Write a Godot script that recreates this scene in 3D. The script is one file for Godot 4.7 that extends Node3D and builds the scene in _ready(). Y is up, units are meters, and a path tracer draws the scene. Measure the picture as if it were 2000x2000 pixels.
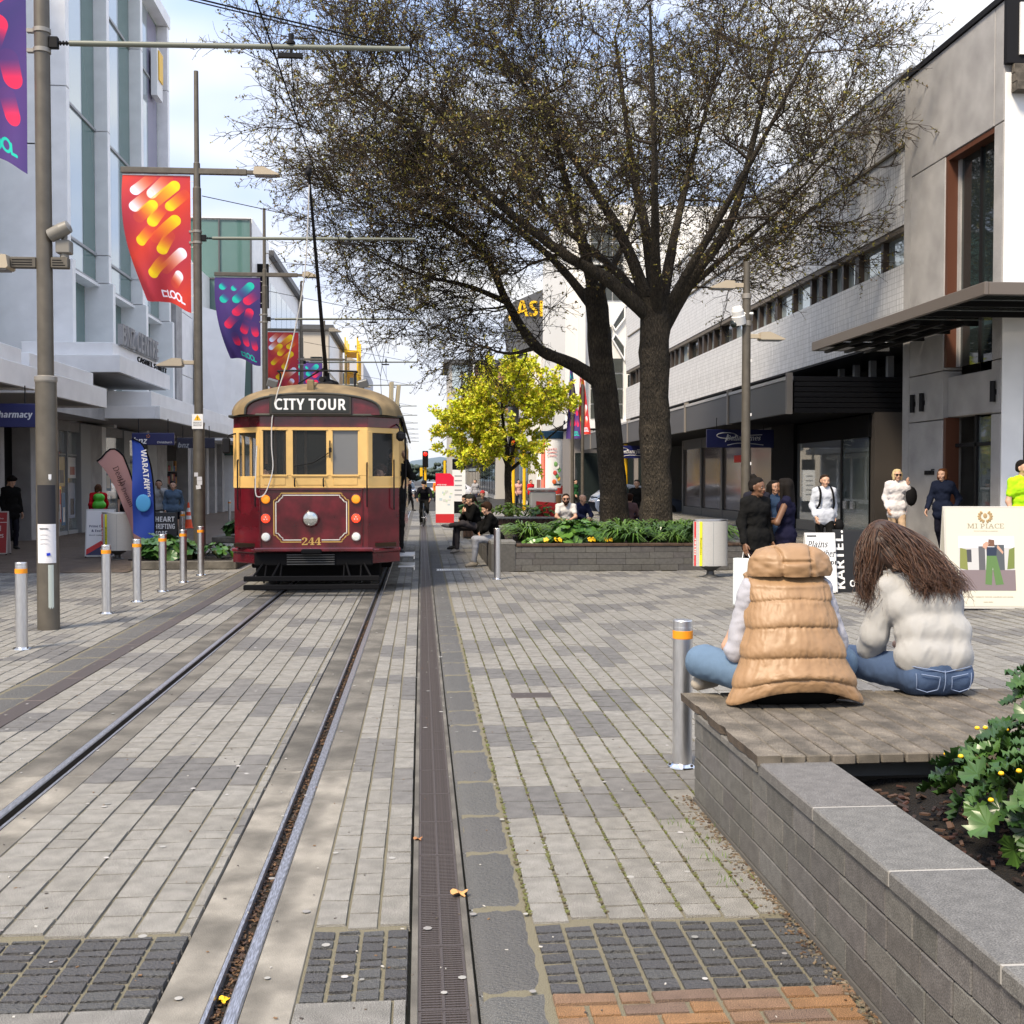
extends Node3D
# A pedestrian street with a heritage tram. Street runs along -z, x to the right, metres.

var rng := RandomNumberGenerator.new()
var mats := {}
var texs := {}
var cache := {}


class B:
	var v := PackedVector3Array()
	var n := PackedVector3Array()
	var c := PackedColorArray()
	var u := PackedVector2Array()
	var col := Color(1, 1, 1)

	func vert(p: Vector3, nn: Vector3, uv := Vector2.ZERO) -> void:
		v.append(p)
		n.append(nn)
		c.append(col)
		u.append(uv)

	func tri(a: Vector3, b: Vector3, d: Vector3, out: Vector3) -> void:
		var nn := (d - a).cross(b - a)
		if nn.length_squared() < 1e-16:
			return
		nn = nn.normalized()
		if nn.dot(out) < 0.0:
			var k := b
			b = d
			d = k
			nn = -nn
		vert(a, nn)
		vert(b, nn)
		vert(d, nn)

	func quad(a: Vector3, b: Vector3, d: Vector3, e: Vector3, out: Vector3) -> void:
		tri(a, b, d, out)
		tri(a, d, e, out)

	func quv(a: Vector3, b: Vector3, d: Vector3, e: Vector3, out: Vector3) -> void:
		var nn := (d - a).cross(b - a).normalized()
		if nn.dot(out) < 0.0:
			nn = -nn
		for q in [[a, Vector2(0, 0)], [b, Vector2(1, 0)], [d, Vector2(1, 1)], [a, Vector2(0, 0)], [d, Vector2(1, 1)], [e, Vector2(0, 1)]]:
			vert(q[0], nn, q[1])

	func box(t: Transform3D, s: Vector3, e := 0.0) -> void:
		var h := s * 0.5
		e = minf(e, minf(h.x, minf(h.y, h.z)) * 0.9)
		for k in 3:
			var i := (k + 1) % 3
			var j := (k + 2) % 3
			for sg in [-1.0, 1.0]:
				var p := []
				for q in [[-1, -1], [-1, 1], [1, 1], [1, -1]]:
					var w := Vector3.ZERO
					w[k] = sg * h[k]
					w[i] = q[0] * (h[i] - e)
					w[j] = q[1] * (h[j] - e)
					p.append(t * w)
				var o := Vector3.ZERO
				o[k] = sg
				quad(p[0], p[1], p[2], p[3], t.basis * o)
			if e > 0.0:
				for si in [-1.0, 1.0]:
					for sj in [-1.0, 1.0]:
						var p := []
						for q in [[0, -1], [0, 1], [1, 1], [1, -1]]:
							var w := Vector3.ZERO
							w[k] = q[1] * (h[k] - e)
							w[i] = si * (h[i] - (0.0 if q[0] == 0 else e))
							w[j] = sj * (h[j] - (e if q[0] == 0 else 0.0))
							p.append(t * w)
						var o := Vector3.ZERO
						o[i] = si
						o[j] = sj
						quad(p[0], p[1], p[2], p[3], t.basis * o)
		if e > 0.0:
			for sx in [-1.0, 1.0]:
				for sy in [-1.0, 1.0]:
					for sz in [-1.0, 1.0]:
						var s3 := Vector3(sx, sy, sz)
						tri(t * (s3 * (h - Vector3(0, e, e))), t * (s3 * (h - Vector3(e, 0, e))), t * (s3 * (h - Vector3(e, e, 0))), t.basis * s3)

	func bx(a: Vector3, b: Vector3, e := 0.0) -> void:
		box(Transform3D(Basis(), (a + b) * 0.5), (b - a).abs(), e)

	func ring(p: Vector3, x: Vector3, y: Vector3, rx: float, ry: float, k: int) -> PackedVector3Array:
		var r := PackedVector3Array()
		for i in k:
			var a := TAU * i / k
			r.append(p + x * (cos(a) * rx) + y * (sin(a) * ry))
		return r

	func band(r0: PackedVector3Array, r1: PackedVector3Array, n0: PackedVector3Array, n1: PackedVector3Array) -> void:
		var k := r0.size()
		for i in k:
			var j := (i + 1) % k
			vert(r0[i], n0[i]); vert(r1[i], n1[i]); vert(r1[j], n1[j])
			vert(r0[i], n0[i]); vert(r1[j], n1[j]); vert(r0[j], n0[j])

	func tube(path: Array, radii: Array, k := 8, caps := true, flat := 1.0, up := Vector3.ZERO) -> void:
		var m := path.size()
		var rings := []
		var norms := []
		var x := Vector3.ZERO
		for i in m:
			var d: Vector3 = (path[mini(i + 1, m - 1)] - path[maxi(i - 1, 0)])
			d = d.normalized() if d.length() > 1e-7 else Vector3.UP
			if i == 0:
				x = d.cross(up if up != Vector3.ZERO else (Vector3.UP if absf(d.y) < 0.9 else Vector3.RIGHT)).normalized()
			else:
				x = (x - d * x.dot(d)).normalized()
			var y := d.cross(x).normalized()
			var r: float = radii[mini(i, radii.size() - 1)]
			rings.append(ring(path[i], x, y, r, r * flat, k))
			norms.append(ring(Vector3.ZERO, x, y, 1.0, 1.0, k))
		for i in m - 1:
			band(rings[i], rings[i + 1], norms[i], norms[i + 1])
		if caps:
			for e in [0, m - 1]:
				var d: Vector3 = (path[0] - path[1]) if e == 0 else (path[m - 1] - path[m - 2])
				for i in k:
					tri(path[e], rings[e][i], rings[e][(i + 1) % k], d)

	func cyl(a: Vector3, b: Vector3, ra: float, rb := -1.0, k := 12, caps := true) -> void:
		tube([a, b], [ra, ra if rb < 0.0 else rb], k, caps)

	func lathe(t: Transform3D, prof: Array, k := 20, smooth := true) -> void:
		for i in prof.size() - 1:
			var p: Array = prof[i]
			var q: Array = prof[i + 1]
			var dr: float = q[0] - p[0]
			var dy: float = q[1] - p[1]
			var l := sqrt(dr * dr + dy * dy)
			if l < 1e-7:
				continue
			var r0 := PackedVector3Array()
			var r1 := PackedVector3Array()
			var nn := PackedVector3Array()
			for j in k:
				var a := TAU * j / k
				var e := Vector3(cos(a), 0, -sin(a))
				r0.append(t * (e * p[0] + Vector3(0, p[1], 0)))
				r1.append(t * (e * q[0] + Vector3(0, q[1], 0)))
				nn.append((t.basis * (e * (dy / l) + Vector3(0, -dr / l, 0))).normalized())
			band(r0, r1, nn, nn)

	func ball(p: Vector3, r: Vector3, k := 10, t := Basis()) -> void:
		var h := k / 2 + 1
		for i in h:
			var r0 := PackedVector3Array(); var r1 := PackedVector3Array()
			var n0 := PackedVector3Array(); var n1 := PackedVector3Array()
			var a0 := PI * i / h - PI / 2
			var a1 := PI * (i + 1) / h - PI / 2
			for j in k:
				var a := TAU * j / k
				var e0 := Vector3(cos(a) * cos(a0), sin(a0), -sin(a) * cos(a0))
				var e1 := Vector3(cos(a) * cos(a1), sin(a1), -sin(a) * cos(a1))
				r0.append(p + t * (e0 * r)); r1.append(p + t * (e1 * r))
				n0.append((t * (e0 / r)).normalized()); n1.append((t * (e1 / r)).normalized())
			band(r0, r1, n0, n1)

	func prism(t: Transform3D, poly: PackedVector2Array, depth: float) -> void:
		var idx := Geometry2D.triangulate_polygon(poly)
		var back := Vector3(0, 0, -depth)
		for i in range(0, idx.size(), 3):
			var a := Vector3(poly[idx[i]].x, poly[idx[i]].y, 0)
			var b := Vector3(poly[idx[i + 1]].x, poly[idx[i + 1]].y, 0)
			var d := Vector3(poly[idx[i + 2]].x, poly[idx[i + 2]].y, 0)
			tri(t * a, t * b, t * d, t.basis * Vector3(0, 0, 1))
			tri(t * (a + back), t * (b + back), t * (d + back), t.basis * Vector3(0, 0, -1))
		var ccw := not Geometry2D.is_polygon_clockwise(poly)
		for i in poly.size():
			var p := poly[i]
			var q := poly[(i + 1) % poly.size()]
			var o := Vector3(q.y - p.y, p.x - q.x, 0) * (1.0 if ccw else -1.0)
			quad(t * Vector3(p.x, p.y, 0), t * Vector3(q.x, q.y, 0), t * (Vector3(q.x, q.y, 0) + back), t * (Vector3(p.x, p.y, 0) + back), t.basis * o)

	func grid(pts: Array, w: int, uvs := true, closed := false) -> void:
		var h := pts.size() / w
		var nn := PackedVector3Array()
		for j in h:
			for i in w:
				var i0 := (i - 1 + w) % w if closed else maxi(i - 1, 0)
				var i1 := (i + 1) % w if closed else mini(i + 1, w - 1)
				var dx: Vector3 = pts[j * w + i1] - pts[j * w + i0]
				var dy: Vector3 = pts[mini(j + 1, h - 1) * w + i] - pts[maxi(j - 1, 0) * w + i]
				nn.append(dy.cross(dx).normalized())
		for j in h - 1:
			for i in (w if closed else w - 1):
				var i1 := (i + 1) % w
				for q in [[i, j], [i1, j], [i1, j + 1], [i, j], [i1, j + 1], [i, j + 1]]:
					vert(pts[q[1] * w + q[0]], nn[q[1] * w + q[0]], Vector2(float(q[0]) / (w - 1), float(q[1]) / (h - 1)))

	func add(o: B, t: Transform3D, mirror := false) -> void:
		var m := o.v.size()
		for i in m:
			var k := i
			if mirror:
				k = i - i % 3 + [0, 2, 1][i % 3]
			v.append(t * o.v[k])
			n.append((t.basis * o.n[k]).normalized())
			c.append(o.c[k])
			u.append(o.u[k])

	func mesh() -> ArrayMesh:
		var a := []
		a.resize(Mesh.ARRAY_MAX)
		a[Mesh.ARRAY_VERTEX] = v
		a[Mesh.ARRAY_NORMAL] = n
		a[Mesh.ARRAY_COLOR] = c
		a[Mesh.ARRAY_TEX_UV] = u
		var m := ArrayMesh.new()
		m.add_surface_from_arrays(Mesh.PRIMITIVE_TRIANGLES, a)
		return m


func at(x: float, y: float, z: float, turn := 0.0) -> Transform3D:
	return Transform3D(Basis(Vector3.UP, turn), Vector3(x, y, z))


func rot(x: float, y: float, z: float, rx: float, ry: float, rz := 0.0) -> Transform3D:
	return Transform3D(Basis.from_euler(Vector3(rx, ry, rz)), Vector3(x, y, z))


# ---------------------------------------------------------------- nodes
func thing(called: String, label: String, category: String, where := Vector3.ZERO, turn := 0.0, group := "") -> Node3D:
	var o := Node3D.new()
	o.name = called
	o.position = where
	o.rotation.y = turn
	add_child(o, true)
	tag(o, label, category, group)
	return o


func tag(o: Node, label: String, category: String, group := "") -> void:
	o.set_meta("label", label)
	o.set_meta("category", category)
	if group:
		o.set_meta("group", group)


func part(called: String, m: Variant, material: Material, parent: Node3D, where := Transform3D()) -> MeshInstance3D:
	var o := MeshInstance3D.new()
	o.name = called
	o.mesh = m.mesh() if m is B else m
	o.material_override = material
	o.transform = where
	parent.add_child(o, true)
	return o


func struct(called: String) -> Node3D:
	var o := Node3D.new()
	o.name = called
	o.set_meta("kind", "structure")
	add_child(o, true)
	return o


func twin(src: Node3D, label: String, where: Vector3, turn := 0.0) -> Node3D:
	var o: Node3D = src.duplicate()
	o.name = String(src.name).rstrip("0123456789")
	add_child(o, true)
	o.position = where
	o.rotation.y = turn
	o.set_meta("label", label)
	return o


func words_on(parent: Node3D, s: String, width: float, t: Transform3D, material: Material, font := "Droid Sans", deep := 0.006, high := 0.0, bold := 400) -> MeshInstance3D:
	var key := "%s|%s|%d" % [s, font, bold]
	if not cache.has(key):
		var tm := TextMesh.new()
		var f := SystemFont.new()
		f.font_names = PackedStringArray([font])
		f.font_weight = bold
		tm.font = f
		tm.text = s
		tm.font_size = 48
		tm.pixel_size = 0.01
		tm.depth = 0.02
		tm.curve_step = 3.0
		var b := B.new()
		var ar := tm.get_mesh_arrays()
		var id: PackedInt32Array = ar[Mesh.ARRAY_INDEX]
		for i in id:
			b.vert(ar[Mesh.ARRAY_VERTEX][i], ar[Mesh.ARRAY_NORMAL][i])
		var m := b.mesh()
		cache[key] = m
	var mm: ArrayMesh = cache[key]
	var bb := mm.get_aabb()
	var k := width / bb.size.x
	var ky := k if high <= 0.0 else high / bb.size.y
	var ctr := bb.get_center()
	var loc := Transform3D(Basis.from_scale(Vector3(k, ky, deep / 0.02)), Vector3(-ctr.x * k, -ctr.y * ky, 0))
	return part("lettering", mm, material, parent, t * loc)


# ---------------------------------------------------------------- materials
func lin(r: float, g: float, b: float) -> Color:
	return Color(r, g, b).linear_to_srgb()


func noise_tex(key: String, freq: float, lo: float, hi: float, kind := FastNoiseLite.TYPE_SIMPLEX_SMOOTH, oct := 4, size := 512, cell := FastNoiseLite.RETURN_DISTANCE) -> NoiseTexture2D:
	if texs.has(key):
		return texs[key]
	var f := FastNoiseLite.new()
	f.seed = hash(key) % 1000
	f.noise_type = kind
	f.frequency = freq
	f.fractal_octaves = oct
	if kind == FastNoiseLite.TYPE_CELLULAR:
		f.cellular_return_type = cell
	var t := NoiseTexture2D.new()
	t.width = size
	t.height = size
	t.seamless = true
	t.noise = f
	var gr := Gradient.new()
	gr.set_color(0, Color(lo, lo, lo))
	gr.set_color(1, Color(hi, hi, hi))
	if key in ["speck", "grain", "slab", "barkb"]:
		gr.set_offset(0, 0.27)
		gr.set_offset(1, 0.73)
	t.color_ramp = gr
	texs[key] = t
	return t


func mat(key: String, c: Color, rough := 0.7, metal := 0.0, o := {}) -> StandardMaterial3D:
	if mats.has(key):
		return mats[key]
	var m := StandardMaterial3D.new()
	m.resource_name = key
	m.albedo_color = Color(lin(c.r, c.g, c.b), c.a)
	m.roughness = rough
	m.metallic = metal
	if o.has("tex"):
		m.albedo_texture = o.tex
	if o.has("tri"):
		m.uv1_triplanar = true
		m.uv1_world_triplanar = o.get("world", true)
		m.uv1_scale = o.tri if o.tri is Vector3 else Vector3.ONE * o.tri
	if o.has("bump"):
		m.heightmap_enabled = true
		m.heightmap_texture = o.bump
		m.heightmap_scale = o.get("deep", 1.0)
	if o.has("tex2"):
		m.detail_enabled = true
		m.detail_albedo = o.tex2
		m.detail_blend_mode = BaseMaterial3D.BLEND_MODE_MUL
		m.detail_uv_layer = BaseMaterial3D.DETAIL_UV_2
		m.uv2_triplanar = true
		m.uv2_world_triplanar = o.get("world", true)
		m.uv2_scale = o.tri2 if o.tri2 is Vector3 else Vector3.ONE * o.tri2
	if o.has("vc"):
		m.vertex_color_use_as_albedo = true
	if o.has("spec"):
		m.metallic_specular = o.spec
	if o.has("sheen"):
		m.rim_enabled = true
		m.rim = o.sheen
	if o.has("back"):
		m.backlight_enabled = true
		m.backlight = o.back
	if o.has("glow"):
		m.emission_enabled = true
		m.emission = o.glow
		m.emission_energy_multiplier = o.get("power", 1.0)
	if o.has("coat"):
		m.clearcoat_enabled = true
		m.clearcoat = o.coat
		m.clearcoat_roughness = 0.08
	if c.a < 1.0:
		m.transparency = BaseMaterial3D.TRANSPARENCY_ALPHA
	if o.has("cut"):
		m.transparency = BaseMaterial3D.TRANSPARENCY_ALPHA_SCISSOR
		m.alpha_scissor_threshold = 0.5
	m.cull_mode = BaseMaterial3D.CULL_DISABLED
	mats[key] = m
	return m


func make_materials() -> void:
	var mottle := noise_tex("mottle", 0.012, 0.82, 1.0, FastNoiseLite.TYPE_SIMPLEX_SMOOTH, 6)
	var grain := noise_tex("grain", 0.16, 0.72, 1.0, FastNoiseLite.TYPE_SIMPLEX_SMOOTH, 3)
	var speck := noise_tex("speck", 0.3, 0.42, 1.0, FastNoiseLite.TYPE_SIMPLEX_SMOOTH, 3)
	var cell := noise_tex("cell", 0.06, 0.0, 1.0, FastNoiseLite.TYPE_CELLULAR, 2)
	var stain := noise_tex("stain", 0.006, 0.6, 1.0, FastNoiseLite.TYPE_SIMPLEX_SMOOTH, 5)
	mat("paver", Color(1, 1, 1), 0.9, 0, {"vc": 1, "tex": speck, "tri": 1.6, "tex2": mottle, "tri2": 1.3, "bump": speck, "deep": 0.3})
	mat("stone", Color(1, 1, 1), 0.72, 0, {"vc": 1, "tex": mottle, "tri": 2.2, "tex2": grain, "tri2": 1.6, "bump": grain, "deep": 0.2})
	mat("slate", Color(1, 1, 1), 0.8, 0, {"vc": 1, "tex": grain, "tri": Vector3(2.5, 2.5, 5), "tex2": speck, "tri2": 1.6, "bump": noise_tex("slab", 0.03, 0, 1), "deep": 0.45})
	mat("bed", Color(0.21, 0.19, 0.13), 1.0, 0, {"tex": grain, "tri": 2.0})
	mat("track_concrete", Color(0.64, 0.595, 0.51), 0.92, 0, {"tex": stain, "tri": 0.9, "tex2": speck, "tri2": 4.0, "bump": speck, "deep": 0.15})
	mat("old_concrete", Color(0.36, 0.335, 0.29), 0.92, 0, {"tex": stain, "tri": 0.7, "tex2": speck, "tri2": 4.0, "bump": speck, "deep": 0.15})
	mat("rail_steel", Color(0.62, 0.64, 0.7), 0.38, 0.85, {"tex": grain, "tri": Vector3(2, 2, 0.2)})
	mat("rail_side", Color(0.05, 0.04, 0.033), 0.8, 0.2, {"tex": grain, "tri": 2.0})
	mat("dirt", Color(0.07, 0.05, 0.03), 1.0, 0, {"tex": speck, "tri": 3.0, "bump": speck, "deep": 0.6})
	mat("cast_iron", Color(0.14, 0.118, 0.112), 0.55, 0.5, {"tex": grain, "tri": 2.0})
	mat("asphalt", Color(0.06, 0.06, 0.062), 0.95, 0, {"tex": speck, "tri": 3.0})
	mat("white_paint", Color(0.78, 0.78, 0.78), 0.6)
	mat("white_panel", Color(0.9, 0.9, 0.9), 0.45, 0, {"tex": noise_tex("faint", 0.01, 0.93, 1.0), "tri": 0.2})
	mat("grey_panel", Color(0.3, 0.31, 0.32), 0.5)
	mat("dark_panel", Color(0.075, 0.077, 0.082), 0.5)
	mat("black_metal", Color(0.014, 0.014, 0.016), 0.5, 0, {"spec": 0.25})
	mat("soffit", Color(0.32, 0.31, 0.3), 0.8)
	mat("concrete_wall", Color(0.6, 0.585, 0.58), 0.8, 0, {"tex": noise_tex("soft", 0.008, 0.84, 1.0, FastNoiseLite.TYPE_SIMPLEX_SMOOTH, 5), "tri": 0.3, "tex2": grain, "tri2": 0.8, "bump": grain, "deep": 0.15})
	mat("glass", Color(0.5, 0.6, 0.6, 0.12), 0.02, 0.0)
	mat("dark_glass", Color(0.02, 0.027, 0.028), 0.03, 0, {"spec": 0.7})
	mat("mirror_glass", Color(0.4, 0.42, 0.42), 0.02, 0.6)
	mat("green_glass", Color(0.09, 0.17, 0.155), 0.04, 0, {"spec": 0.75})
	mat("sky_glass", Color(0.45, 0.53, 0.57), 0.03, 0.35, {"spec": 0.8})
	mat("steel", Color(0.85, 0.85, 0.86), 0.36, 1.0, {"tex": noise_tex("brush", 0.05, 0.88, 1.0), "tri": Vector3(3, 0.3, 3), "world": false})
	mat("pole_paint", Color(0.15, 0.133, 0.108), 0.42, 0.35, {"tex": mottle, "tri": 0.6})
	mat("pole_edge", Color(0.3, 0.28, 0.25), 0.4, 0.4)
	mat("orange_band", Color(0.85, 0.3, 0.01), 0.5)
	mat("wood_deck", Color(1, 1, 1), 0.85, 0, {"vc": 1, "tex": grain, "tri": Vector3(4, 4, 0.35), "tex2": stain, "tri2": 1.5, "bump": grain, "deep": 0.4})
	mat("soil", Color(0.03, 0.019, 0.013), 1.0, 0, {"tex": cell, "tri": 3.0, "bump": cell, "deep": 1.5})
	mat("bark", Color(0.22, 0.178, 0.128), 0.95, 0, {"tex": noise_tex("barkc", 0.03, 0.35, 1.0, FastNoiseLite.TYPE_SIMPLEX_SMOOTH, 5), "tri": Vector3(1.6, 0.45, 1.6), "world": false, "bump": noise_tex("barkb", 0.05, 0, 1, FastNoiseLite.TYPE_CELLULAR, 3), "deep": 5.0, "tex2": stain, "tri2": 0.6})
	mat("twig", Color(0.042, 0.031, 0.022), 0.95)
	mat("vertex", Color(1, 1, 1), 0.75, 0, {"vc": 1})
	mat("vertex_gloss", Color(1, 1, 1), 0.3, 0, {"vc": 1})
	mat("leaf", Color(1, 1, 1), 0.5, 0, {"vc": 1, "back": Color(0.5, 0.5, 0.3)})
	mat("leaf_gloss", Color(1, 1, 1), 0.33, 0, {"vc": 1, "back": Color(0.22, 0.22, 0.12)})
	mat("cloth", Color(1, 1, 1), 0.95, 0, {"vc": 1, "spec": 0.12})
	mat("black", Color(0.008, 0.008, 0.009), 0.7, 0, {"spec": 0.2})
	mat("rubber", Color(0.02, 0.02, 0.02), 0.8)
	mat("white", Color(0.78, 0.78, 0.77), 0.6)
	mat("navy", Color(0.008, 0.012, 0.085), 0.35)
	mat("red_sign", Color(0.55, 0.02, 0.025), 0.45)
	mat("yellow", Color(0.85, 0.5, 0.01), 0.45)
	mat("chrome", Color(0.75, 0.75, 0.75), 0.12, 1.0)
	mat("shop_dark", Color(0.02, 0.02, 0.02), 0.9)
	mat("beige_lamp", Color(0.42, 0.36, 0.27), 0.5)
	mat("dark_wood", Color(0.1, 0.035, 0.018), 0.5)


func flat_mat(c: Color, rough := 0.7) -> StandardMaterial3D:
	return mat("plain %.3f %.3f %.3f %.2f" % [c.r, c.g, c.b, rough], c, rough, 0, {"spec": 0.18} if rough > 0.6 and c.get_luminance() < 0.08 else {})


func ground_y(x: float, z: float) -> float:
	return 0.28 * smoothstep(5.5, 11.0, x) * smoothstep(6.0, -10.0, z)


func _ready() -> void:
	rng.seed = 4711
	var cam := Camera3D.new()
	cam.name = "camera"
	cam.position = Vector3(0, 1.7, 0)
	cam.rotation = Vector3(-0.0283645, -0.079336, 0)
	cam.fov = 48.389
	cam.near = 0.05
	cam.far = 3000.0
	cam.current = true
	add_child(cam)
	var sun := DirectionalLight3D.new()
	sun.name = "sun"
	sun.light_energy = 1.15
	sun.light_color = Color(1.0, 0.93, 0.82)
	sun.light_angular_distance = 14.0
	sun.shadow_enabled = true
	add_child(sun)
	sun.look_at_from_position(Vector3(-8, 16, 10), Vector3.ZERO)
	var env := Environment.new()
	env.background_mode = Environment.BG_SKY
	env.sky = Sky.new()
	env.sky.sky_material = make_sky()
	env.background_energy_multiplier = 1.04
	env.tonemap_mode = Environment.TONE_MAPPER_LINEAR
	env.tonemap_exposure = 1.68
	env.sdfgi_enabled = true
	env.ssao_enabled = true
	env.ssil_enabled = true
	var we := WorldEnvironment.new()
	we.name = "world"
	we.environment = env
	add_child(we)
	make_materials()
	var t0 := Time.get_ticks_msec()
	build_ground()
	print("ground ", Time.get_ticks_msec() - t0)
	build_track()
	print("track ", Time.get_ticks_msec() - t0)
	build_planters()
	print("planters ", Time.get_ticks_msec() - t0)
	build_west_side()
	print("west_side ", Time.get_ticks_msec() - t0)
	build_east_side()
	print("east_side ", Time.get_ticks_msec() - t0)
	build_far_street()
	print("far_street ", Time.get_ticks_msec() - t0)
	build_trees()
	print("trees ", Time.get_ticks_msec() - t0)
	build_tram()
	print("tram ", Time.get_ticks_msec() - t0)
	build_poles()
	print("poles ", Time.get_ticks_msec() - t0)
	build_furniture()
	print("furniture ", Time.get_ticks_msec() - t0)
	build_signs()
	print("signs ", Time.get_ticks_msec() - t0)
	build_people()
	print("people ", Time.get_ticks_msec() - t0)
	build_litter()
	print("litter ", Time.get_ticks_msec() - t0)


func make_sky() -> Material:
	var w := 768
	var h := 384
	var im := Image.create(w, h, false, Image.FORMAT_RGBF)
	var f := FastNoiseLite.new()
	f.seed = 12
	f.noise_type = FastNoiseLite.TYPE_SIMPLEX_SMOOTH
	f.frequency = 1.0
	f.fractal_octaves = 5
	var low := Color(0.33, 0.32, 0.3)
	for j in h:
		var el := PI * (0.5 - (j + 0.5) / h)
		if el < -0.02:
			for i in w:
				im.set_pixel(i, j, low)
			continue
		var s := maxf(sin(el), 0.0)
		var blue := Color(0.85, 0.89, 0.96).lerp(Color(0.19, 0.36, 0.76), pow(s, 0.38))
		var k := cos(el)
		for i in w:
			var a := TAU * ((i + 0.5) / w - 0.5)
			var x := sin(a) * k
			var z := -cos(a) * k
			var q := 1.0 / (s + 0.16)
			var n1 := f.get_noise_3d(x * q * 0.75 + 3.1, z * q * 1.5, 4.7)
			var n2 := f.get_noise_3d(x * q * 2.6, z * q * 5.0, 1.3)
			var cov := clampf(0.54 + 1.35 * n1 + 0.35 * n2, 0.0, 1.0)
			cov = lerpf(cov, 1.0, exp(-s * 9.0) * 0.8)
			var white := Color(0.81, 0.81, 0.825) * (0.97 + 0.1 * n2)
			im.set_pixel(i, j, blue.lerp(white, cov) * (0.72 + 0.55 * s))
	var p := PanoramaSkyMaterial.new()
	p.panorama = ImageTexture.create_from_image(im)
	return p


# ---------------------------------------------------------------- ground and paving
func paver_shape(b: B, cx: float, cz: float, w: float, l: float, top: float, tilt: float) -> void:
	var e := 0.004
	var hw := w * 0.5
	var hl := l * 0.5
	var y0 := top - 0.03
	var o := [Vector3(cx - hw, y0, cz - hl), Vector3(cx + hw, y0, cz - hl), Vector3(cx + hw, y0, cz + hl), Vector3(cx - hw, y0, cz + hl)]
	var t := [Vector3(cx - hw + e, top + tilt, cz - hl + e), Vector3(cx + hw - e, top - tilt, cz - hl + e), Vector3(cx + hw - e, top, cz + hl - e), Vector3(cx - hw + e, top, cz + hl - e)]
	b.quad(t[0], t[1], t[2], t[3], Vector3.UP)
	for i in 4:
		var j := (i + 1) % 4
		b.quad(o[i], o[j], t[j], t[i], (o[i] + o[j]) * 0.5 - Vector3(cx, y0, cz) + Vector3(0, 0.02, 0))


func lay(parent: Node3D, stones: Array, limit: int, material: Material, far_name: String) -> void:
	stones.sort_custom(func(a, b): return a[1] > b[1])
	var shapes := {}
	var rest := B.new()
	var made := 0
	for s in stones:
		var x: float = s[0]
		var z: float = s[1]
		var y := ground_y(x, z)
		if made < limit and z < -3.2 and absf(x - 0.08 * -z) < -z * 0.47:
			made += 1
			var key := "%d %d %d %d" % [roundi(s[2] * 500), roundi(s[3] * 40), s[5], made % 3]
			if not shapes.has(key):
				var b := B.new()
				b.col = s[4]
				paver_shape(b, 0, 0, s[2], roundi(s[3] * 40) / 40.0 - 0.003, 0.0, 0.0022 * (made % 3 - 1))
				shapes[key] = b.mesh()
			part("paver", shapes[key], material, parent, Transform3D(Basis(Vector3.UP, rng.randf_range(-0.012, 0.012)), Vector3(x, y + rng.randf_range(-0.0018, 0.0018), z)))
		else:
			rest.col = s[4]
			paver_shape(rest, x, z, s[2], s[3] - 0.003, y + rng.randf_range(-0.002, 0.002), rng.randf_range(-0.002, 0.002))
	if rest.v.size():
		part(far_name, rest, material, parent).set_meta("kind", "stuff")


func columns_of(x0: float, x1: float, z0: float, z1: float, w: float, out: Array, bond := 0.2, skip := []) -> void:
	var nx := maxi(1, roundi((x1 - x0) / w))
	var ww := (x1 - x0) / nx
	var patch := {}
	for i in range(0, nx + 2, 2):
		var z := z0
		var dark := 0
		var list := []
		while z > z1:
			var len := rng.randf_range(0.9, 2.2) if dark == 0 else rng.randf_range(0.35, 1.1)
			list.append([z - len, dark])
			z -= len
			dark = 0 if dark > 0 else (1 + rng.randi() % 2)
		patch[i / 2] = list
	var tones := [Color(0.53, 0.51, 0.465), Color(0.5, 0.48, 0.435), Color(0.55, 0.53, 0.485), Color(0.37, 0.36, 0.345), Color(0.32, 0.313, 0.305)]
	for i in nx:
		var z := z0 - rng.randf() * 0.05
		var list: Array = patch[(i + (1 if i > nx / 2 else 0)) / 2]
		var at_patch := 0
		while z > z1:
			var len: float = [0.125, 0.15, 0.2, 0.25, 0.3][rng.randi() % 5] * bond / 0.2
			while at_patch < list.size() - 1 and z < list[at_patch][0]:
				at_patch += 1
			var dark: int = list[at_patch][1]
			var tone := rng.randi() % 3 if dark == 0 else 2 + dark
			var x := x0 + (i + 0.5) * ww
			if not covered(skip, x, z - len / 2):
				out.append([x, z - len / 2, ww - rng.randf_range(0.004, 0.009), len, tones[tone], tone])
			z -= len


func covered(skip: Array, x: float, z: float) -> bool:
	for r in skip:
		if x > r[0] and x < r[1] and z > r[2] and z < r[3]:
			return true
	return false


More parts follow.
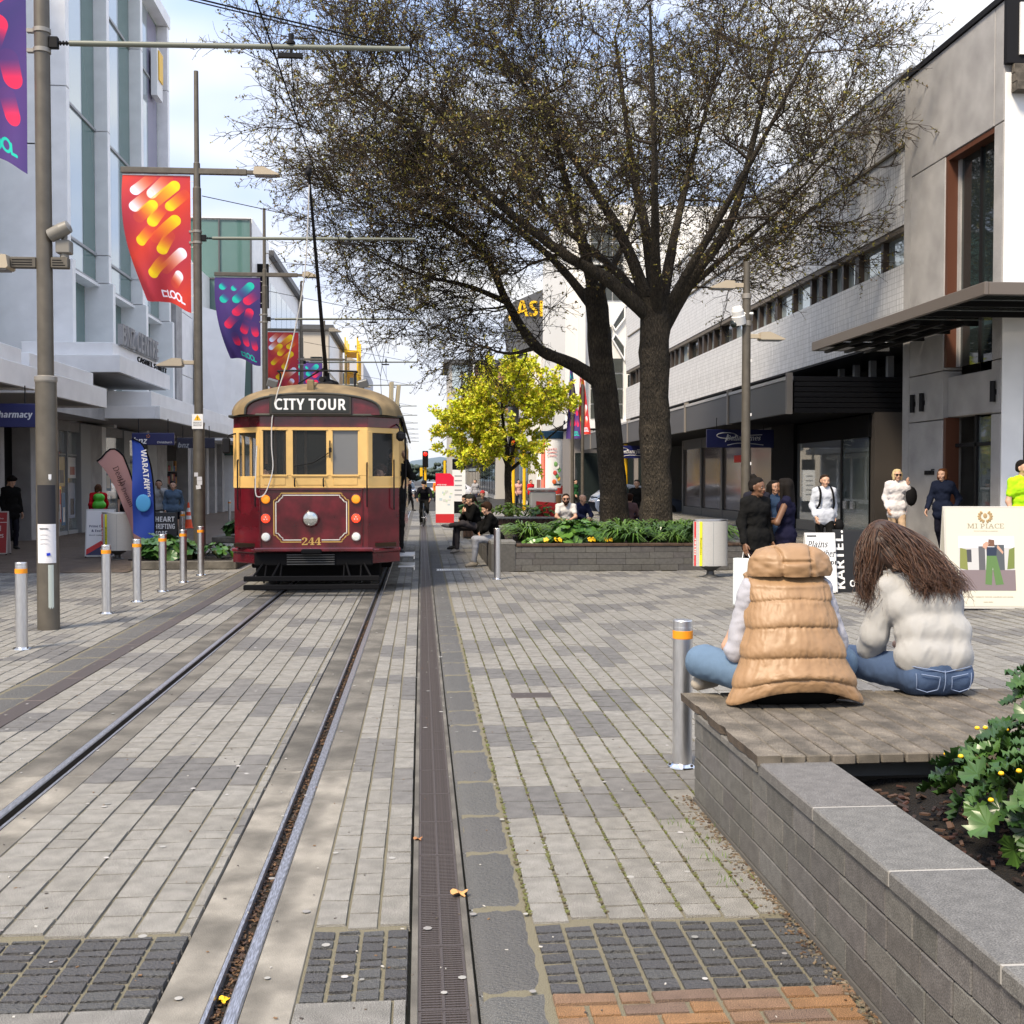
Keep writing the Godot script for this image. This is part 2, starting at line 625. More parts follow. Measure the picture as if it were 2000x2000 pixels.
func build_ground() -> void:
	var g := B.new()
	var xs := [-12.0, -3.4, -2.9, 0.5, 5.5, 6.5, 7.5, 8.5, 9.5, 10.5, 11.5, 14.0]
	var zs := [6.0, -2.0, -6.0, -10.0, -20.0, -30.0, -45.0, -62.0]
	for i in xs.size() - 1:
		for j in zs.size() - 1:
			var p := []
			for q in [[0, 0], [0, 1], [1, 1], [1, 0]]:
				var x: float = xs[i + q[0]]
				var z: float = zs[j + q[1]]
				p.append(Vector3(x, ground_y(x, z) - 0.009, z))
			if xs[i] >= -3.0 and xs[i] < 0.4:
				continue
			g.quad(p[0], p[1], p[2], p[3], Vector3.UP)
	for s in [[-2.9, -2.22, -0.009], [-2.22, -2.02, -0.06], [-2.02, -0.9, -0.009], [-0.9, -0.55, -0.06], [-0.55, -0.06, -0.009], [-0.06, 0.2, -0.06], [0.2, 0.5, -0.009]]:
		g.quad(Vector3(s[0], s[2], 6), Vector3(s[1], s[2], 6), Vector3(s[1], s[2], -62), Vector3(s[0], s[2], -62), Vector3.UP)
	var o := part("ground", g, mats["bed"], self)
	o.set_meta("kind", "structure")
	var r := B.new()
	r.bx(Vector3(-900, -0.3, -62), Vector3(900, -0.02, -1400))
	r.bx(Vector3(-900, -0.3, 60), Vector3(-12, -0.03, -62))
	r.bx(Vector3(14, -0.3, 60), Vector3(900, 0.2, -62))
	r.bx(Vector3(-12, -0.3, 60), Vector3(14, -0.02, 6))
	part("road", r, mats["asphalt"], self).set_meta("kind", "structure")
	var f := B.new()
	f.bx(Vector3(-3.0, -0.02, -62), Vector3(0.4, -0.01, -300))
	part("path", f, mats["old_concrete"], self).set_meta("kind", "structure")

	var side := struct("plaza_paving")
	var a := []
	var skip := [[1.5, 20.0, -5.85, 9.0], [1.35, 6.2, -28.6, -20.95], [1.2, 4.2, -37.0, -32.9]]
	columns_of(0.42, 3.12, -4.3, -21.0, 0.15, a, 0.2, skip)
	lay(side, a, 300, mats["paver"], "paver_field")
	var b := []
	columns_of(3.12, 11.02, -4.6, -24.5, 0.15, b, 0.2, skip)
	columns_of(0.42, 11.0, -24.5, -61.0, 0.3, b, 0.9, skip)
	columns_of(0.42, 3.1, -21.0, -24.5, 0.15, b, 0.25, skip)
	var plaza2 := struct("forecourt_paving")
	lay(plaza2, b, 0, mats["paver"], "paver_field")

	var mid := struct("track_paving")
	var d := []
	columns_of(-1.9, -0.92, -4.3, -30.0, 0.163, d)
	columns_of(-0.41, -0.045, -4.3, -30.0, 0.125, d)
	columns_of(-0.915, -0.862, -4.3, -30.0, 0.05, d)
	columns_of(-2.88, -2.36, -4.3, -30.0, 0.173, d)
	columns_of(-1.9, -0.9, -30.0, -61.0, 0.5, d, 1.6)
	columns_of(-2.88, -2.36, -30.0, -61.0, 0.5, d, 1.6)
	columns_of(-0.41, -0.05, -30.0, -61.0, 0.36, d, 1.6)
	lay(mid, d, 300, mats["paver"], "paver_field")

	var left := struct("footway_paving")
	var e := []
	columns_of(-12.0, -3.36, -6.5, -21.2, 0.15, e, 0.22)
	lay(left, e, 300, mats["paver"], "paver_field")

	var band := struct("slate_band")
	var k := []
	var dark := [Color(0.19, 0.192, 0.2), Color(0.17, 0.172, 0.178), Color(0.215, 0.216, 0.22)]
	for zone in [[-1.9, -0.862, 0.132], [-0.41, -0.045, 0.092], [0.42, 1.43, 0.112], [-2.88, -2.36, 0.13], [-4.6, -3.36, 0.13]]:
		var nx := roundi((zone[1] - zone[0]) / zone[2])
		var ww: float = (zone[1] - zone[0]) / nx
		for i in nx:
			var z := -3.7
			while z > -4.26:
				var len: float = [0.06, 0.075, 0.09][rng.randi() % 3]
				if z - len < -4.27:
					len = z + 4.29
				var tone := rng.randi() % 3
				k.append([zone[0] + (i + 0.5) * ww, z - len / 2, ww - 0.01, len - 0.003, dark[tone], tone])
				z -= len
	lay(band, k, 300, mats["slate"], "stone_field")
	var brick := struct("brick_band")
	var m := []
	var clay := [Color(0.5, 0.27, 0.13), Color(0.46, 0.28, 0.17), Color(0.36, 0.24, 0.18), Color(0.55, 0.3, 0.14)]
	for row in 12:
		var x := 0.42
		while x < 1.42:
			var l: float = [0.22, 0.22, 0.11][rng.randi() % 3]
			if x + l > 1.44:
				l = 1.44 - x
			if l > 0.04:
				var tone := rng.randi() % 4
				m.append([x + l / 2, -3.7 + 0.082 * (row + 0.5), l - 0.01, 0.08, clay[tone], tone])
			x += l
	lay(brick, m, 300, mats["paver"], "brick_field")
	var flags := struct("flagstones")
	var fl := B.new()
	for zone in [[-4.6, -0.862], [-0.41, -0.045]]:
		var x: float = zone[0]
		while x < zone[1] - 0.01:
			var w := minf(rng.randf_range(0.25, 0.5), zone[1] - x)
			if x < -2.2 and x + w > -2.36 and zone[0] < -1:
				x = -1.9
				continue
			var z := -3.695
			for r2 in 4:
				var l := rng.randf_range(0.18, 0.34)
				fl = B.new()
				var g2 := rng.randf_range(0.4, 0.47)
				fl.col = Color(g2, g2 * 0.97, g2 * 0.9)
				var j1 := rng.randf_range(-0.04, 0.04)
				var q := [Vector3(x, 0, z), Vector3(x + w - 0.01, 0, z), Vector3(x + w - 0.01, 0, z + l + j1), Vector3(x, 0, z + l - j1)]
				fl.quad(q[0], q[1], q[2], q[3], Vector3.UP)
				for i in 4:
					fl.quad(q[i], q[(i + 1) % 4], q[(i + 1) % 4] - Vector3(0, 0.03, 0), q[i] - Vector3(0, 0.03, 0), q[i] + q[(i + 1) % 4] - q[0] - q[2])
				part("flagstone", fl, mats["paver"], flags)
				z += l + 0.012 + absf(j1)
			x += w

	var gut := struct("gutter_stones")
	for run in [[0.185, 0.405, -2.6, -61.0], [-3.345, -3.06, -6.0, -61.0]]:
		var z: float = run[2]
		var count := 0
		var far := B.new()
		while z > run[3]:
			var l := rng.randf_range(0.45, 0.8)
			var s := B.new() if count < 40 else far
			var g3 := rng.randf_range(0.25, 0.31)
			s.col = Color(g3, g3 * 0.99, g3 * 0.96)
			var nx := 6
			var nz := 10
			var pts := []
			for j in nz + 1:
				for i in nx + 1:
					var fx: float = float(i) / nx
					var fz := float(j) / nz
					var edge := minf(minf(fx, 1 - fx) * nx, minf(fz, 1 - fz) * nz)
					var y := rng.randf_range(-0.004, 0.003) - (0.012 if edge < 0.5 else 0.0)
					pts.append(Vector3(lerpf(run[0], run[1], fx), y, z - fz * (l - 0.006)))
			s.grid(pts, nx + 1)
			if count < 40:
				part("gutter_stone", s, mats["slate"], gut)
			count += 1
			z -= l
		part("gutter_stone", far, mats["slate"], gut)
	var fp := struct("footpath")
	var s2 := B.new()
	for i in 27:
		for j in 190:
			var g4 := rng.randf_range(0.8, 1.1)
			s2.col = Color(0.27 * g4, 0.2 * g4, 0.15 * g4)
			s2.quad(Vector3(-12 + i * 0.245, 0.008, -21.3 - j * 0.21), Vector3(-12 + i * 0.245 + 0.235, 0.008, -21.3 - j * 0.21), Vector3(-12 + i * 0.245 + 0.235, 0.008, -21.3 - j * 0.21 - 0.2), Vector3(-12 + i * 0.245, 0.008, -21.3 - j * 0.21 - 0.2), Vector3.UP)
	part("brick_field", s2, mats["paver"], fp).set_meta("kind", "stuff")
	var e2 := []
	columns_of(-5.35, -3.36, -21.2, -61.0, 0.3, e2, 0.8)
	lay(fp, e2, 0, mats["paver"], "paver_field")


func build_track() -> void:
	for sgn: float in [-1.0, 1.0]:
		var x0: float = -2.135 if sgn < 0 else -0.605   # centre of the running head
		var o := struct("tram_rail")
		var h := B.new()
		var zr := -62.0
		var zn := 6.0
		var xh0 := x0 - 0.024
		var xh1 := x0 + 0.024
		h.box(at(x0, -0.02, (zr + zn) / 2), Vector3(0.048, 0.046, zn - zr), 0.006)
		part("rail_head", h, mats["rail_steel"], o)
		var l := B.new()
		var xl: float = x0 - sgn * 0.083
		l.bx(Vector3(xl - 0.007, -0.06, zr), Vector3(xl + 0.007, 0.001, zn))
		part("keeper_lip", l, mats["rail_steel"], o)
		var q := B.new()
		var xa := minf(x0 - sgn * 0.024, xl)
		var xb := maxf(x0 - sgn * 0.024, xl)
		q.quad(Vector3(xa, -0.035, zn), Vector3(xb, -0.035, zn), Vector3(xb, -0.035, zr), Vector3(xa, -0.035, zr), Vector3.UP)
		for e in [xa + 0.0015, xb - 0.0015]:
			q.quad(Vector3(e, -0.035, zn), Vector3(e, -0.035, zr), Vector3(e, -0.004, zr), Vector3(e, -0.004, zn), Vector3(1, 0, 0))
		part("groove", q, mats["dirt"], o)
		var p := struct("track_slab")
		var out0: float = x0 + sgn * 0.026
		var out1: float = -2.352 if sgn < 0 else -0.415
		var in0: float = xl - sgn * 0.009
		var in1: float = -1.905 if sgn < 0 else -0.858
		for s in [[out0, out1], [in0, in1]]:
			var z := 6.0
			var first := true
			while z > -61.5:
				var far := z < -6.1
				var len := minf(rng.randf_range(1.4, 2.6), z + 62.0)
				if first:
					len = 6.0 + 6.7
				var b := B.new()
				b.bx(Vector3(minf(s[0], s[1]), -0.06, z - len + 0.006), Vector3(maxf(s[0], s[1]), -0.003, z), 0.003)
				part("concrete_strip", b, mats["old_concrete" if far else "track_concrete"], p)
				z -= len if len > 0.1 else 1.0
				first = false
	var ch := thing("drainage_channel", "long rusty slotted iron drain grate running beside the right tram rail", "drain")
	var lip := B.new()
	for x in [-0.027, 0.163]:
		lip.bx(Vector3(x - 0.012, -0.05, 5), Vector3(x + 0.012, 0.002, -61), 0.002)
	part("channel_edge", lip, mats["old_concrete"], ch)
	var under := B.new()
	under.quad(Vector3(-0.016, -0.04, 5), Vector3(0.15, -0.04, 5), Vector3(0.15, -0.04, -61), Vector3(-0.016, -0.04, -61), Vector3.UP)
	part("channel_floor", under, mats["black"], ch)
	var z := -2.6
	var sec := 0
	var fine := grate_mesh(0.018, 0.5)
	var rough := grate_mesh(0.036, 0.5)
	while z > -60.5:
		part("grate_section", fine if z > -14 else rough, mats["cast_iron"], ch, at(0.068, 0, z))
		z -= 0.505
		sec += 1
	var ch2 := thing("drainage_channel", "narrow dark iron drain channel left of the tram track", "drain")
	var b2 := B.new()
	z = -5.0
	while z > -60:
		b2 = B.new()
		b2.bx(Vector3(-3.05, -0.02, z), Vector3(-2.89, -0.001, z - 0.99), 0.003)
		part("grate_section", b2, mats["cast_iron"], ch2)
		z -= 1.0


func grate_mesh(pitch: float, length: float) -> ArrayMesh:
	var b := B.new()
	for x in [-0.077, 0.0, 0.077]:
		b.bx(Vector3(x - 0.005, -0.02, 0), Vector3(x + 0.005, 0.0, -length))
	for e in [0.004, length - 0.004]:
		b.bx(Vector3(-0.08, -0.02, -e - 0.004), Vector3(0.08, 0.0005, -e + 0.004))
	var z := pitch
	while z < length - pitch * 0.5:
		b.bx(Vector3(-0.073, -0.016, -z - pitch * 0.27), Vector3(0.073, -0.0015, -z + pitch * 0.27))
		z += pitch
	return b.mesh()


# ---------------------------------------------------------------- planters and plants
func stone_wall(parent: Node3D, a: Vector3, b: Vector3, face: Vector3, courses: int, ch: float, lens: Array, tone: float, called := "stone_block") -> void:
	var d := (b - a).normalized()
	var total := a.distance_to(b)
	for r in courses:
		var s := 0.0
		var first := true
		while s < total - 0.01:
			var l: float = lens[rng.randi() % lens.size()] * (0.55 if first and r % 2 == 1 else 1.0)
			first = false
			if total - s - l < 0.08:
				l = total - s
			var bb := B.new()
			var g := tone * rng.randf_range(0.82, 1.2)
			bb.col = Color(g, g * rng.randf_range(0.955, 0.985), g * rng.randf_range(0.89, 0.95))
			var t := Transform3D(Basis(d, Vector3.UP, d.cross(Vector3.UP)), a + d * (s + l / 2) + Vector3(0, (r + 0.5) * ch, 0) - face * (0.05 - rng.randf_range(0.0, 0.004)))
			bb.box(t, Vector3(l - 0.004, ch - 0.005, 0.1), 0.004)
			part(called, bb, mats["stone"], parent)
			s += l


func leaf_mesh(w: float, l: float, ruffle: float, cup: float, col: Color, lobes := 5.0, k := 9) -> B:
	var b := B.new()
	var mid := Vector3(0, 0, l * 0.42)
	var rim := []
	for i in k * 2:
		var a := TAU * i / (k * 2)
		var rr := 1.0 + 0.1 * cos(a * lobes * 2.0) + rng.randf_range(-0.05, 0.05)
		if absf(a - PI) < 0.3:
			rr *= 0.55
		var x := sin(a) * w * 0.5 * rr
		var z := l * 0.42 + cos(a) * l * 0.55 * rr
		rim.append(Vector3(x, cup * (x * x + (z - mid.z) * (z - mid.z)) / (w * w) + ruffle * (1 if i % 2 else -1), z))
	for i in rim.size():
		var g := rng.randf_range(0.85, 1.15)
		b.col = Color(col.r * g, col.g * g, col.b * g)
		b.tri(mid, rim[i], rim[(i + 1) % rim.size()], Vector3.UP)
	for i in b.v.size():
		var q := b.v[i] - mid
		b.n[i] = (b.n[i] * 0.5 + Vector3(-q.x * cup * 2.0 / (w * w), 1.0, -q.z * cup * 2.0 / (w * w)).normalized()).normalized()
	return b


func strap_clump(h: float, count: int, col: Color) -> B:
	var b := B.new()
	for i in count:
		var a := rng.randf() * TAU
		var out := Vector3(cos(a), 0, sin(a))
		var side := Vector3(-out.z, 0, out.x)
		var l := h * rng.randf_range(0.7, 1.25)
		var lean := rng.randf_range(0.35, 1.3)
		var w := rng.randf_range(0.017, 0.028)
		var g := rng.randf_range(0.6, 1.5)
		var p := out * rng.randf_range(0.0, 0.12)
		var prev := []
		for s in 6:
			var f := s / 5.0
			var q := p + out * (l * lean * f * (0.35 + 0.55 * f)) + Vector3.UP * l * (f * 1.15 - f * f * f * (0.35 + 0.5 * lean))
			var ww := w * (1.0 - pow(f, 3.0)) + 0.002
			var y := 0.006
			var cur := [q - side * ww, q + Vector3(0, y, 0), q + side * ww]
			if s > 0:
				b.col = Color(col.r * g * (0.8 + 0.5 * f), col.g * g * (0.8 + 0.4 * f), col.b * g)
				for e in 2:
					b.quad(prev[e], prev[e + 1], cur[e + 1], cur[e], Vector3.UP + out * 0.2)
			prev = cur
	return b


func shrub(called: String, label: String, at_p: Vector3, rx: Vector3, count: int, shapes: Array, material: Material, cat := "shrub", group := "") -> Node3D:
	var o := thing(called, label, cat, at_p, 0, group)
	var st := B.new()
	for i in 9:
		var a := rng.randf() * TAU
		st.tube([Vector3.ZERO, Vector3(cos(a) * rx.x * 0.4, rx.y * 0.5, sin(a) * rx.z * 0.4), Vector3(cos(a) * rx.x * 0.75, rx.y * 0.85, sin(a) * rx.z * 0.75)], [0.012, 0.008, 0.004], 5)
	part("stem", st, flat_mat(Color(0.06, 0.07, 0.03)), o)
	for i in count:
		var dir := Vector3(rng.randfn(), rng.randfn() * 0.8 + 0.35, rng.randfn()).normalized()
		if dir.y < -0.25:
			dir.y = -dir.y * 0.5
		var r := pow(rng.randf(), 0.3)
		var p := Vector3(dir.x * rx.x, maxf(0.03, rx.y * 0.45 + dir.y * rx.y * 0.6), dir.z * rx.z) * Vector3(r, 1, r)
		var up := (dir + Vector3(0, 0.7, 0) + Vector3(rng.randfn(), rng.randfn(), rng.randfn()) * 0.35).normalized()
		var fw := Vector3(dir.x, -0.15, dir.z) + Vector3(rng.randfn(), 0, rng.randfn()) * 0.4
		fw = (fw - up * fw.dot(up)).normalized()
		var s := rng.randf_range(0.7, 1.2)
		part("leaf", shapes[rng.randi() % shapes.size()], material, o, Transform3D(Basis(up.cross(fw), up, fw) * s, p))
	return o


func build_planters() -> void:
	var o := thing("stone_planter", "grey stone planter wall with flat coping, running from the plank bench towards the viewer", "planter")
	stone_wall(o, Vector3(1.44, 0.02, -5.9), Vector3(1.44, 0.02, 0.6), Vector3(-1, 0, 0), 4, 0.106, [0.16, 0.2, 0.24, 0.3, 0.34], 0.19)
	var core := B.new()
	core.bx(Vector3(1.455, -0.02, -5.88), Vector3(1.74, 0.44, 0.6))
	core.bx(Vector3(1.74, -0.02, -5.88), Vector3(4.8, 0.44, -5.7))
	core.bx(Vector3(1.432, -0.02, -5.9), Vector3(1.47, 0.02, 0.6))
	part("wall_core", core, flat_mat(Color(0.09, 0.085, 0.078), 0.9), o)
	var z := -4.72
	while z < 0.4:
		var b := B.new()
		var g := rng.randf_range(0.215, 0.25)
		b.col = Color(g, g * 0.975, g * 0.93)
		b.bx(Vector3(1.425, 0.444, z), Vector3(1.745, 0.5, z + 0.674), 0.006)
		part("coping_slab", b, mats["stone"], o)
		var jt := B.new()
		jt.bx(Vector3(1.428, 0.45, z + 0.672), Vector3(1.742, 0.4985, z + 0.682))
		part("joint", jt, flat_mat(Color(0.36, 0.345, 0.32), 0.9), o)
		z += 0.68
	for zz in [-5.86, -5.3]:
		var b := B.new()
		b.col = Color(0.25, 0.24, 0.225)
		b.bx(Vector3(1.425, 0.444, zz), Vector3(1.745, 0.482, zz + 0.555), 0.006)
		part("coping_slab", b, mats["stone"], o)
	var soil := B.new()
	var pts := []
	for j in 15:
		for i in 13:
			pts.append(Vector3(1.74 + i * 0.28, 0.36 + rng.randf_range(-0.025, 0.025), -4.85 + j * 0.4))
	soil.grid(pts, 13)
	part("soil", soil, mats["soil"], o)
	var chips := B.new()
	for i in 900:
		chips.col = [Color(0.06, 0.026, 0.016), Color(0.03, 0.017, 0.012), Color(0.08, 0.045, 0.028)][rng.randi() % 3]
		chips.box(rot(1.76 + rng.randf() * 1.3, 0.37 + rng.randf() * 0.02, -4.7 + rng.randf() * 2.6, rng.randf() - 0.5, rng.randf() * TAU, rng.randf() - 0.5), Vector3(rng.randf_range(0.015, 0.05), 0.008, rng.randf_range(0.01, 0.02)))
	part("bark_mulch", chips, mats["vertex"], o).set_meta("kind", "stuff")

	var d := thing("plank_bench", "weathered grey-brown plank bench deck with a splintered edge on the planter corner", "bench")
	for i in 17:
		var b := B.new()
		var g := rng.randf_range(0.85, 1.12)
		b.col = Color(0.3 * g, 0.26 * g, 0.21 * g)
		var x := 1.415 + i * 0.109
		var z1 := -4.7 + rng.randf_range(-0.008, 0.012)
		if i == 0:
			var n := 34
			var top := []
			var low := []
			for s in n + 1:
				var f := float(s) / n
				var bite := maxf(0.0, sin(f * 21.0 + 1.2) * 0.012 + sin(f * 55.0) * 0.007) * smoothstep(0.0, 0.25, f) * smoothstep(1.0, 0.8, f)
				var zz := lerpf(-6.13, z1, f)
				top.append(Vector3(x + bite * 0.7, 0.53, zz))
				low.append(Vector3(x + bite * 1.6 + 0.004, 0.487, zz))
			for s in n:
				b.quad(top[s], top[s + 1], Vector3(x + 0.102, 0.53, top[s + 1].z), Vector3(x + 0.102, 0.53, top[s].z), Vector3.UP)
				b.col = Color(0.15 * g, 0.115 * g, 0.085 * g)
				b.quad(top[s], top[s + 1], low[s + 1], low[s], Vector3(-1, 0, 0))
				b.col = Color(0.3 * g, 0.26 * g, 0.21 * g)
			b.quad(Vector3(x, 0.53, z1), Vector3(x + 0.102, 0.53, z1), Vector3(x + 0.102, 0.487, z1), Vector3(x, 0.487, z1), Vector3(0, 0, 1))
			b.quad(Vector3(x + 0.102, 0.53, z1), Vector3(x + 0.102, 0.53, -6.13), Vector3(x + 0.102, 0.487, -6.13), Vector3(x + 0.102, 0.487, z1), Vector3(1, 0, 0))
		else:
			b.bx(Vector3(x, 0.486, -6.13 + rng.randf_range(-0.01, 0.01)), Vector3(x + 0.101, 0.53 + rng.randf_range(-0.0015, 0.0015), z1), 0.006)
		part("plank", b, mats["wood_deck"], d)
	var beam := B.new()
	beam.bx(Vector3(1.75, 0.405, -4.86), Vector3(3.3, 0.484, -4.8), 0.003)
	beam.bx(Vector3(1.75, 0.405, -5.6), Vector3(3.3, 0.484, -5.54), 0.003)
	part("steel_beam", beam, flat_mat(Color(0.075, 0.08, 0.085), 0.5), d)

	var shapes := []
	for i in 6:
		shapes.append(leaf_mesh(0.105, 0.1, 0.009, 0.03 + 0.012 * i, [Color(0.035, 0.085, 0.018), Color(0.055, 0.115, 0.024), Color(0.025, 0.062, 0.016)][i % 3], 3.0 + i % 3, 13).mesh())
	var s1 := shrub("ruffled_shrub", "glossy dark green ruffled shrub with yellow flowers, low behind the coping", Vector3(2.36, 0.34, -3.9), Vector3(0.44, 0.4, 0.62), 290, shapes, mats["leaf_gloss"])
	var s2 := shrub("ruffled_shrub", "taller ruffled shrub with big lobed leaves beside the plank ends", Vector3(2.62, 0.36, -4.4), Vector3(0.28, 0.58, 0.3), 130, shapes, mats["leaf_gloss"])
	var fl := B.new()
	fl.ball(Vector3.ZERO, Vector3(0.011, 0.008, 0.011), 6)
	var fm := fl.mesh()
	for i in 34:
		var a := rng.randf() * TAU
		var e := rng.randf_range(0.0, 1.2)
		part("flower", fm, mats["yellow"], s1, at(cos(a) * 0.45 * cos(e), 0.2 + 0.29 * sin(e), sin(a) * 0.62 * cos(e)))

	var p := thing("stone_planter", "long low grey brick planter round the big trees, dark timber coping", "planter")
	stone_wall(p, Vector3(1.3, 0.0, -21.0), Vector3(6.2, 0.0, -21.0), Vector3(0, 0, 1), 4, 0.115, [0.35, 0.45, 0.55, 0.4], 0.145)
	stone_wall(p, Vector3(1.3, 0.0, -28.6), Vector3(1.3, 0.0, -21.0), Vector3(-1, 0, 0), 4, 0.115, [0.45, 0.55, 0.4], 0.14)
	var c2 := B.new()
	c2.bx(Vector3(1.38, -0.02, -28.6), Vector3(6.2, 0.4, -21.08))
	c2.bx(Vector3(6.12, -0.02, -28.6), Vector3(6.22, 0.46, -21.0))
	part("wall_core", c2, flat_mat(Color(0.07, 0.066, 0.06), 0.9), p)
	var x := 1.75
	while x < 6.2:
		var b := B.new()
		var l := minf(1.05, 6.24 - x)
		b.col = Color(0.13, 0.075, 0.05)
		b.bx(Vector3(x, 0.462, -21.3), Vector3(x + l - 0.01, 0.505, -20.98), 0.004)
		part("coping_board", b, mats["wood_deck"], p)
		x += l
	for zz in [-28.6, -27.0, -25.4, -23.8, -23.0]:
		for k in 4:
			var b := B.new()
			b.col = Color(0.12, 0.085, 0.065)
			b.bx(Vector3(1.29 + k * 0.12, 0.462, zz), Vector3(1.4 + k * 0.12, 0.505, minf(zz + 1.58, -21.72)), 0.004)
			part("seat_board", b, mats["wood_deck"], p)
	for e in [[-21.72, 0.56, 1.74], [-24.9, 0.7, 1.95]]:
		var b := B.new()
		b.col = Color(0.27, 0.265, 0.25)
		b.bx(Vector3(1.28, e[1] - 0.06, e[0]), Vector3(e[2], e[1], e[0] + 0.74), 0.006)
		part("stone_end_slab", b, mats["stone"], p)
		var b2 := B.new()
		b2.col = Color(0.13, 0.126, 0.12)
		b2.bx(Vector3(1.285, 0.0, e[0] + 0.005), Vector3(e[2] - 0.01, e[1] - 0.062, e[0] + 0.735), 0.004)
		part("stone_end_block", b2, mats["stone"], p)
	for k in 3:
		var b := B.new()
		b.col = Color(0.14, 0.095, 0.07)
		b.bx(Vector3(1.98, 0.5 + k * 0.075, -23.6), Vector3(3.5, 0.565 + k * 0.075, -23.54), 0.004)
		part("seat_board", b, mats["wood_deck"], p)
	var s3 := B.new()
	pts = []
	for j in 12:
		for i in 12:
			pts.append(Vector3(1.8 + i * 0.4, 0.43 + rng.randf_range(-0.02, 0.03), -28.5 + j * 0.655))
	s3.grid(pts, 12)
	part("soil", s3, mats["soil"], p)
	var protos := []
	for i in 4:
		protos.append(strap_clump(0.5, 95, [Color(0.05, 0.11, 0.018), Color(0.04, 0.095, 0.02), Color(0.06, 0.125, 0.022), Color(0.035, 0.08, 0.02)][i]).mesh())
	var k2 := 0
	for row in 5:
		for i in 9:
			var px := 2.2 + i * 0.5 + rng.randf_range(-0.15, 0.15)
			var pz := -21.55 - row * 0.75 + rng.randf_range(-0.2, 0.2)
			if (row < 2 and px < 3.35) or px > 6.05:
				continue
			var m := MeshInstance3D.new()
			m.name = "strap_leaved_plant"
			m.mesh = protos[k2 % 4]
			m.material_override = mats["leaf_gloss"]
			m.transform = Transform3D(Basis(Vector3.UP, rng.randf() * TAU) * rng.randf_range(0.8, 1.2), Vector3(px, 0.43, pz))
			add_child(m, true)
			tag(m, "strap-leaved green plant clump growing in the long planter under the trees", "plant", "strap-leaved plants in the long planter")
			k2 += 1
	var big := []
	for i in 4:
		big.append(leaf_mesh(0.24, 0.23, 0.008, 0.05, [Color(0.07, 0.16, 0.03), Color(0.1, 0.21, 0.045), Color(0.05, 0.12, 0.03), Color(0.085, 0.18, 0.03)][i], 3.0).mesh())
	shrub("broad_leaved_plant", "bright green broad-leaved plant in front of the bearded man", Vector3(3.05, 0.43, -22.3), Vector3(0.55, 0.42, 0.4), 90, big, mats["leaf_gloss"], "plant")
	shrub("broad_leaved_plant", "low sprawling broad-leaved plant between the small bollard and yellow pansies", Vector3(2.45, 0.43, -21.7), Vector3(0.45, 0.18, 0.3), 40, big, mats["leaf_gloss"], "plant")
	var pf := B.new()
	for i in 5:
		var a := TAU * i / 5
		pf.ball(Vector3(cos(a) * 0.03, 0.0, sin(a) * 0.03), Vector3(0.03, 0.012, 0.03), 6)
	var pm := pf.mesh()
	for q in [[2.55, -21.5], [2.62, -21.45], [3.2, -21.5], [3.28, -21.55], [3.5, -21.42], [3.6, -21.5], [2.35, -21.4]]:
		var m := MeshInstance3D.new()
		m.name = "pansy_flower"
		m.mesh = pm
		m.material_override = mats["yellow"]
		m.transform = rot(q[0], 0.56, q[1], 1.0, rng.randf(), 0)
		add_child(m, true)
		tag(m, "yellow pansy flower at the front edge of the long planter", "flower", "yellow pansies in the long planter")

	var t := thing("timber_planter", "planter faced with upright timber slats beside the red city map sign", "planter")
	for i in 26:
		var b := B.new()
		var g := rng.randf_range(0.8, 1.15)
		b.col = Color(0.2 * g, 0.12 * g, 0.09 * g)
		b.bx(Vector3(1.2 + i * 0.115, 0.05, -33.0), Vector3(1.305 + i * 0.115, 0.56, -32.95), 0.004)
		part("slat", b, mats["wood_deck"], t)
	var c3 := B.new()
	c3.bx(Vector3(1.2, 0.0, -37.0), Vector3(4.2, 0.52, -33.0))
	part("planter_body", c3, flat_mat(Color(0.14, 0.13, 0.12), 0.9), t)
	var c4 := B.new()
	c4.bx(Vector3(1.15, 0.56, -33.3), Vector3(4.25, 0.61, -32.9), 0.006)
	part("coping_slab", c4, flat_mat(Color(0.27, 0.26, 0.24), 0.85), t)
	var tiny := []
	for i in 3:
		tiny.append(leaf_mesh(0.09, 0.16, 0.0, 0.02, [Color(0.15, 0.24, 0.03), Color(0.11, 0.2, 0.03), Color(0.2, 0.28, 0.04)][i], 1.0, 4).mesh())
	var gre := []
	for i in 3:
		gre.append(leaf_mesh(0.1, 0.17, 0.0, 0.02, [Color(0.04, 0.12, 0.02), Color(0.07, 0.16, 0.03), Color(0.03, 0.08, 0.025)][i], 1.0, 4).mesh())
	shrub("hebe_shrub", "rounded lime green hebe mound on the timber planter, right of the capped man", Vector3(2.6, 0.56, -34.0), Vector3(0.7, 0.42, 0.6), 150, tiny, mats["leaf"])
	shrub("hebe_shrub", "mid green leafy mound at the left end of the timber planter", Vector3(1.6, 0.56, -34.0), Vector3(0.5, 0.45, 0.5), 130, gre, mats["leaf"])
	shrub("hebe_shrub", "dark green low mound at the right end of the timber planter", Vector3(3.7, 0.56, -34.2), Vector3(0.75, 0.38, 0.6), 130, gre, mats["leaf"])

	var q2 := thing("kerbed_bed", "low concrete kerbed garden bed round the second banner pole", "planter")
	for e in [[-5.45, -3.5, -21.9, -22.08], [-5.45, -5.3, -22.08, -24.6], [-3.65, -3.5, -22.08, -24.6]]:
		var b := B.new()
		b.bx(Vector3(e[0], 0, e[2]), Vector3(e[1], 0.16, e[3]), 0.015)
		part("kerb_stone", b, mats["old_concrete"], q2)
	var s4 := B.new()
	pts = []
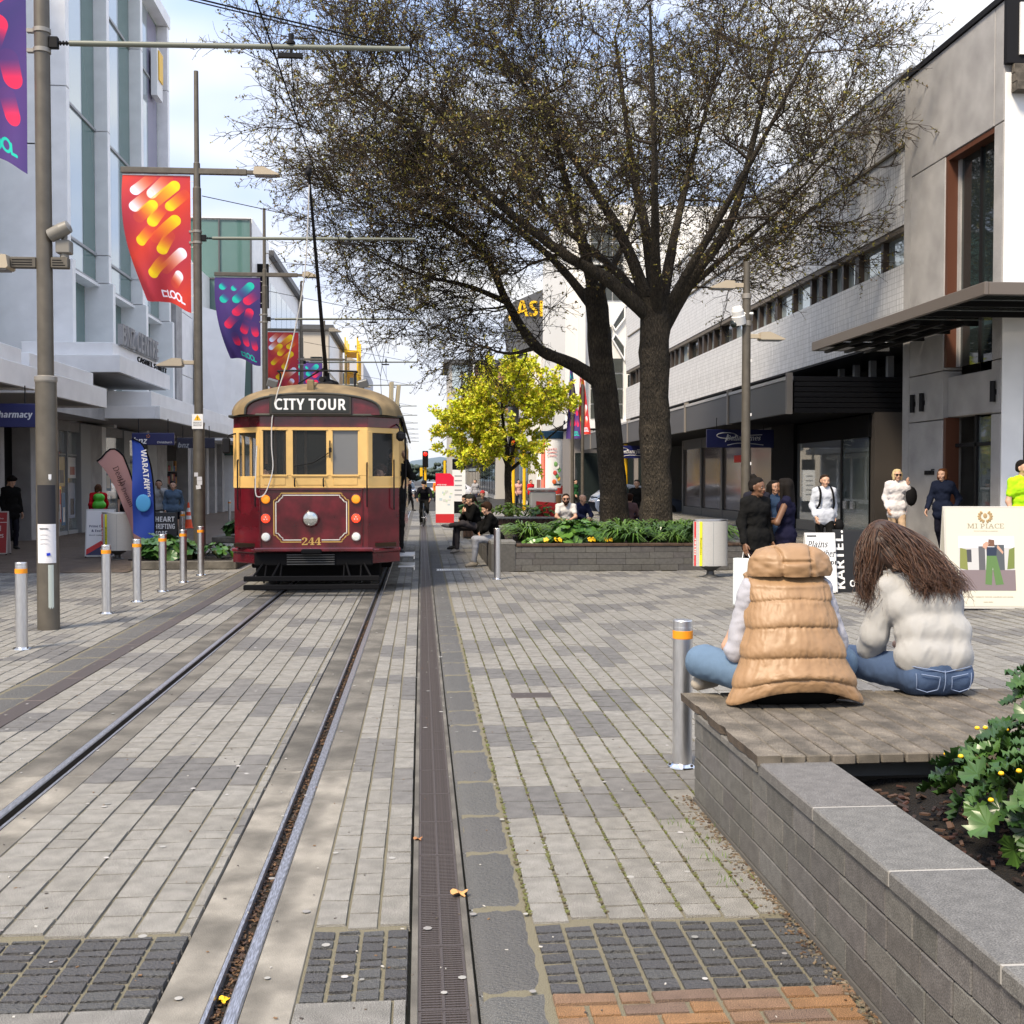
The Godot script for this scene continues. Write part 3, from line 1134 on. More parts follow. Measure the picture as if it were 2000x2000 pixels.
	for j in 8:
		for i in 8:
			pts.append(Vector3(-5.4 + i * 0.27, 0.13 + rng.randf_range(-0.02, 0.05), -24.6 + j * 0.37))
	s4.grid(pts, 8)
	part("soil", s4, mats["soil"], q2)
	var dk := []
	for i in 4:
		dk.append(leaf_mesh(0.26, 0.25, 0.008, 0.06, [Color(0.035, 0.1, 0.025), Color(0.05, 0.13, 0.03), Color(0.03, 0.075, 0.02), Color(0.07, 0.15, 0.04)][i], 3.0).mesh())
	shrub("broad_leaved_plant", "dark broad-leaved plant mound under the blue feather flag", Vector3(-4.95, 0.14, -22.7), Vector3(0.55, 0.42, 0.5), 110, dk, mats["leaf_gloss"], "plant")
	shrub("broad_leaved_plant", "small dark leafy plant at the foot of the second banner pole", Vector3(-4.0, 0.14, -22.9), Vector3(0.4, 0.3, 0.4), 60, gre, mats["leaf_gloss"], "plant")
	var q3 := thing("kerbed_bed", "far kerbed garden bed half hidden behind the tram", "planter")
	var b9 := B.new()
	b9.bx(Vector3(-5.6, 0, -31.0), Vector3(-3.5, 0.17, -34), 0.02)
	part("kerb_stone", b9, mats["old_concrete"], q3)
	shrub("broad_leaved_plant", "leafy plant spilling over the bed left of the tram", Vector3(-4.7, 0.17, -31.5), Vector3(0.6, 0.55, 0.4), 70, dk, mats["leaf_gloss"], "plant")


# ---------------------------------------------------------------- buildings
func slab(parent: Node3D, called: String, a: Vector3, b: Vector3, m: Material, e := 0.0) -> MeshInstance3D:
	var s := B.new()
	s.bx(a, b, e)
	return part(called, s, m, parent)


func goods(parent: Node3D, x: float, z0: float, z1: float, y0: float, y1: float) -> void:
	var b := B.new()
	var cols := [Color(0.5, 0.12, 0.1), Color(0.7, 0.65, 0.6), Color(0.1, 0.2, 0.4), Color(0.55, 0.42, 0.25), Color(0.2, 0.35, 0.2), Color(0.75, 0.75, 0.78), Color(0.08, 0.08, 0.1), Color(0.6, 0.3, 0.1)]
	var y := y0
	while y < y1:
		var z := z0
		b.col = Color(0.3, 0.28, 0.26)
		b.bx(Vector3(x - 0.2, y - 0.03, z0), Vector3(x + 0.2, y, z1))
		while z > z1 + 0.2:
			var w := rng.randf_range(0.12, 0.4)
			b.col = cols[rng.randi() % cols.size()]
			b.bx(Vector3(x - 0.15, y, z - w), Vector3(x + 0.12, y + rng.randf_range(0.2, 0.5), z - 0.03))
			z -= w
		y += 0.6
	part("shelf_stock", b, mats["vertex"], parent).set_meta("kind", "stuff")


func build_west_side() -> void:
	var o := thing("office_building", "tall white office block with deep fins and glass bays above the pharmacy canopies", "building")
	var fins := [-36.0, -40.6, -45.4, -50.1]
	var top := 21.0
	slab(o, "wall", Vector3(-16, 3.4, -50.4), Vector3(-11.6, top, -36.0), mats["white_panel"])
	slab(o, "parapet", Vector3(-12.0, top, -50.5), Vector3(-10.7, top + 0.5, -35.9), mats["white_panel"])
	for i in fins.size():
		var z: float = fins[i]
		for k in 5:
			var y0: float = [3.5, 8.5, 9.45, 13.7, 18.3][k]
			var y1: float = [8.49, 9.44, 13.69, 18.29, top][k]
			slab(o, "fin_panel", Vector3(-11.6 if k == 0 else -11.3, y0, z - 0.32), Vector3(-10.62 if k == 0 else -10.75, y1 - 0.02, z), mats["white_panel"], 0.012)
	for i in 3:
		var z0: float = fins[i] - 0.32
		var z1: float = fins[i + 1]
		var ys := [8.5, 9.45, 13.7, 18.3, top]
		for k in 4:
			var n := 3
			for j in n:
				var za := lerpf(z0, z1, float(j) / n)
				var zb := lerpf(z0, z1, float(j + 1) / n)
				slab(o, "window_pane", Vector3(-11.32, ys[k] + 0.05, zb + 0.015), Vector3(-11.2 + 0.002 * j, ys[k + 1], za - 0.015), mats["sky_glass" if j < 2 else "green_glass"])
		for k in 4:
			slab(o, "transom", Vector3(-11.3, ys[k] - 0.04, z1), Vector3(-11.14, ys[k] + 0.05, z0), mats["grey_panel"])
		slab(o, "sill", Vector3(-11.6, 8.36, z1), Vector3(-11.08, 8.46, z0), mats["white_panel"])
		slab(o, "window_pane", Vector3(-11.66, 4.6, z1), Vector3(-11.58, 8.36, z0 - 1.4), mats["green_glass"])
		slab(o, "window_pane", Vector3(-11.67, 4.6, z0 - 1.36), Vector3(-11.59, 8.36, z0), mats["green_glass"])
		slab(o, "mullion", Vector3(-11.6, 4.6, z0 - 1.4), Vector3(-11.54, 8.36, z0 - 1.36), mats["dark_panel"])
	slab(o, "window_pane", Vector3(-11.3, 13.75, -50.0), Vector3(-11.19, 20.9, -48.4), flat_mat(Color(0.25, 0.24, 0.33), 0.1))
	slab(o, "logo_box", Vector3(-11.1, 17.6, -49.6), Vector3(-10.85, 19.6, -48.6), mats["white"])
	slab(o, "logo_box", Vector3(-10.84, 18.3, -49.5), Vector3(-10.8, 19.5, -48.8), mats["yellow"])
	slab(o, "return_wall", Vector3(-13.6, 4.4, -36.3), Vector3(-11.3, top, -36.02), mats["dark_panel"])
	slab(o, "joint_strip", Vector3(-13.0, 11.9, -36.02), Vector3(-11.4, 11.94, -36.0), mats["grey_panel"])
	for k in 3:
		slab(o, "wall_panel", Vector3(-14, [4.4, 9.5, 14.2][k], -34.6), Vector3(-13.1, [9.46, 14.16, top][k], -14.0), mats["white_panel"], 0.01)
	slab(o, "window_pane", Vector3(-13.9, 4.4, -36.0), Vector3(-13.25, top, -34.62), mats["green_glass"])
	slab(o, "wall", Vector3(-40, 0, -50.4), Vector3(-14, top, -14), mats["white_panel"])
	for s in [[-14.0, -29.2, "glass"], [-29.2, -30.6, "pillar"], [-30.6, -32.6, "dark"], [-32.6, -35.1, "pillar"], [-35.1, -36.2, "glass"], [-36.25, -37.3, "glass"], [-37.3, -38.4, "grey"], [-38.4, -39.7, "pillar"], [-39.7, -40.2, "white"], [-40.2, -42.6, "glass"], [-42.6, -43.4, "grey"], [-43.4, -46.2, "glass"], [-46.2, -47.8, "grey"], [-47.8, -49.6, "pillar"], [-49.6, -50.4, "glass"]]:
		var z0: float = s[0]
		var z1: float = s[1]
		if s[2] == "glass":
			slab(o, "shop_window", Vector3(-10.98, 0.12, z1 + 0.03), Vector3(-10.95, 3.2, z0 - 0.03), mats["glass"])
			slab(o, "window_frame", Vector3(-11.0, 0.0, z1 + 0.03), Vector3(-10.9, 0.12, z0), mats["grey_panel"])
			slab(o, "window_frame", Vector3(-11.0, 0.12, z0 - 0.03), Vector3(-10.9, 3.2, z0 + 0.02), mats["grey_panel"])
			slab(o, "window_frame", Vector3(-11.0, 2.45, z1 + 0.03), Vector3(-10.93, 2.5, z0 - 0.03), mats["grey_panel"])
			goods(o, -11.35, z0, z1, 0.25, 2.6)
		else:
			var m: Material = {"pillar": mats["concrete_wall"], "grey": mats["grey_panel"], "white": mats["white_panel"], "dark": mats["black"]}[s[2]]
			slab(o, {"pillar": "column", "grey": "column", "white": "column", "dark": "doorway"}[s[2]], Vector3(-11.4, 0, z1), Vector3(-10.8 - (0.5 if s[2] == "dark" else 0.0), 3.5, z0), m, 0.01)
	for e in [[-35.25, -36.1, 1.5, 2.4, 0], [-35.2, -35.7, 0.4, 1.4, 1], [-36.35, -37.2, 1.75, 2.4, 2], [-36.4, -37.1, 0.5, 1.6, 3], [-35.75, -36.1, 0.3, 1.3, 4], [-43.6, -44.6, 1.2, 2.3, 5], [-44.8, -45.9, 1.4, 2.4, 1], [-40.5, -41.3, 1.3, 2.3, 4], [-27.2, -28.6, 0.9, 2.2, 5], [-49.7, -50.2, 0.8, 2.2, 2]]:
		slab(o, "window_bill", Vector3(-10.948, e[2], e[1]), Vector3(-10.943, e[3], e[0]), flat_mat([Color(0.45, 0.34, 0.17), Color(0.5, 0.1, 0.07), Color(0.62, 0.62, 0.63), Color(0.3, 0.33, 0.4), Color(0.1, 0.2, 0.32), Color(0.25, 0.3, 0.16)][e[4]], 0.25))
		slab(o, "window_bill", Vector3(-10.9425, e[2] + 0.1, lerpf(e[1], e[0], 0.15)), Vector3(-10.939, lerpf(e[2], e[3], 0.55), lerpf(e[1], e[0], 0.7)), flat_mat([Color(0.08, 0.08, 0.09), Color(0.65, 0.63, 0.6), Color(0.35, 0.12, 0.1)][e[4] % 3], 0.25))
	slab(o, "lintel", Vector3(-11.4, 3.2, -50.4), Vector3(-10.85, 3.5, -14), mats["concrete_wall"])
	slab(o, "shop_back_wall", Vector3(-13.9, 0, -50.4), Vector3(-12.6, 3.5, -14), flat_mat(Color(0.4, 0.36, 0.31)))
	slab(o, "notice_board", Vector3(-10.8, 0.75, -34.9), Vector3(-10.76, 2.55, -33.6), mats["black"])
	slab(o, "notice_sheet", Vector3(-10.757, 0.95, -34.75), Vector3(-10.75, 1.95, -33.75), mats["white"])
	slab(o, "notice_sheet", Vector3(-10.757, 1.97, -34.75), Vector3(-10.75, 2.3, -33.75), mats["navy"])
	for i in 5:
		slab(o, "notice_line", Vector3(-10.75, 1.12 + i * 0.16, -34.6), Vector3(-10.747, 1.14 + i * 0.16, -34.0), mats["grey_panel"])
	for c in [[-12.0, -24.6, -7.98, 3.56, 4.02], [-24.9, -30.0, -8.03, 3.53, 4.02], [-35.6, -52.0, -7.95, 3.56, 3.95]]:
		var cn := thing("shop_canopy", {-12.0: "white boxed canopy over the pharmacy, nearest on the left", -24.9: "white stepped canopy behind the first banner pole with a dark camera dome", -35.6: "white boxed canopy reaching the tram, over the blue bank sign"}[c[0]], "canopy")
		slab(cn, "fascia", Vector3(c[2] - 0.12, c[3], c[1]), Vector3(c[2], c[4], c[0]), mats["white_panel"], 0.008)
		slab(cn, "fascia", Vector3(-11.3, c[3] + 0.004, c[0] - 0.1), Vector3(c[2] - 0.125, c[4] - 0.004, c[0]), mats["white_panel"], 0.008)
		slab(cn, "fascia", Vector3(-11.3, c[3] + 0.004, c[1]), Vector3(c[2] - 0.125, c[4] - 0.004, c[1] + 0.1), mats["white_panel"], 0.008)
		slab(cn, "upper_step", Vector3(-11.5, c[4] - 0.05, c[1] + 0.05), Vector3(c[2] - 0.32, 4.42, c[0] - 0.3), mats["white_panel"], 0.01)
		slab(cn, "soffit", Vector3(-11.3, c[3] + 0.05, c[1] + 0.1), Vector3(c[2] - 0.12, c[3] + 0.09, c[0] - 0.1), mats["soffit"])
	slab(o, "bulkhead", Vector3(-11.4, 3.5, -36), Vector3(-9.6, 4.5, -30.05), mats["concrete_wall"])
	var e := thing("entrance_canopy", "raised white boxed canopy with silver letters over the office entrance", "canopy")
	slab(e, "fascia", Vector3(-11.6, 4.82, -40.6), Vector3(-8.72, 5.32, -34.0), mats["white_panel"], 0.01)
	slab(e, "upper_step", Vector3(-11.6, 5.32, -40.4), Vector3(-9.0, 5.72, -34.3), mats["white_panel"], 0.01)
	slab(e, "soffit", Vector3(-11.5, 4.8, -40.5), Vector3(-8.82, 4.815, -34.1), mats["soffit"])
	words_on(e, "BNZ CENTRE", 4.6, Transform3D(Basis(Vector3.UP, PI / 2), Vector3(-8.95, 6.05, -37.3)), mats["concrete_wall"], "Droid Sans", 0.16, 0.62, 700)
	words_on(e, "CASHEL STREET", 4.0, Transform3D(Basis(Vector3.UP, PI / 2), Vector3(-8.7, 5.42, -38.0)), mats["black"], "Droid Sans", 0.03, 0.16, 700)
	slab(e, "letter_rail", Vector3(-9.05, 5.7, -39.8), Vector3(-8.95, 5.76, -34.9), mats["grey_panel"])

	var p := thing("pleated_building", "white building with folded triangular facade pleats beyond the office block", "building")
	slab(p, "wall", Vector3(-30, 3.4, -62), Vector3(-11.2, 12.4, -50.6), mats["white_panel"])
	slab(p, "column", Vector3(-11.4, 3.4, -51.9), Vector3(-10.6, 13.0, -50.7), mats["concrete_wall"])
	for k in 3:
		slab(p, "wall_panel", Vector3(-11.4, [3.6, 6.4, 9.2][k], -54.4), Vector3(-10.62, [6.37, 9.17, 11.9][k], -51.95), mats["white_panel"], 0.01)
	for i in 5:
		var z := -54.5 - i * 1.55
		var b := B.new()
		var yt := 9.6 - (0.0 if i % 2 == 0 else 1.0)
		var a0 := Vector3(-10.6, 9.9, z)
		var a1 := Vector3(-9.2, yt, z - 0.9)
		var a2 := Vector3(-10.4, 9.4, z - 1.55)
		var b0 := Vector3(-10.1, 4.2, z)
		var b1 := Vector3(-9.35, 4.2, z - 0.35 - 0.3 * (i % 2))
		var b2 := Vector3(-10.1, 4.2, z - 1.55)
		b.tri(a0, b0, b1, Vector3(1, 0, 1)); b.tri(a0, b1, a1, Vector3(1, 0, 1))
		b.tri(a1, b1, b2, Vector3(1, 0, -1)); b.tri(a1, b2, a2, Vector3(1, 0, -1))
		b.tri(a0, a1, a2, Vector3.UP)
		b.tri(b0, b1, b2, Vector3.DOWN)
		part("pleat", b, mats["white_panel"], p)
	slab(p, "fascia", Vector3(-11, 3.55, -62), Vector3(-9.0, 4.15, -54.5), mats["white_panel"])
	for i in 5:
		slab(p, "column", Vector3(-10.9, 0, -52.6 - i * 2.2), Vector3(-10.4, 3.6, -52.0 - i * 2.2), mats["concrete_wall"])
		slab(p, "shop_window", Vector3(-11.0, 0.1, -54.15 - i * 2.2), Vector3(-10.95, 3.4, -52.65 - i * 2.2), mats["glass"])
	goods(p, -11.8, -52, -62, 0.3, 2.4)
	slab(p, "shop_back_wall", Vector3(-14, 0, -62), Vector3(-12.5, 3.4, -50.6), flat_mat(Color(0.16, 0.15, 0.14)))

	var g := thing("green_glass_building", "building with a green glass corner and white flank behind the second banner", "building")
	slab(g, "wall", Vector3(-30, 0, -69), Vector3(-9.0, 15.7, -62.3), mats["white_panel"])
	for i in 4:
		for k in 4:
			slab(g, "window_pane", Vector3(-9.05 - (i + 1) * 1.66, 3.0 + k * 3.15, -62.3), Vector3(-9.08 - i * 1.66, 6.08 + k * 3.15, -62.1), mats["green_glass"])
		slab(g, "mullion", Vector3(-9.05 - i * 1.66 - 0.03, 3.0, -62.08), Vector3(-9.0 - i * 1.66, 15.6, -62.0), mats["dark_panel"])
	for k in 4:
		slab(g, "transom", Vector3(-16, 6.08 + k * 3.15, -62.09), Vector3(-9.0, 6.15 + k * 3.15, -62.02), mats["dark_panel"])
	var ps := thing("projecting_sign", "black upright projecting sign on the white flank of the green glass building", "sign")
	slab(ps, "panel", Vector3(-9.0, 11.2, -64.4), Vector3(-8.4, 13.6, -64.1), mats["black"])
	slab(ps, "bracket", Vector3(-9.02, 11.6, -64.3), Vector3(-8.5, 11.7, -64.2), mats["black_metal"])
	slab(ps, "bracket", Vector3(-9.02, 13.1, -64.3), Vector3(-8.5, 13.2, -64.2), mats["black_metal"])
	var w := thing("white_flank_building", "long pale building with a dark overhanging roof edge behind the tram", "building")
	slab(w, "wall", Vector3(-30, 0, -86), Vector3(-9.1, 15.0, -69.6), mats["white_panel"])
	slab(w, "roof", Vector3(-30, 15.02, -86.4), Vector3(-8.75, 15.4, -69.4), mats["dark_panel"])
	slab(w, "corner_post", Vector3(-9.1, 0, -86.3), Vector3(-8.85, 15.0, -85.9), mats["concrete_wall"])
	for k in 5:
		slab(w, "window_pane", Vector3(-9.12, 4, -72.9 - k * 2.7), Vector3(-9.08, 13.6, -70.4 - k * 2.7), mats["sky_glass"])
	slab(w, "canopy", Vector3(-9.1, 3.6, -86), Vector3(-7.6, 4.0, -69.6), mats["dark_panel"])
	for i in 6:
		slab(w, "shop_window", Vector3(-9.1, 0.3, -72.2 - i * 2.7), Vector3(-9.06, 3.3, -70.0 - i * 2.7), mats["dark_glass"])
	var q := thing("beige_building", "beige building with rows of dark windows and white letters far up the street", "building")
	slab(q, "wall", Vector3(-30, 0, -130), Vector3(-8.8, 16.0, -110), flat_mat(Color(0.47, 0.42, 0.35), 0.8))
	for i in 5:
		for k in 4:
			slab(q, "window_pane", Vector3(-10.5 - i * 1.7, 4.6 + k * 2.4, -110.05), Vector3(-9.4 - i * 1.7, 6.2 + k * 2.4, -109.96), mats["dark_glass"])
	slab(q, "roof", Vector3(-30, 16.0, -130), Vector3(-8.3, 16.4, -109.6), mats["dark_panel"])
	words_on(q, "RE", 1.6, at(-10.2, 10.3, -109.9), mats["white"], "Droid Sans", 0.1, 1.0, 700)
	for k in 3:
		slab(q, "upper_flank", Vector3(-8.8, 4.0 + 4 * k, -118 - 3 * k), Vector3(-8.75, 7.6 + 4 * k, -111), mats["white_panel"])
	var sc := thing("scaffold", "yellow scaffold frame standing beside the beige building", "scaffold")
	for i in 3:
		for k in 2:
			slab(sc, "upright", Vector3(-8.2 + k * 1.3, 0, -124 - i * 3), Vector3(-8.05 + k * 1.3, 17.0, -123.85 - i * 3), mats["yellow"])
	for k in 7:
		slab(sc, "ledger", Vector3(-8.2, 2.2 + k * 2.2, -130), Vector3(-6.8, 2.4 + k * 2.2, -123.8), mats["yellow"])
	var tq := thing("office_block", "tall plain office block far off behind the beige building", "building")
	slab(tq, "wall", Vector3(-24, 0, -240), Vector3(-10, 22, -200), flat_mat(Color(0.5, 0.5, 0.52), 0.7))
	for k in 5:
		slab(tq, "window_band", Vector3(-23, 4 + k * 3.6, -199.98), Vector3(-10.6, 5.8 + k * 3.6, -199.9), mats["dark_glass"])


func tile_tex() -> ImageTexture:
	var n := 256
	var im := Image.create(n, n, false, Image.FORMAT_RGB8)
	for j in 8:
		for i in 8:
			var g := 0.92 + 0.07 * rng.randf()
			im.fill_rect(Rect2i(i * 32, j * 32, 32, 32), Color(0.8, 0.8, 0.8))
			im.fill_rect(Rect2i(i * 32 + 2, j * 32 + 2, 28, 28), Color(g, g, g))
	return ImageTexture.create_from_image(im)


func build_east_side() -> void:
	var cw: Material = mats["concrete_wall"]
	var o := thing("concrete_shop_building", "smooth grey concrete building with tall timber-lined window at the right edge", "building")
	var X := 10.45
	for w in [[-23.8, -20.26, 8.16, 10.3], [-20.25, -19.91, 8.16, 10.3], [-23.8, -22.2, 3.9, 8.14], [-23.8, -22.2, 2.92, 3.88], [-23.8, -22.2, 0.1, 2.9], [-20.25, -19.91, 3.9, 8.14], [-20.25, -19.91, 2.92, 3.88], [-20.25, -19.91, 0.1, 2.9], [-22.2, -20.25, 2.95, 3.75]]:
		slab(o, "wall_panel", Vector3(X + (0.1 if w[0] == -22.2 else 0.0), w[2], w[0] + 0.006), Vector3(X + 0.4, w[3], w[1] - 0.006), cw, 0.01)
	slab(o, "wall_panel", Vector3(X + 0.006, 0.1, -19.9), Vector3(X + 0.42, 9.0, -19.86), mats["white_panel"], 0.008)
	slab(o, "side_wall", Vector3(X + 0.01, 0.1, -24.15), Vector3(16, 10.28, -23.82), cw)
	slab(o, "roof", Vector3(X - 0.04, 10.31, -24.2), Vector3(18, 10.42, -19.82), mats["black_metal"])
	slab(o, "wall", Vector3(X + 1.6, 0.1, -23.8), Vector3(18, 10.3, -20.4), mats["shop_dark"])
	slab(o, "reveal", Vector3(X + 0.02, 3.95, -22.2), Vector3(X + 0.3, 8.14, -22.1), mats["dark_wood"])
	slab(o, "reveal", Vector3(X + 0.02, 0.12, -22.2), Vector3(X + 0.3, 2.94, -22.1), mats["dark_wood"])
	slab(o, "reveal", Vector3(X + 0.02, 8.05, -22.1), Vector3(X + 0.3, 8.15, -20.25), mats["dark_wood"])
	for i in 2:
		slab(o, "window_pane", Vector3(X + 0.26, 3.95, -22.1 + i * 0.95), Vector3(X + 0.28, 8.05, -21.18 + i * 0.92), mats["dark_glass"])
	slab(o, "mullion", Vector3(X + 0.22, 3.95, -21.2), Vector3(X + 0.3, 8.05, -21.14), mats["black_metal"])
	slab(o, "mullion", Vector3(X + 0.22, 3.95, -22.1), Vector3(X + 0.3, 8.05, -22.0), mats["concrete_wall"])
	slab(o, "door_frame", Vector3(X + 0.22, 0.12, -21.3), Vector3(X + 0.3, 2.95, -21.22), mats["black_metal"])
	slab(o, "door_pane", Vector3(X + 0.26, 0.2, -21.2), Vector3(X + 0.28, 2.9, -20.3), mats["glass"])
	slab(o, "door_frame", Vector3(X + 0.22, 2.35, -22.1), Vector3(X + 0.3, 2.42, -20.26), mats["black_metal"])
	for i in 3:
		var b := B.new()
		b.cyl(Vector3(X - 0.06, 3.12, [-23.5, -23.05, -20.08][i]), Vector3(X - 0.06, 3.5, [-23.5, -23.05, -20.08][i]), 0.05)
		b.bx(Vector3(X - 0.06, 3.25, [-23.53, -23.08, -20.11][i]), Vector3(X, 3.35, [-23.47, -23.02, -20.05][i]))
		part("wall_light", b, mats["black_metal"], o)
	words_on(o, "mecchi", 0.42, Transform3D(Basis(Vector3.UP, -PI / 2), Vector3(X - 0.01, 1.86, -22.75)), mats["black_metal"], "Droid Sans", 0.03, 0.12, 700)
	slab(o, "window_pane", Vector3(X + 0.55, 0.2, -19.96), Vector3(15, 8.9, -19.93), mats["dark_glass"])
	slab(o, "window_frame", Vector3(X + 0.44, 0.1, -19.97), Vector3(X + 0.55, 8.95, -19.84), mats["black_metal"])
	slab(o, "window_frame", Vector3(X + 0.55, 3.0, -19.95), Vector3(15, 3.2, -19.85), mats["black_metal"])
	for k in 3:
		var b := B.new()
		b.col = Color(0.24, 0.21, 0.17)
		b.bx(Vector3(X + 0.1, 8.62 + k * 0.17, -19.85), Vector3(15, 8.78 + k * 0.17, -19.62 - 0.06 * k), 0.006)
		part("board", b, mats["wood_deck"], o)
	slab(o, "lightbox_frame", Vector3(X - 0.02, 9.14, -19.9), Vector3(15, 10.3, -19.78), mats["black_metal"])
	slab(o, "lightbox", Vector3(X + 0.2, 9.28, -19.79), Vector3(15, 10.2, -19.74), mats["white"])
	var scr := B.new()
	for k in 2:
		var pth := []
		for i in 15:
			pth.append(Vector3(X + 0.3 + i * 0.05 + 0.04 * sin(i * 1.9), 9.75 - k * 0.28 + 0.12 * sin(i * 1.4 + k), -19.735))
		scr.tube(smooth_path(pth, 3), [0.006], 4)
	part("lettering", scr, mats["grey_panel"], o)
	slab(o, "lightbox", Vector3(X + 0.62, 3.3, -19.9), Vector3(15, 4.0, -19.8), mats["white"])
	slab(o, "roof_vent", Vector3(12.3, 10.4, -27), Vector3(13, 11.6, -26), mats["grey_panel"])
	var c := thing("glass_canopy", "dark steel and glass canopy projecting over the shop door at the right", "canopy")
	slab(c, "fascia", Vector3(8.65, 4.55, -24.8), Vector3(8.72, 4.75, -17.0), flat_mat(Color(0.13, 0.11, 0.095), 0.45), 0.008)
	slab(c, "fascia", Vector3(8.725, 4.552, -17.07), Vector3(15, 4.748, -17.0), flat_mat(Color(0.13, 0.11, 0.095), 0.45), 0.008)
	slab(c, "fascia", Vector3(8.725, 4.552, -24.8), Vector3(10.4, 4.748, -24.72), flat_mat(Color(0.06, 0.06, 0.06), 0.45), 0.008)
	for i in 7:
		slab(c, "purlin", Vector3(8.73, 4.58, -24.2 + i * 1.15), Vector3(12 if i > 3 else 10.42, 4.68, -24.14 + i * 1.15), mats["black_metal"])
	for i in 6:
		slab(c, "glass_pane", Vector3(8.76, 4.69, -24.15 + i * 1.15), Vector3(12 if i > 2 else 10.42, 4.72, -23.05 + i * 1.15), flat_mat(Color(0.035, 0.04, 0.04), 0.05))
	for i in 3:
		slab(c, "slat", Vector3(8.9 + i * 0.45, 4.5, -24.7), Vector3(8.98 + i * 0.45, 4.56, -20.0), mats["black_metal"])

	var tile := mat("wall_tile", Color(0.84, 0.84, 0.85), 0.38, 0, {"tex": tile_tex(), "tri": Vector3(1.0, 1.0, 1.0) / 1.04, "tex2": noise_tex("streak", 0.02, 0.86, 1.0), "tri2": Vector3(0.8, 0.12, 0.8)})
	var s := thing("tiled_store_building", "white tiled two storey store with a long strip of windows", "building")
	var zs := [-24.2, -26.6, -31.2, -35.8, -40.4, -45.0, -49.6, -54.2, -58.7]
	for i in zs.size() - 1:
		slab(s, "wall_panel", Vector3(10.6, 7.32, zs[i + 1] + 0.012), Vector3(11.1, 10.6, zs[i]), tile)
		slab(s, "wall_panel", Vector3(10.6, 4.83, zs[i + 1] + 0.012), Vector3(11.1, 6.45, zs[i]), tile)
	slab(s, "wall", Vector3(11.1, 4.83, -58.7), Vector3(26, 10.55, -24.25), mats["white_panel"])
	slab(s, "parapet_cap", Vector3(10.57, 10.6, -58.72), Vector3(11.2, 10.66, -24.15), mats["grey_panel"])
	slab(s, "head_trim", Vector3(10.62, 7.18, -58.7), Vector3(11.0, 7.32, -24.2), flat_mat(Color(0.13, 0.11, 0.09)))
	slab(s, "conduit", Vector3(10.55, 9.0, -58), Vector3(10.595, 9.05, -24.2), flat_mat(Color(0.14, 0.12, 0.08)))
	var z := -24.3
	var k := 0
	while z > -58.4:
		var w: float = [1.55, 1.6, 0.9, 0.8, 0.85, 0.7][k % 6]
		slab(s, "window_pane", Vector3(10.82, 6.47, z - w + 0.06), Vector3(10.85, 7.18, z - 0.06), mats["sky_glass" if rng.randf() < 0.7 else "dark_glass"])
		slab(s, "mullion", Vector3(10.68, 6.46, z - 0.07), Vector3(10.86, 7.18, z + 0.06 + (0.12 if k % 3 == 2 else 0.0)), flat_mat(Color(0.035, 0.025, 0.02), 0.5))
		z -= w
		k += 1
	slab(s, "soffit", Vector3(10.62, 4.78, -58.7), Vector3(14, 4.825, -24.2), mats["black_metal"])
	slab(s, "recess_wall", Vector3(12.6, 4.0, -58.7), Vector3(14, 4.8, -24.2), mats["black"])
	for i in 6:
		slab(s, "downpipe", Vector3(11.6, 4.2, -25.6 - i * 1.1), Vector3(11.75, 4.8, -25.45 - i * 1.1), mats["grey_panel"])
	for i in 4:
		var za := -34.95 - i * 3.1
		slab(s, "shop_window", Vector3(11.03, 0.62, za - 2.85), Vector3(11.06, 2.95, za), flat_mat(Color(0.13, 0.11, 0.105), 0.12))
		slab(s, "pilaster", Vector3(10.95, 0.1, za - 3.1), Vector3(11.2, 3.3, za - 2.85), mats["dark_panel"])
	slab(s, "stall_riser", Vector3(10.96, 0.1, -47.4), Vector3(11.15, 0.6, -34.9), mats["dark_panel"])
	slab(s, "window_head", Vector3(10.96, 2.95, -47.4), Vector3(11.15, 3.4, -34.9), mats["dark_panel"])
	slab(s, "sale_display", Vector3(11.026, 2.3, -39.6), Vector3(11.03, 2.55, -38.6), flat_mat(Color(0.75, 0.03, 0.02)))
	slab(s, "column", Vector3(10.9, 0.1, -34.9), Vector3(11.6, 3.4, -32.75), mats["black"])
	slab(s, "shop_window", Vector3(11.0, 0.55, -32.7), Vector3(11.02, 2.75, -29.2), mats["mirror_glass"])
	slab(s, "shop_window", Vector3(11.01, 0.25, -29.1), Vector3(11.03, 2.75, -27.4), mats["glass"])
	slab(s, "window_head", Vector3(10.98, 2.75, -32.7), Vector3(11.4, 3.3, -27.3), mats["black"])
	slab(s, "stall_riser", Vector3(10.97, 0.1, -32.7), Vector3(11.2, 0.55, -29.2), flat_mat(Color(0.3, 0.27, 0.23)))
	slab(s, "door_frame", Vector3(10.98, 0.2, -29.2), Vector3(11.06, 2.75, -29.1), mats["black_metal"])
	goods(s, 12.0, -27.4, -29.2, 0.5, 2.4)
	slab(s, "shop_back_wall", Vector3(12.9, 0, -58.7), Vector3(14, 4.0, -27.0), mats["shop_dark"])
	slab(s, "return_wall", Vector3(11.05, 0.1, -27.35), Vector3(13, 3.35, -27.1), flat_mat(Color(0.085, 0.075, 0.068), 0.8))
	slab(s, "alarm_light", Vector3(11.75, 2.0, -27.1), Vector3(11.82, 2.25, -27.05), flat_mat(Color(0.6, 0.02, 0.02)))
	slab(s, "door_handle", Vector3(10.94, 0.95, -28.4), Vector3(10.99, 1.15, -28.2), mats["chrome"])
	slab(s, "door_handle", Vector3(10.94, 0.95, -28.9), Vector3(10.99, 1.15, -28.7), mats["chrome"])
	var d := thing("store_canopy", "long dark grey store canopy with pale edge posts, above the blue script signs", "canopy")
	var zc := -27.2
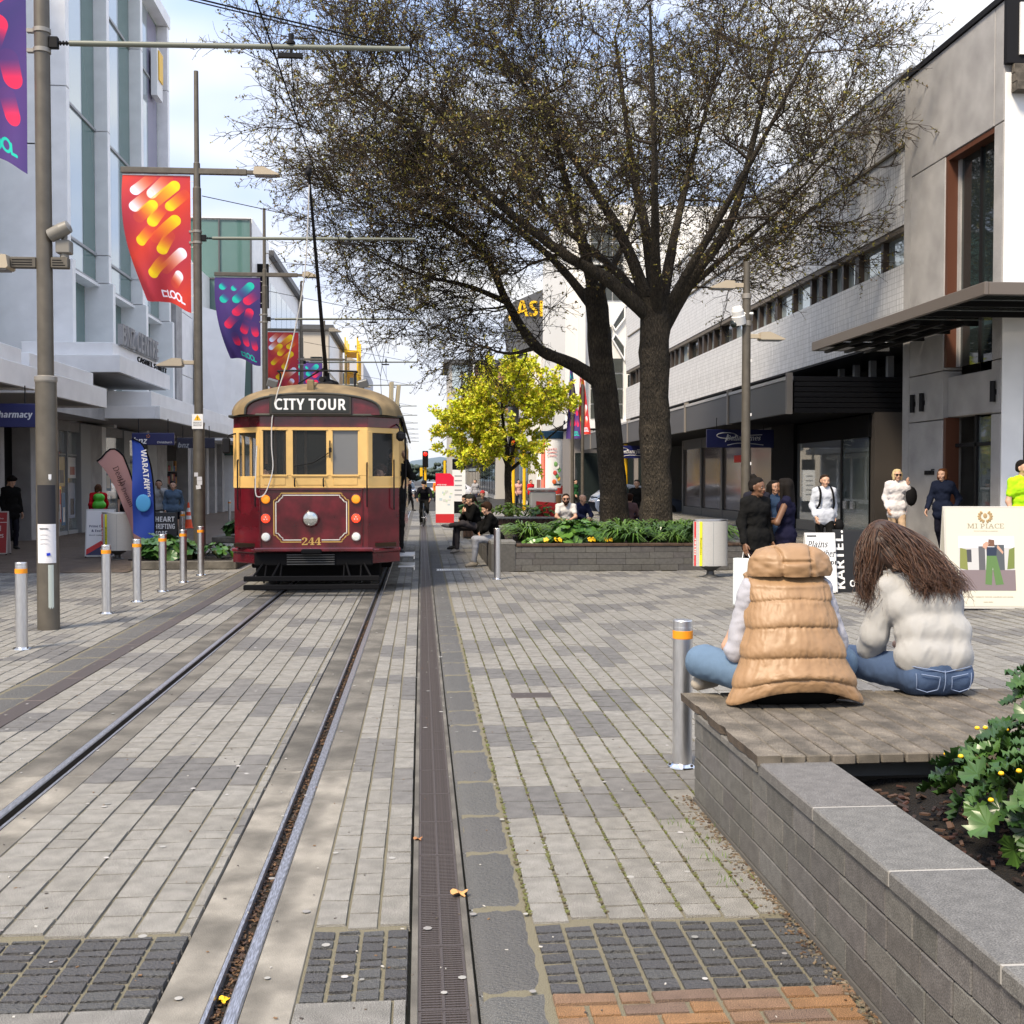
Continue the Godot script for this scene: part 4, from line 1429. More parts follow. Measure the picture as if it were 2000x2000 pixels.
	while zc > -61:
		var l: float = 5.4
		slab(d, "fascia_panel", Vector3(8.9, 3.32, zc - l + 0.03), Vector3(9.0, 4.14, zc - 0.03), mats["dark_panel"], 0.006)
		slab(d, "edge_trim", Vector3(8.88, 4.14, zc - l + 0.03), Vector3(9.05, 4.22, zc - 0.03), flat_mat(Color(0.4, 0.4, 0.4), 0.4))
		slab(d, "edge_post", Vector3(8.86, 3.3, zc - 0.06), Vector3(9.0, 4.3, zc + 0.06), flat_mat(Color(0.22, 0.2, 0.18), 0.6))
		zc -= l
	for i in 7:
		slab(d, "end_slat", Vector3(9.05, 3.33 + i * 0.128, -27.22), Vector3(12.0, 3.445 + i * 0.128, -27.15), mats["black_metal"], 0.008)
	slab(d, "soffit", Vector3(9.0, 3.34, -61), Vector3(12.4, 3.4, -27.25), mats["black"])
	slab(d, "roof", Vector3(9.0, 4.1, -61), Vector3(12.4, 4.15, -27.25), mats["dark_panel"])

	var q := thing("white_lattice_building", "white rendered building with an X-shaped window lattice between the two trunks", "building")
	slab(q, "wall", Vector3(8.0, 4.8, -75), Vector3(26, 17, -63.2), flat_mat(Color(0.72, 0.71, 0.68), 0.7))
	for x in [8.9, 11.75]:
		slab(q, "pilaster", Vector3(x - 0.18, 4.8, -63.2), Vector3(x + 0.18, 17, -62.85), flat_mat(Color(0.72, 0.71, 0.68), 0.7))
	var dark := flat_mat(Color(0.05, 0.055, 0.05), 0.15)
	for r in [[11.7, 14.1, 3, 2], [4.9 + 0.9, 7.3, 0, 0], [13.9, 16.0, 3, 2]]:
		if r[2]:
			for i in 3:
				for j in 2:
					slab(q, "window_pane", Vector3(9.42 + i * 0.62, r[0] + j * 1.02, -63.2), Vector3(9.98 + i * 0.62, r[0] + 0.95 + j * 1.02, -63.14), dark)
	for i in 3:
		for j in 4:
			slab(q, "window_pane", Vector3(9.42 + i * 0.62, 5.3 + j * 0.86 - 0.2, -63.2), Vector3(9.98 + i * 0.62, 6.08 + j * 0.86 - 0.2, -63.14), dark)
	for sx: float in [-1.0, 1.0]:
		for sy: float in [-1.0, 1.0]:
			var b := B.new()
			var cx := 10.38
			var cy := 9.9
			var poly := PackedVector2Array([Vector2(cx + sx * 0.25, cy + sy * 0.4), Vector2(cx + sx * 0.95, cy + sy * 1.55), Vector2(cx + sx * 0.95, cy + sy * 0.8), Vector2(cx + sx * 0.42, cy + sy * 0.1)])
			b.prism(at(0, 0, -63.1), poly, 0.08)
			part("window_pane", b, dark, q)
			var f := B.new()
			for e in 4:
				f.tube([Vector3(poly[e].x, poly[e].y, -63.08), Vector3(poly[(e + 1) % 4].x, poly[(e + 1) % 4].y, -63.08)], [0.055], 4)
			part("lattice_frame", f, mats["white_paint"], q)
	slab(q, "window_pane", Vector3(10.18, 9.6, -63.15), Vector3(10.58, 10.2, -63.1), dark)
	slab(q, "cornice", Vector3(8.0, 4.55, -64), Vector3(26, 5.0, -62.7), mats["white_paint"])
	slab(q, "ground_floor", Vector3(8.3, 0, -75), Vector3(26, 4.5, -63.6), flat_mat(Color(0.25, 0.23, 0.22)))
	for i in 5:
		slab(q, "shop_window", Vector3(8.6 + i * 1.8, 0.3, -63.6), Vector3(10.1 + i * 1.8, 3.2, -63.52), mats["dark_glass"])
	var w2 := thing("plain_white_building", "plain white building behind the second trunk", "building")
	slab(w2, "wall", Vector3(7.2, 0, -84), Vector3(20, 10.4, -76), flat_mat(Color(0.7, 0.69, 0.67), 0.7))
	for i in 4:
		slab(w2, "shop_window", Vector3(7.16, 0.3, -78.2 - i * 1.7), Vector3(7.2, 3.2, -76.8 - i * 1.7), mats["dark_glass"])
	slab(w2, "canopy", Vector3(5.4, 3.5, -84), Vector3(7.2, 3.9, -76), mats["dark_panel"])
	slab(w2, "pilaster", Vector3(8.0, 3.9, -76.02), Vector3(8.5, 10.4, -75.7), flat_mat(Color(0.62, 0.6, 0.57), 0.7))
	var a := thing("bank_building", "dark angular glass building with yellow roof letters behind the trees", "building")
	var bb := B.new()
	bb.prism(at(0, 0, -85), PackedVector2Array([Vector2(6.8, 14.9), Vector2(10.2, 16.4), Vector2(10.4, 11.2), Vector2(7.2, 11.2)]), 10)
	part("roof_box", bb, mats["dark_panel"], a)
	for i in 3:
		for j in 3:
			slab(a, "window_pane", Vector3(7.6 + i * 1.05, 4.0 + j * 2.4, -85.3), Vector3(8.6 + i * 1.05, 6.3 + j * 2.4, -85.2), mats["green_glass" if j > 0 else "dark_glass"])
	slab(a, "wall", Vector3(7.5, 0, -99), Vector3(14, 11.2, -85.4), mats["dark_panel"])
	var sl := B.new()
	sl.prism(at(0, 0, -84.6), PackedVector2Array([Vector2(5.2, 7.2), Vector2(7.4, 10.2), Vector2(7.4, 8.6), Vector2(5.9, 6.6)]), 12)
	part("roof_box", sl, mats["dark_panel"], a)
	words_on(a, "ASB", 2.5, at(8.3, 14.45, -84.98), mats["yellow"], "Droid Sans", 0.2, 1.15, 700)
	slab(a, "corner_sign", Vector3(6.6, 13.6, -86.4), Vector3(6.7, 14.8, -85.4), mats["yellow"])
	var e := thing("slatted_office_building", "far office building with rust coloured horizontal slats above the young tree", "building")
	slab(e, "wall", Vector3(4.2, 0, -190), Vector3(26, 19.0, -170.2), flat_mat(Color(0.42, 0.4, 0.37), 0.8))
	slab(e, "roof", Vector3(3.4, 19.0, -190), Vector3(26, 19.5, -169.4), mats["dark_panel"])
	for i in 2:
		for j in 4:
			slab(e, "window_pane", Vector3(4.6 + i * 1.5, 3 + j * 4.1, -170.2), Vector3(5.9 + i * 1.5, 6.4 + j * 4.1, -170.1), mats["sky_glass"])
	for j in 20:
		slab(e, "slat", Vector3(7.8, 9.2 + j * 0.48, -170.0), Vector3(13.4, 9.45 + j * 0.48, -169.8), flat_mat(Color(0.3, 0.16, 0.09)))
	for i in 2:
		slab(e, "post", Vector3(7.6 + i * 2.9, 0, -169.8), Vector3(7.95 + i * 2.9, 20, -169.5), mats["white_paint"])
	var r2 := thing("shop_row", "low far row of shops under a dark awning behind the young tree", "building")
	slab(r2, "wall", Vector3(6.5, 0, -168), Vector3(20, 7.5, -100), flat_mat(Color(0.5, 0.49, 0.47), 0.8))
	slab(r2, "awning", Vector3(4.6, 3.4, -168), Vector3(6.5, 3.9, -100), mats["dark_panel"])
	for i in 16:
		slab(r2, "shop_window", Vector3(6.45, 0.4, -103.6 - i * 4), Vector3(6.49, 3.2, -100.6 - i * 4), mats["dark_glass"])


# ---------------------------------------------------------------- far up the street
func build_far_street() -> void:
	var hills := struct("hills")
	var b := B.new()
	for i in 40:
		var x := -700.0 + i * 36.0
		b.col = Color(0.1, 0.14, 0.17)
		b.ball(Vector3(x, -6, -1250 + rng.randf_range(-40, 40)), Vector3(60, rng.randf_range(20, 34), 40), 10)
	part("ridge", b, mats["vertex"], hills)
	for i in 7:
		var t := thing("far_tree", ["dark conifer-like tree at the far end of the street, tallest", "dark far tree at the street end beside the tram mirror", "rounded dark far tree in the middle of the street end", "low dark far tree at the street end", "small far tree right of the signal pole", "pale far tree near the young tree", "far tree half behind the traffic signals"][i], "tree", Vector3(-9 + i * 6.0, 0, -400 - 9 * (i % 3)))
		var c := B.new()
		for k in 60:
			var g := rng.randf_range(0.7, 1.3)
			c.col = Color(0.035 * g, 0.055 * g, 0.04 * g)
			var h := rng.randf_range(2.0, 8.5 - (i % 3) * 1.6)
			c.ball(Vector3(rng.randfn() * 2.0, h, rng.randfn() * 2.0), Vector3(1.1, 0.9, 1.1) * rng.randf_range(0.6, 1.2), 5)
		part("crown", c, mats["vertex"], t)
		var tr := B.new()
		tr.cyl(Vector3.ZERO, Vector3(0, 3, 0), 0.35, 0.25, 6)
		part("trunk", tr, mats["bark"], t)
	for e in [[0.25, -72, 3.4, "traffic signal with a red light on a yellow post, left of the map sign", true], [1.6, -78, 3.0, "yellow signal post beside the far hedge", false], [5.0, -62, 3.8, "yellow traffic signal with an orange top, under the young tree", true], [5.6, -62, 3.5, "plain yellow signal post under the young tree", false], [9.4, -52.0, 3.4, "tall plain yellow pole between the two big trunks", false]]:
		var o := thing("traffic_signal", e[3], "traffic signal", Vector3(e[0], 0, e[1]))
		var p := B.new()
		p.cyl(Vector3.ZERO, Vector3(0, e[2], 0), 0.09, -1, 10)
		part("post", p, mats["yellow"], o)
		if e[4]:
			var h := B.new()
			h.bx(Vector3(-0.18, e[2] - 0.9, 0.1), Vector3(0.18, e[2] + 0.1, 0.4), 0.03)
			part("signal_head", h, mats["black"], o)
			var l := B.new()
			l.ball(Vector3(0, e[2] - 0.1, 0.42), Vector3(0.13, 0.13, 0.05), 10)
			part("red_light", l, mat("signal_red", Color(0.8, 0.03, 0.02), 0.3, 0, {"glow": Color(1, 0.1, 0.03), "power": 1.0}), o)
			var s2 := B.new()
			s2.bx(Vector3(-0.34, e[2] - 1.5, 0.0), Vector3(-0.16, e[2] - 0.95, 0.2), 0.02)
			part("push_box", s2, mats["yellow"], o)
	var hg := thing("street_bed", "far green planted bed with yellow rails crossing the street end", "plant bed", Vector3(1.6, 0, -95))
	var gb := B.new()
	for k in 120:
		gb.col = Color(0.1, 0.17, 0.03) * rng.randf_range(0.7, 1.3)
		gb.ball(Vector3(rng.randf_range(-1.8, 1.8), rng.randf_range(0.3, 0.9), rng.randf_range(-0.8, 0.8)), Vector3(0.22, 0.16, 0.22), 5)
	part("foliage", gb, mats["vertex"], hg)
	car("blue-grey hatchback parked behind the planter, seen between the trunks", Vector3(9.6, 0.0, -50.5), PI / 2 + 0.08, Color(0.13, 0.16, 0.23))
	car("white van-like car waiting at the far crossing, right of the tram", Vector3(0.9, 0, -112), 0.0, Color(0.65, 0.65, 0.66))
	car("dark car far up the street beside the tram", Vector3(-1.3, 0, -105), 0.0, Color(0.05, 0.05, 0.06))
	car("silver car crossing at the street end under the signals", Vector3(3.2, 0, -90), PI / 2, Color(0.5, 0.5, 0.52))


func car(label: String, p: Vector3, turn: float, col: Color) -> void:
	var o := thing("parked_car", label, "car", p, turn)
	var paint := mat("car %.2f %.2f" % [col.r, col.b], col, 0.25, 0.2, {"coat": 0.7})
	var b := B.new()
	var rows := [[-2.05, 0.45, 0.62, 0.7], [-1.95, 0.3, 0.78, 0.8], [-1.0, 0.22, 0.92, 0.86], [0.2, 0.2, 0.95, 0.88], [1.4, 0.22, 0.98, 0.87], [1.95, 0.3, 0.9, 0.8], [2.05, 0.5, 0.72, 0.72]]
	var pts := []
	for r in rows:
		for q in [[-1, 0.0], [-1, 0.75], [-0.86, 1.0], [0.86, 1.0], [1, 0.75], [1, 0.0]]:
			pts.append(Vector3(q[0] * r[3], lerpf(r[1], r[2], q[1]), -r[0]))
	b.grid(pts, 6)
	part("body", b, paint, o)
	var c := B.new()
	pts = []
	for r in [[-0.95, 0.92, 0.93, 0.78], [-0.2, 0.92, 1.42, 0.62], [0.5, 0.92, 1.5, 0.6], [1.3, 0.92, 1.44, 0.6], [1.95, 0.9, 0.95, 0.7]]:
		for q in [[-1.12, 0.0], [-1.0, 0.85], [-0.85, 1.0], [0.85, 1.0], [1.0, 0.85], [1.12, 0.0]]:
			pts.append(Vector3(q[0] * r[3], lerpf(r[1], r[2], q[1]), -r[0]))
	c.grid(pts, 6)
	part("cabin", c, paint, o)
	for s: float in [-1.0, 1.0]:
		for w in [[-0.55, 0.3, 1.34], [0.42, 1.05, 1.36], [1.12, 1.55, 1.3]]:
			var g := B.new()
			g.quad(Vector3(s * 0.715, 0.98, -w[0]), Vector3(s * 0.715, 0.98, -w[1]), Vector3(s * 0.635, w[2], -w[1] + 0.06), Vector3(s * 0.635, w[2] if w[0] > 0 else w[2] - 0.12, -w[0] - 0.12), Vector3(s, 0.2, 0))
			part("window", g, mats["dark_glass"], o, at(s * 0.012, 0, 0))
		for z in [-1.25, 1.3]:
			var wh := B.new()
			wh.lathe(rot(s * 0.76, 0.31, z, 0, 0, PI / 2), [[0.0, -0.1], [0.3, -0.1], [0.31, 0.0], [0.3, 0.1], [0.0, 0.1]], 18)
			part("wheel", wh, mats["rubber"], o)
		var hl := B.new()
		hl.ball(Vector3(s * 0.58, 0.68, 1.98), Vector3(0.16, 0.08, 0.06), 8)
		part("headlight", hl, mats["chrome"], o)
	var ws := B.new()
	ws.quad(Vector3(-0.7, 0.96, 0.93), Vector3(0.7, 0.96, 0.93), Vector3(0.56, 1.4, 0.24), Vector3(-0.56, 1.4, 0.24), Vector3(0, 0.5, 1))
	part("windscreen", ws, mats["dark_glass"], o, at(0, 0.012, 0.014))


# ---------------------------------------------------------------- trees
func twig_spray(b: B, buds: B, length: float, thick: float, leafy: float, leaf: float, cols: Array) -> void:
	var main := [Vector3.ZERO]
	var p := Vector3.ZERO
	var d := Vector3.UP
	var n := 6
	for i in n:
		d = (d + Vector3(rng.randfn(), rng.randfn() * 0.3, rng.randfn()) * 0.16).normalized()
		p += d * length / n
		main.append(p)
	b.tube(main, [thick, thick * 0.85, thick * 0.7, thick * 0.6, thick * 0.5, thick * 0.4, thick * 0.3], 3, false)
	for i in range(1, n + 1):
		for k in 2:
			var a := rng.randf() * TAU
			var out: Vector3 = ((main[i] - main[i - 1]).normalized() * 0.75 + Vector3(cos(a), 0.1, sin(a)) * 0.75).normalized()
			var l := length * rng.randf_range(0.22, 0.5) * (1.1 - 0.5 * i / n)
			var m: Vector3 = main[i] + out * l * 0.5 + Vector3(rng.randfn(), rng.randfn(), rng.randfn()) * l * 0.06
			var e: Vector3 = m + (out + Vector3(rng.randfn(), rng.randfn() + 0.4, rng.randfn()) * 0.3).normalized() * l * 0.5
			b.tube([main[i], m, e], [thick * 0.5, thick * 0.4, thick * 0.25], 3, false)
			for q in [m, e, (m + e) * 0.5, (main[i] + m) * 0.5]:
				if rng.randf() < 0.33:
					var o2 := Vector3(rng.randfn(), rng.randfn() * 0.6 + 0.3, rng.randfn()).normalized()
					b.tube([q, q + o2 * l * 0.35], [thick * 0.35, thick * 0.2], 3, false)
				if rng.randf() < leafy:
					bud(buds, q, leaf, cols)
			if rng.randf() < leafy * 1.4:
				bud(buds, e, leaf, cols)


func bud(b: B, q: Vector3, leaf: float, cols: Array) -> void:
	b.col = cols[rng.randi() % cols.size()]
	for k in 2:
		var f := Vector3(rng.randfn(), rng.randfn() + 0.4, rng.randfn()).normalized()
		var s := f.cross(Vector3(rng.randfn(), rng.randfn(), rng.randfn())).normalized() * leaf * 0.3
		var t := q + f * leaf * rng.randf_range(0.7, 1.2)
		b.quad(q, q.lerp(t, 0.45) + s, t, q.lerp(t, 0.45) - s, Vector3.UP)


func smooth_path(ctrl: Array, per := 5) -> Array:
	var out := []
	for i in ctrl.size() - 1:
		var a: Vector3 = ctrl[maxi(i - 1, 0)]
		var b: Vector3 = ctrl[i]
		var c: Vector3 = ctrl[i + 1]
		var d: Vector3 = ctrl[mini(i + 2, ctrl.size() - 1)]
		for s in per:
			out.append(b.cubic_interpolate(c, a, d, float(s) / per))
	out.append(ctrl[ctrl.size() - 1])
	return out


func bumpy_tube(b: B, path: Array, radii: Array, k: int, rough: float) -> void:
	var o := B.new()
	o.tube(path, radii, k)
	var f := FastNoiseLite.new()
	f.frequency = 1.6
	for i in o.v.size():
		o.v[i] += o.n[i] * rough * f.get_noise_3d(o.v[i].x * 2.0, o.v[i].y * 0.9, o.v[i].z * 2.0)
	b.add(o, Transform3D())


func grow(called: String, label: String, base: Vector3, trunk: Array, trunk_r: Array, limbs: Array, targets: Array, sprays: Array, opt: Dictionary) -> void:
	var o := thing(called, label, "tree", base)
	var tb := B.new()
	bumpy_tube(tb, smooth_path(trunk, 5), opt.trunk_radii, 18, opt.get("rough", 0.04))
	part("trunk", tb, mats["bark"], o)
	var node_p := PackedVector3Array()
	var node_r := PackedFloat32Array()
	var node_l := PackedFloat32Array()   # distance along from the trunk
	for lb in limbs:
		var path := smooth_path(lb[0], 6)
		var radii := []
		var run := 0.0
		for i in path.size():
			var f := float(i) / (path.size() - 1)
			var r: float = lb[1] * (1.0 - 0.86 * pow(f, 0.8))
			radii.append(r)
			if i > 0:
				run += path[i].distance_to(path[i - 1])
			if i > 1:
				node_p.append(path[i])
				node_r.append(r)
				node_l.append(run)
		var lm := B.new()
		bumpy_tube(lm, path, radii, 10, lb[1] * 0.12)
		part("limb", lm, mats["bark"], o)
	targets.sort_custom(func(a, b): return a.distance_squared_to(trunk[-1]) < b.distance_squared_to(trunk[-1]))
	var br := B.new()
	var spots: Array[Transform3D] = []
	var fork: Vector3 = trunk[-1]
	for t: Vector3 in targets:
		var best := -1
		var bd := 1e9
		for i in node_p.size():
			var q := node_p[i]
			var dd := t.distance_to(q)
			var w: float = dd + maxf(0.0, q.y - t.y) * opt.get("fall", 0.8) + maxf(0.0, q.distance_to(fork) - t.distance_to(fork)) * 1.5 + (0.5 if node_r[i] < 0.012 else 0.0)
			if w < bd:
				bd = w
				best = i
		var s := node_p[best]
		var d := s.distance_to(t)
		if d < 0.25:
			continue
		var r0 := minf(node_r[best] * 0.75, 0.016 + d * 0.02)
		var mid := s.lerp(t, 0.5) + Vector3(rng.randfn(), 0, rng.randfn()) * d * 0.07
		mid.y += d * opt.get("arch", 0.08)
		var n := clampi(roundi(d / 0.35), 3, 12)
		var path := []
		var radii := []
		for i in n + 1:
			var f := float(i) / n
			var q := s.lerp(mid, f).lerp(mid.lerp(t, f), f)
			if i > 0 and i < n:
				q += Vector3(rng.randfn(), rng.randfn(), rng.randfn()) * 0.03
			path.append(q)
			var r := lerpf(r0, 0.009, f)
			radii.append(r)
			if i > 0:
				node_p.append(q)
				node_r.append(r)
				node_l.append(node_l[best] + d * f)
		br.tube(path, radii, 5, false)
		var ns := maxi(3, roundi(d * opt.get("dense", 4.0)))
		for i in ns:
			var f := lerpf(0.25, 1.0, (i + rng.randf()) / ns)
			var x := f * n
			var k := mini(int(x), n - 1)
			var q: Vector3 = path[k].lerp(path[k + 1], x - k)
			var dir: Vector3 = (path[k + 1] - path[k]).normalized()
			dir = (dir * (0.5 if i < ns - 1 else 2.0) + Vector3(rng.randfn(), rng.randfn() * 0.8 + opt.get("lift", 0.25), rng.randfn()) * 0.65 + (q - fork).normalized() * 0.45).normalized()
			var side := dir.cross(Vector3(rng.randfn(), rng.randfn(), rng.randfn())).normalized()
			spots.append(Transform3D(Basis(side, dir, side.cross(dir)) * rng.randf_range(0.65, 1.25), q))
	part("branches", br, mats["twig"], o)
	for k in 2 * (sprays.size() / 2):
		var mm := MultiMesh.new()
		mm.transform_format = MultiMesh.TRANSFORM_3D
		mm.mesh = sprays[k]
		var mine := []
		for i in spots.size():
			if i % (sprays.size() / 2) == k / 2:
				mine.append(spots[i])
		mm.instance_count = mine.size()
		for i in mine.size():
			mm.set_instance_transform(i, mine[i])
		var mi := MultiMeshInstance3D.new()
		mi.name = "crown" if k % 2 == 0 else "foliage"
		mi.multimesh = mm
		mi.material_override = mats["twig"] if k % 2 == 0 else mats["leaf"]
		mi.set_meta("kind", "stuff")
		o.add_child(mi, true)


func crown_targets(center: Vector3, blobs: Array, count: int, inner := 0.35) -> Array:
	var out := []
	var total := 0.0
	for b in blobs:
		total += b[2]
	for b in blobs:
		for i in roundi(count * b[2] / total):
			var d := Vector3(rng.randfn(), rng.randfn(), rng.randfn()).normalized()
			var r := pow(lerpf(inner, 1.0, rng.randf()), 0.6)
			out.append(center + b[0] + d * r * b[1])
	return out


func spray_set(n: int, length: float, thick: float, leafy: float, leaf: float, cols: Array) -> Array:
	var out := []
	for i in n:
		var a := B.new()
		var b := B.new()
		twig_spray(a, b, length, thick, leafy, leaf, cols)
		out.append(a.mesh())
		out.append(b.mesh())
	return out


func build_trees() -> void:
	var budcol := [Color(0.2, 0.19, 0.035), Color(0.27, 0.24, 0.05), Color(0.16, 0.14, 0.03), Color(0.2, 0.13, 0.04)]
	var bare := spray_set(6, 1.3, 0.0125, 0.22, 0.06, budcol)
	var c := Vector3(5.4, 0.43, -26.0)
	var trunk := [Vector3(0, -0.1, 0), Vector3(0.02, 0.5, 0), Vector3(-0.02, 2.4, 0), Vector3(-0.05, 4.2, 0), Vector3(0.0, 5.4, 0)]
	var tr := []
	for i in 21:
		var f := i / 20.0
		tr.append(0.36 + 0.2 * exp(-f * 14.0) - 0.03 * f + 0.05 * smoothstep(0.8, 1.0, f))
	var limbs := [
		[[Vector3(0.1, 4.7, 0), Vector3(0.8, 5.9, 0.2), Vector3(1.6, 7.1, 0.4), Vector3(2.1, 9.0, 0.6), Vector3(2.6, 11.5, 0.8)], 0.2],
		[[Vector3(-0.15, 5.0, 0), Vector3(-1.2, 5.75, 0.5), Vector3(-2.3, 6.3, 0.8), Vector3(-3.7, 7.3, 1.0), Vector3(-5.2, 8.6, 1.2), Vector3(-6.9, 9.8, 1.3)], 0.19],
		[[Vector3(0, 5.1, 0), Vector3(-0.1, 6.8, -0.5), Vector3(-0.4, 9, -1.1), Vector3(-0.7, 12, -1.6)], 0.2],
		[[Vector3(0.1, 5.1, 0), Vector3(0.6, 7, -0.9), Vector3(1.3, 9.2, -2.0), Vector3(2.2, 11.8, -3.0)], 0.17],
		[[Vector3(-0.1, 5.1, 0), Vector3(-0.9, 6.9, 0.2), Vector3(-2.2, 8.8, 0.4), Vector3(-3.9, 11.2, 0.5)], 0.18],
		[[Vector3(0, 5.0, 0.1), Vector3(-0.3, 6.4, 1.3), Vector3(-0.6, 8.2, 2.6), Vector3(-0.9, 10.6, 3.6)], 0.16],
		[[Vector3(0, 5.0, -0.1), Vector3(-0.8, 6.4, -1.4), Vector3(-2.0, 7.8, -2.8), Vector3(-3.4, 9.6, -4.0)], 0.15],
		[[Vector3(0.1, 5.0, 0.1), Vector3(0.9, 6.6, 1.2), Vector3(1.7, 8.3, 2.4), Vector3(2.8, 10.6, 3.2)], 0.14],
		[[Vector3(0.2, 5.2, 0), Vector3(1.6, 6.4, -0.4), Vector3(3.0, 7.6, -0.4), Vector3(4.3, 9.0, -0.2)], 0.1],
	]
	var tg := crown_targets(Vector3(0, 0, 0), [
		[Vector3(-1.4, 10.4, 0), Vector3(6.2, 3.6, 4.2), 1.0],
		[Vector3(-5.2, 9.6, 0.6), Vector3(4.0, 2.8, 3.2), 0.55],
		[Vector3(-6.4, 8.6, 0.8), Vector3(2.2, 2.0, 2.0), 0.2],
		[Vector3(-2.8, 7.4, 0.6), Vector3(3.6, 1.7, 2.8), 0.4],
		[Vector3(2.6, 9.4, 0), Vector3(3.4, 3.4, 3.6), 0.55],
		[Vector3(3.8, 7.6, 0), Vector3(1.9, 1.6, 2.2), 0.14],
		[Vector3(1.2, 6.3, 0.4), Vector3(2.0, 1.0, 1.8), 0.12],
	], 640, 0.2)
	grow("big_tree", "big spreading tree just coming into bud, thick trunk in the long planter", c, trunk, tr, limbs, tg, bare, {"trunk_radii": tr, "rough": 0.09, "dense": 6.2, "arch": 0.03})
	var c2 := Vector3(4.72, 0.43, -28.0)
	var trunk2 := [Vector3(0.1, -0.1, 0), Vector3(0.05, 0.6, 0), Vector3(-0.1, 2.6, 0), Vector3(-0.3, 4.4, 0), Vector3(-0.45, 6.0, 0)]
	var tr2 := []
	for i in 21:
		var f := i / 20.0
		tr2.append(0.37 + 0.16 * exp(-f * 14.0) - 0.1 * f)
	var limbs2 := [
		[[Vector3(-0.2, 3.6, 0), Vector3(-1.0, 4.1, 0.1), Vector3(-1.9, 4.5, 0.2), Vector3(-2.6, 5.5, 0.3), Vector3(-3.2, 6.7, 0.3), Vector3(-4.3, 7.5, 0.4), Vector3(-5.6, 7.9, 0.5)], 0.2],
		[[Vector3(-2.7, 5.6, 0.3), Vector3(-3.6, 5.9, 0.6), Vector3(-4.7, 6.1, 0.9), Vector3(-6.0, 6.6, 1.2)], 0.08],
		[[Vector3(-0.4, 5.6, 0), Vector3(-0.7, 7.2, -0.4), Vector3(-1.2, 9.4, -0.9), Vector3(-1.6, 11.6, -1.4)], 0.2],
		[[Vector3(-0.4, 5.8, 0), Vector3(0.4, 7.2, -1.0), Vector3(1.2, 9.0, -2.2)], 0.14],
		[[Vector3(-0.4, 5.4, 0), Vector3(-1.4, 6.9, -1.0), Vector3(-3.0, 8.4, -2.0), Vector3(-4.6, 9.6, -2.6)], 0.14],
		[[Vector3(-1.9, 4.5, 0.2), Vector3(-2.6, 4.3, 0.6), Vector3(-3.3, 4.4, 1.1)], 0.07],
	]
	var tg2 := crown_targets(Vector3.ZERO, [
		[Vector3(-4.8, 6.8, 0.4), Vector3(2.6, 2.1, 2.2), 1.0],
		[Vector3(-3.2, 4.8, 0.6), Vector3(1.6, 1.3, 1.4), 0.35],
		[Vector3(-5.6, 8.2, -0.2), Vector3(2.4, 1.6, 2.0), 0.4],
		[Vector3(-1.6, 9.2, -1.2), Vector3(3.6, 2.4, 2.6), 0.5],
		[Vector3(1.0, 8.4, -2.0), Vector3(2.4, 2.0, 2.2), 0.25],
	], 270, 0.15)
	grow("second_tree", "second bare budding tree with a limb curving left towards the tram wires", c2, trunk2, tr2, limbs2, tg2, bare, {"trunk_radii": tr2, "rough": 0.05, "dense": 4.6, "arch": 0.02, "lift": 0.05})
	var fresh := [Color(0.6, 0.66, 0.03), Color(0.72, 0.72, 0.04), Color(0.5, 0.58, 0.03), Color(0.7, 0.56, 0.06)]
	var leafy := spray_set(4, 0.6, 0.006, 0.8, 0.11, fresh)
	var c3 := Vector3(2.75, 0.56, -36.0)
	var trunk3 := [Vector3(0.02, -0.1, 0), Vector3(0, 0.6, 0), Vector3(-0.02, 1.2, 0), Vector3(-0.02, 1.7, 0)]
	var tr3 := []
	for i in 16:
		tr3.append(0.13 + 0.05 * exp(-i * 0.8) - 0.002 * i)
	var limbs3 := [
		[[Vector3(0, 1.5, 0), Vector3(-0.3, 2.1, 0.1), Vector3(-0.9, 2.6, 0.2), Vector3(-1.4, 3.3, 0.3)], 0.08],
		[[Vector3(0, 1.6, 0), Vector3(-0.1, 2.5, -0.1), Vector3(-0.2, 3.6, -0.2), Vector3(0, 4.5, -0.2)], 0.09],
		[[Vector3(0, 1.4, 0), Vector3(0.6, 1.9, 0), Vector3(1.3, 2.5, 0.1), Vector3(2.0, 3.1, 0.1)], 0.075],
		[[Vector3(0, 1.6, 0), Vector3(0.2, 2.4, 0.5), Vector3(0.3, 3.2, 0.9)], 0.06],
		[[Vector3(0, 1.6, 0), Vector3(0.1, 2.4, -0.6), Vector3(0.5, 3.2, -1.0)], 0.06],
	]
	var tg3 := crown_targets(Vector3.ZERO, [
		[Vector3(-0.3, 2.9, 0), Vector3(1.7, 1.2, 1.4), 1.0],
		[Vector3(-0.2, 4.1, 0), Vector3(1.1, 0.9, 1.0), 0.35],
		[Vector3(1.2, 3.5, 0), Vector3(1.0, 0.7, 0.9), 0.3],
		[Vector3(-1.3, 2.6, 0), Vector3(0.9, 0.9, 0.9), 0.3],
		[Vector3(0.2, 1.9, 0), Vector3(1.4, 0.35, 1.1), 0.2],
	], 120, 0.15)
	grow("young_tree", "young tree in fresh yellow-green leaf growing in the timber planter", c3, trunk3, tr3, limbs3, tg3, leafy, {"trunk_radii": tr3, "rough": 0.015, "dense": 5.5, "arch": 0.05})


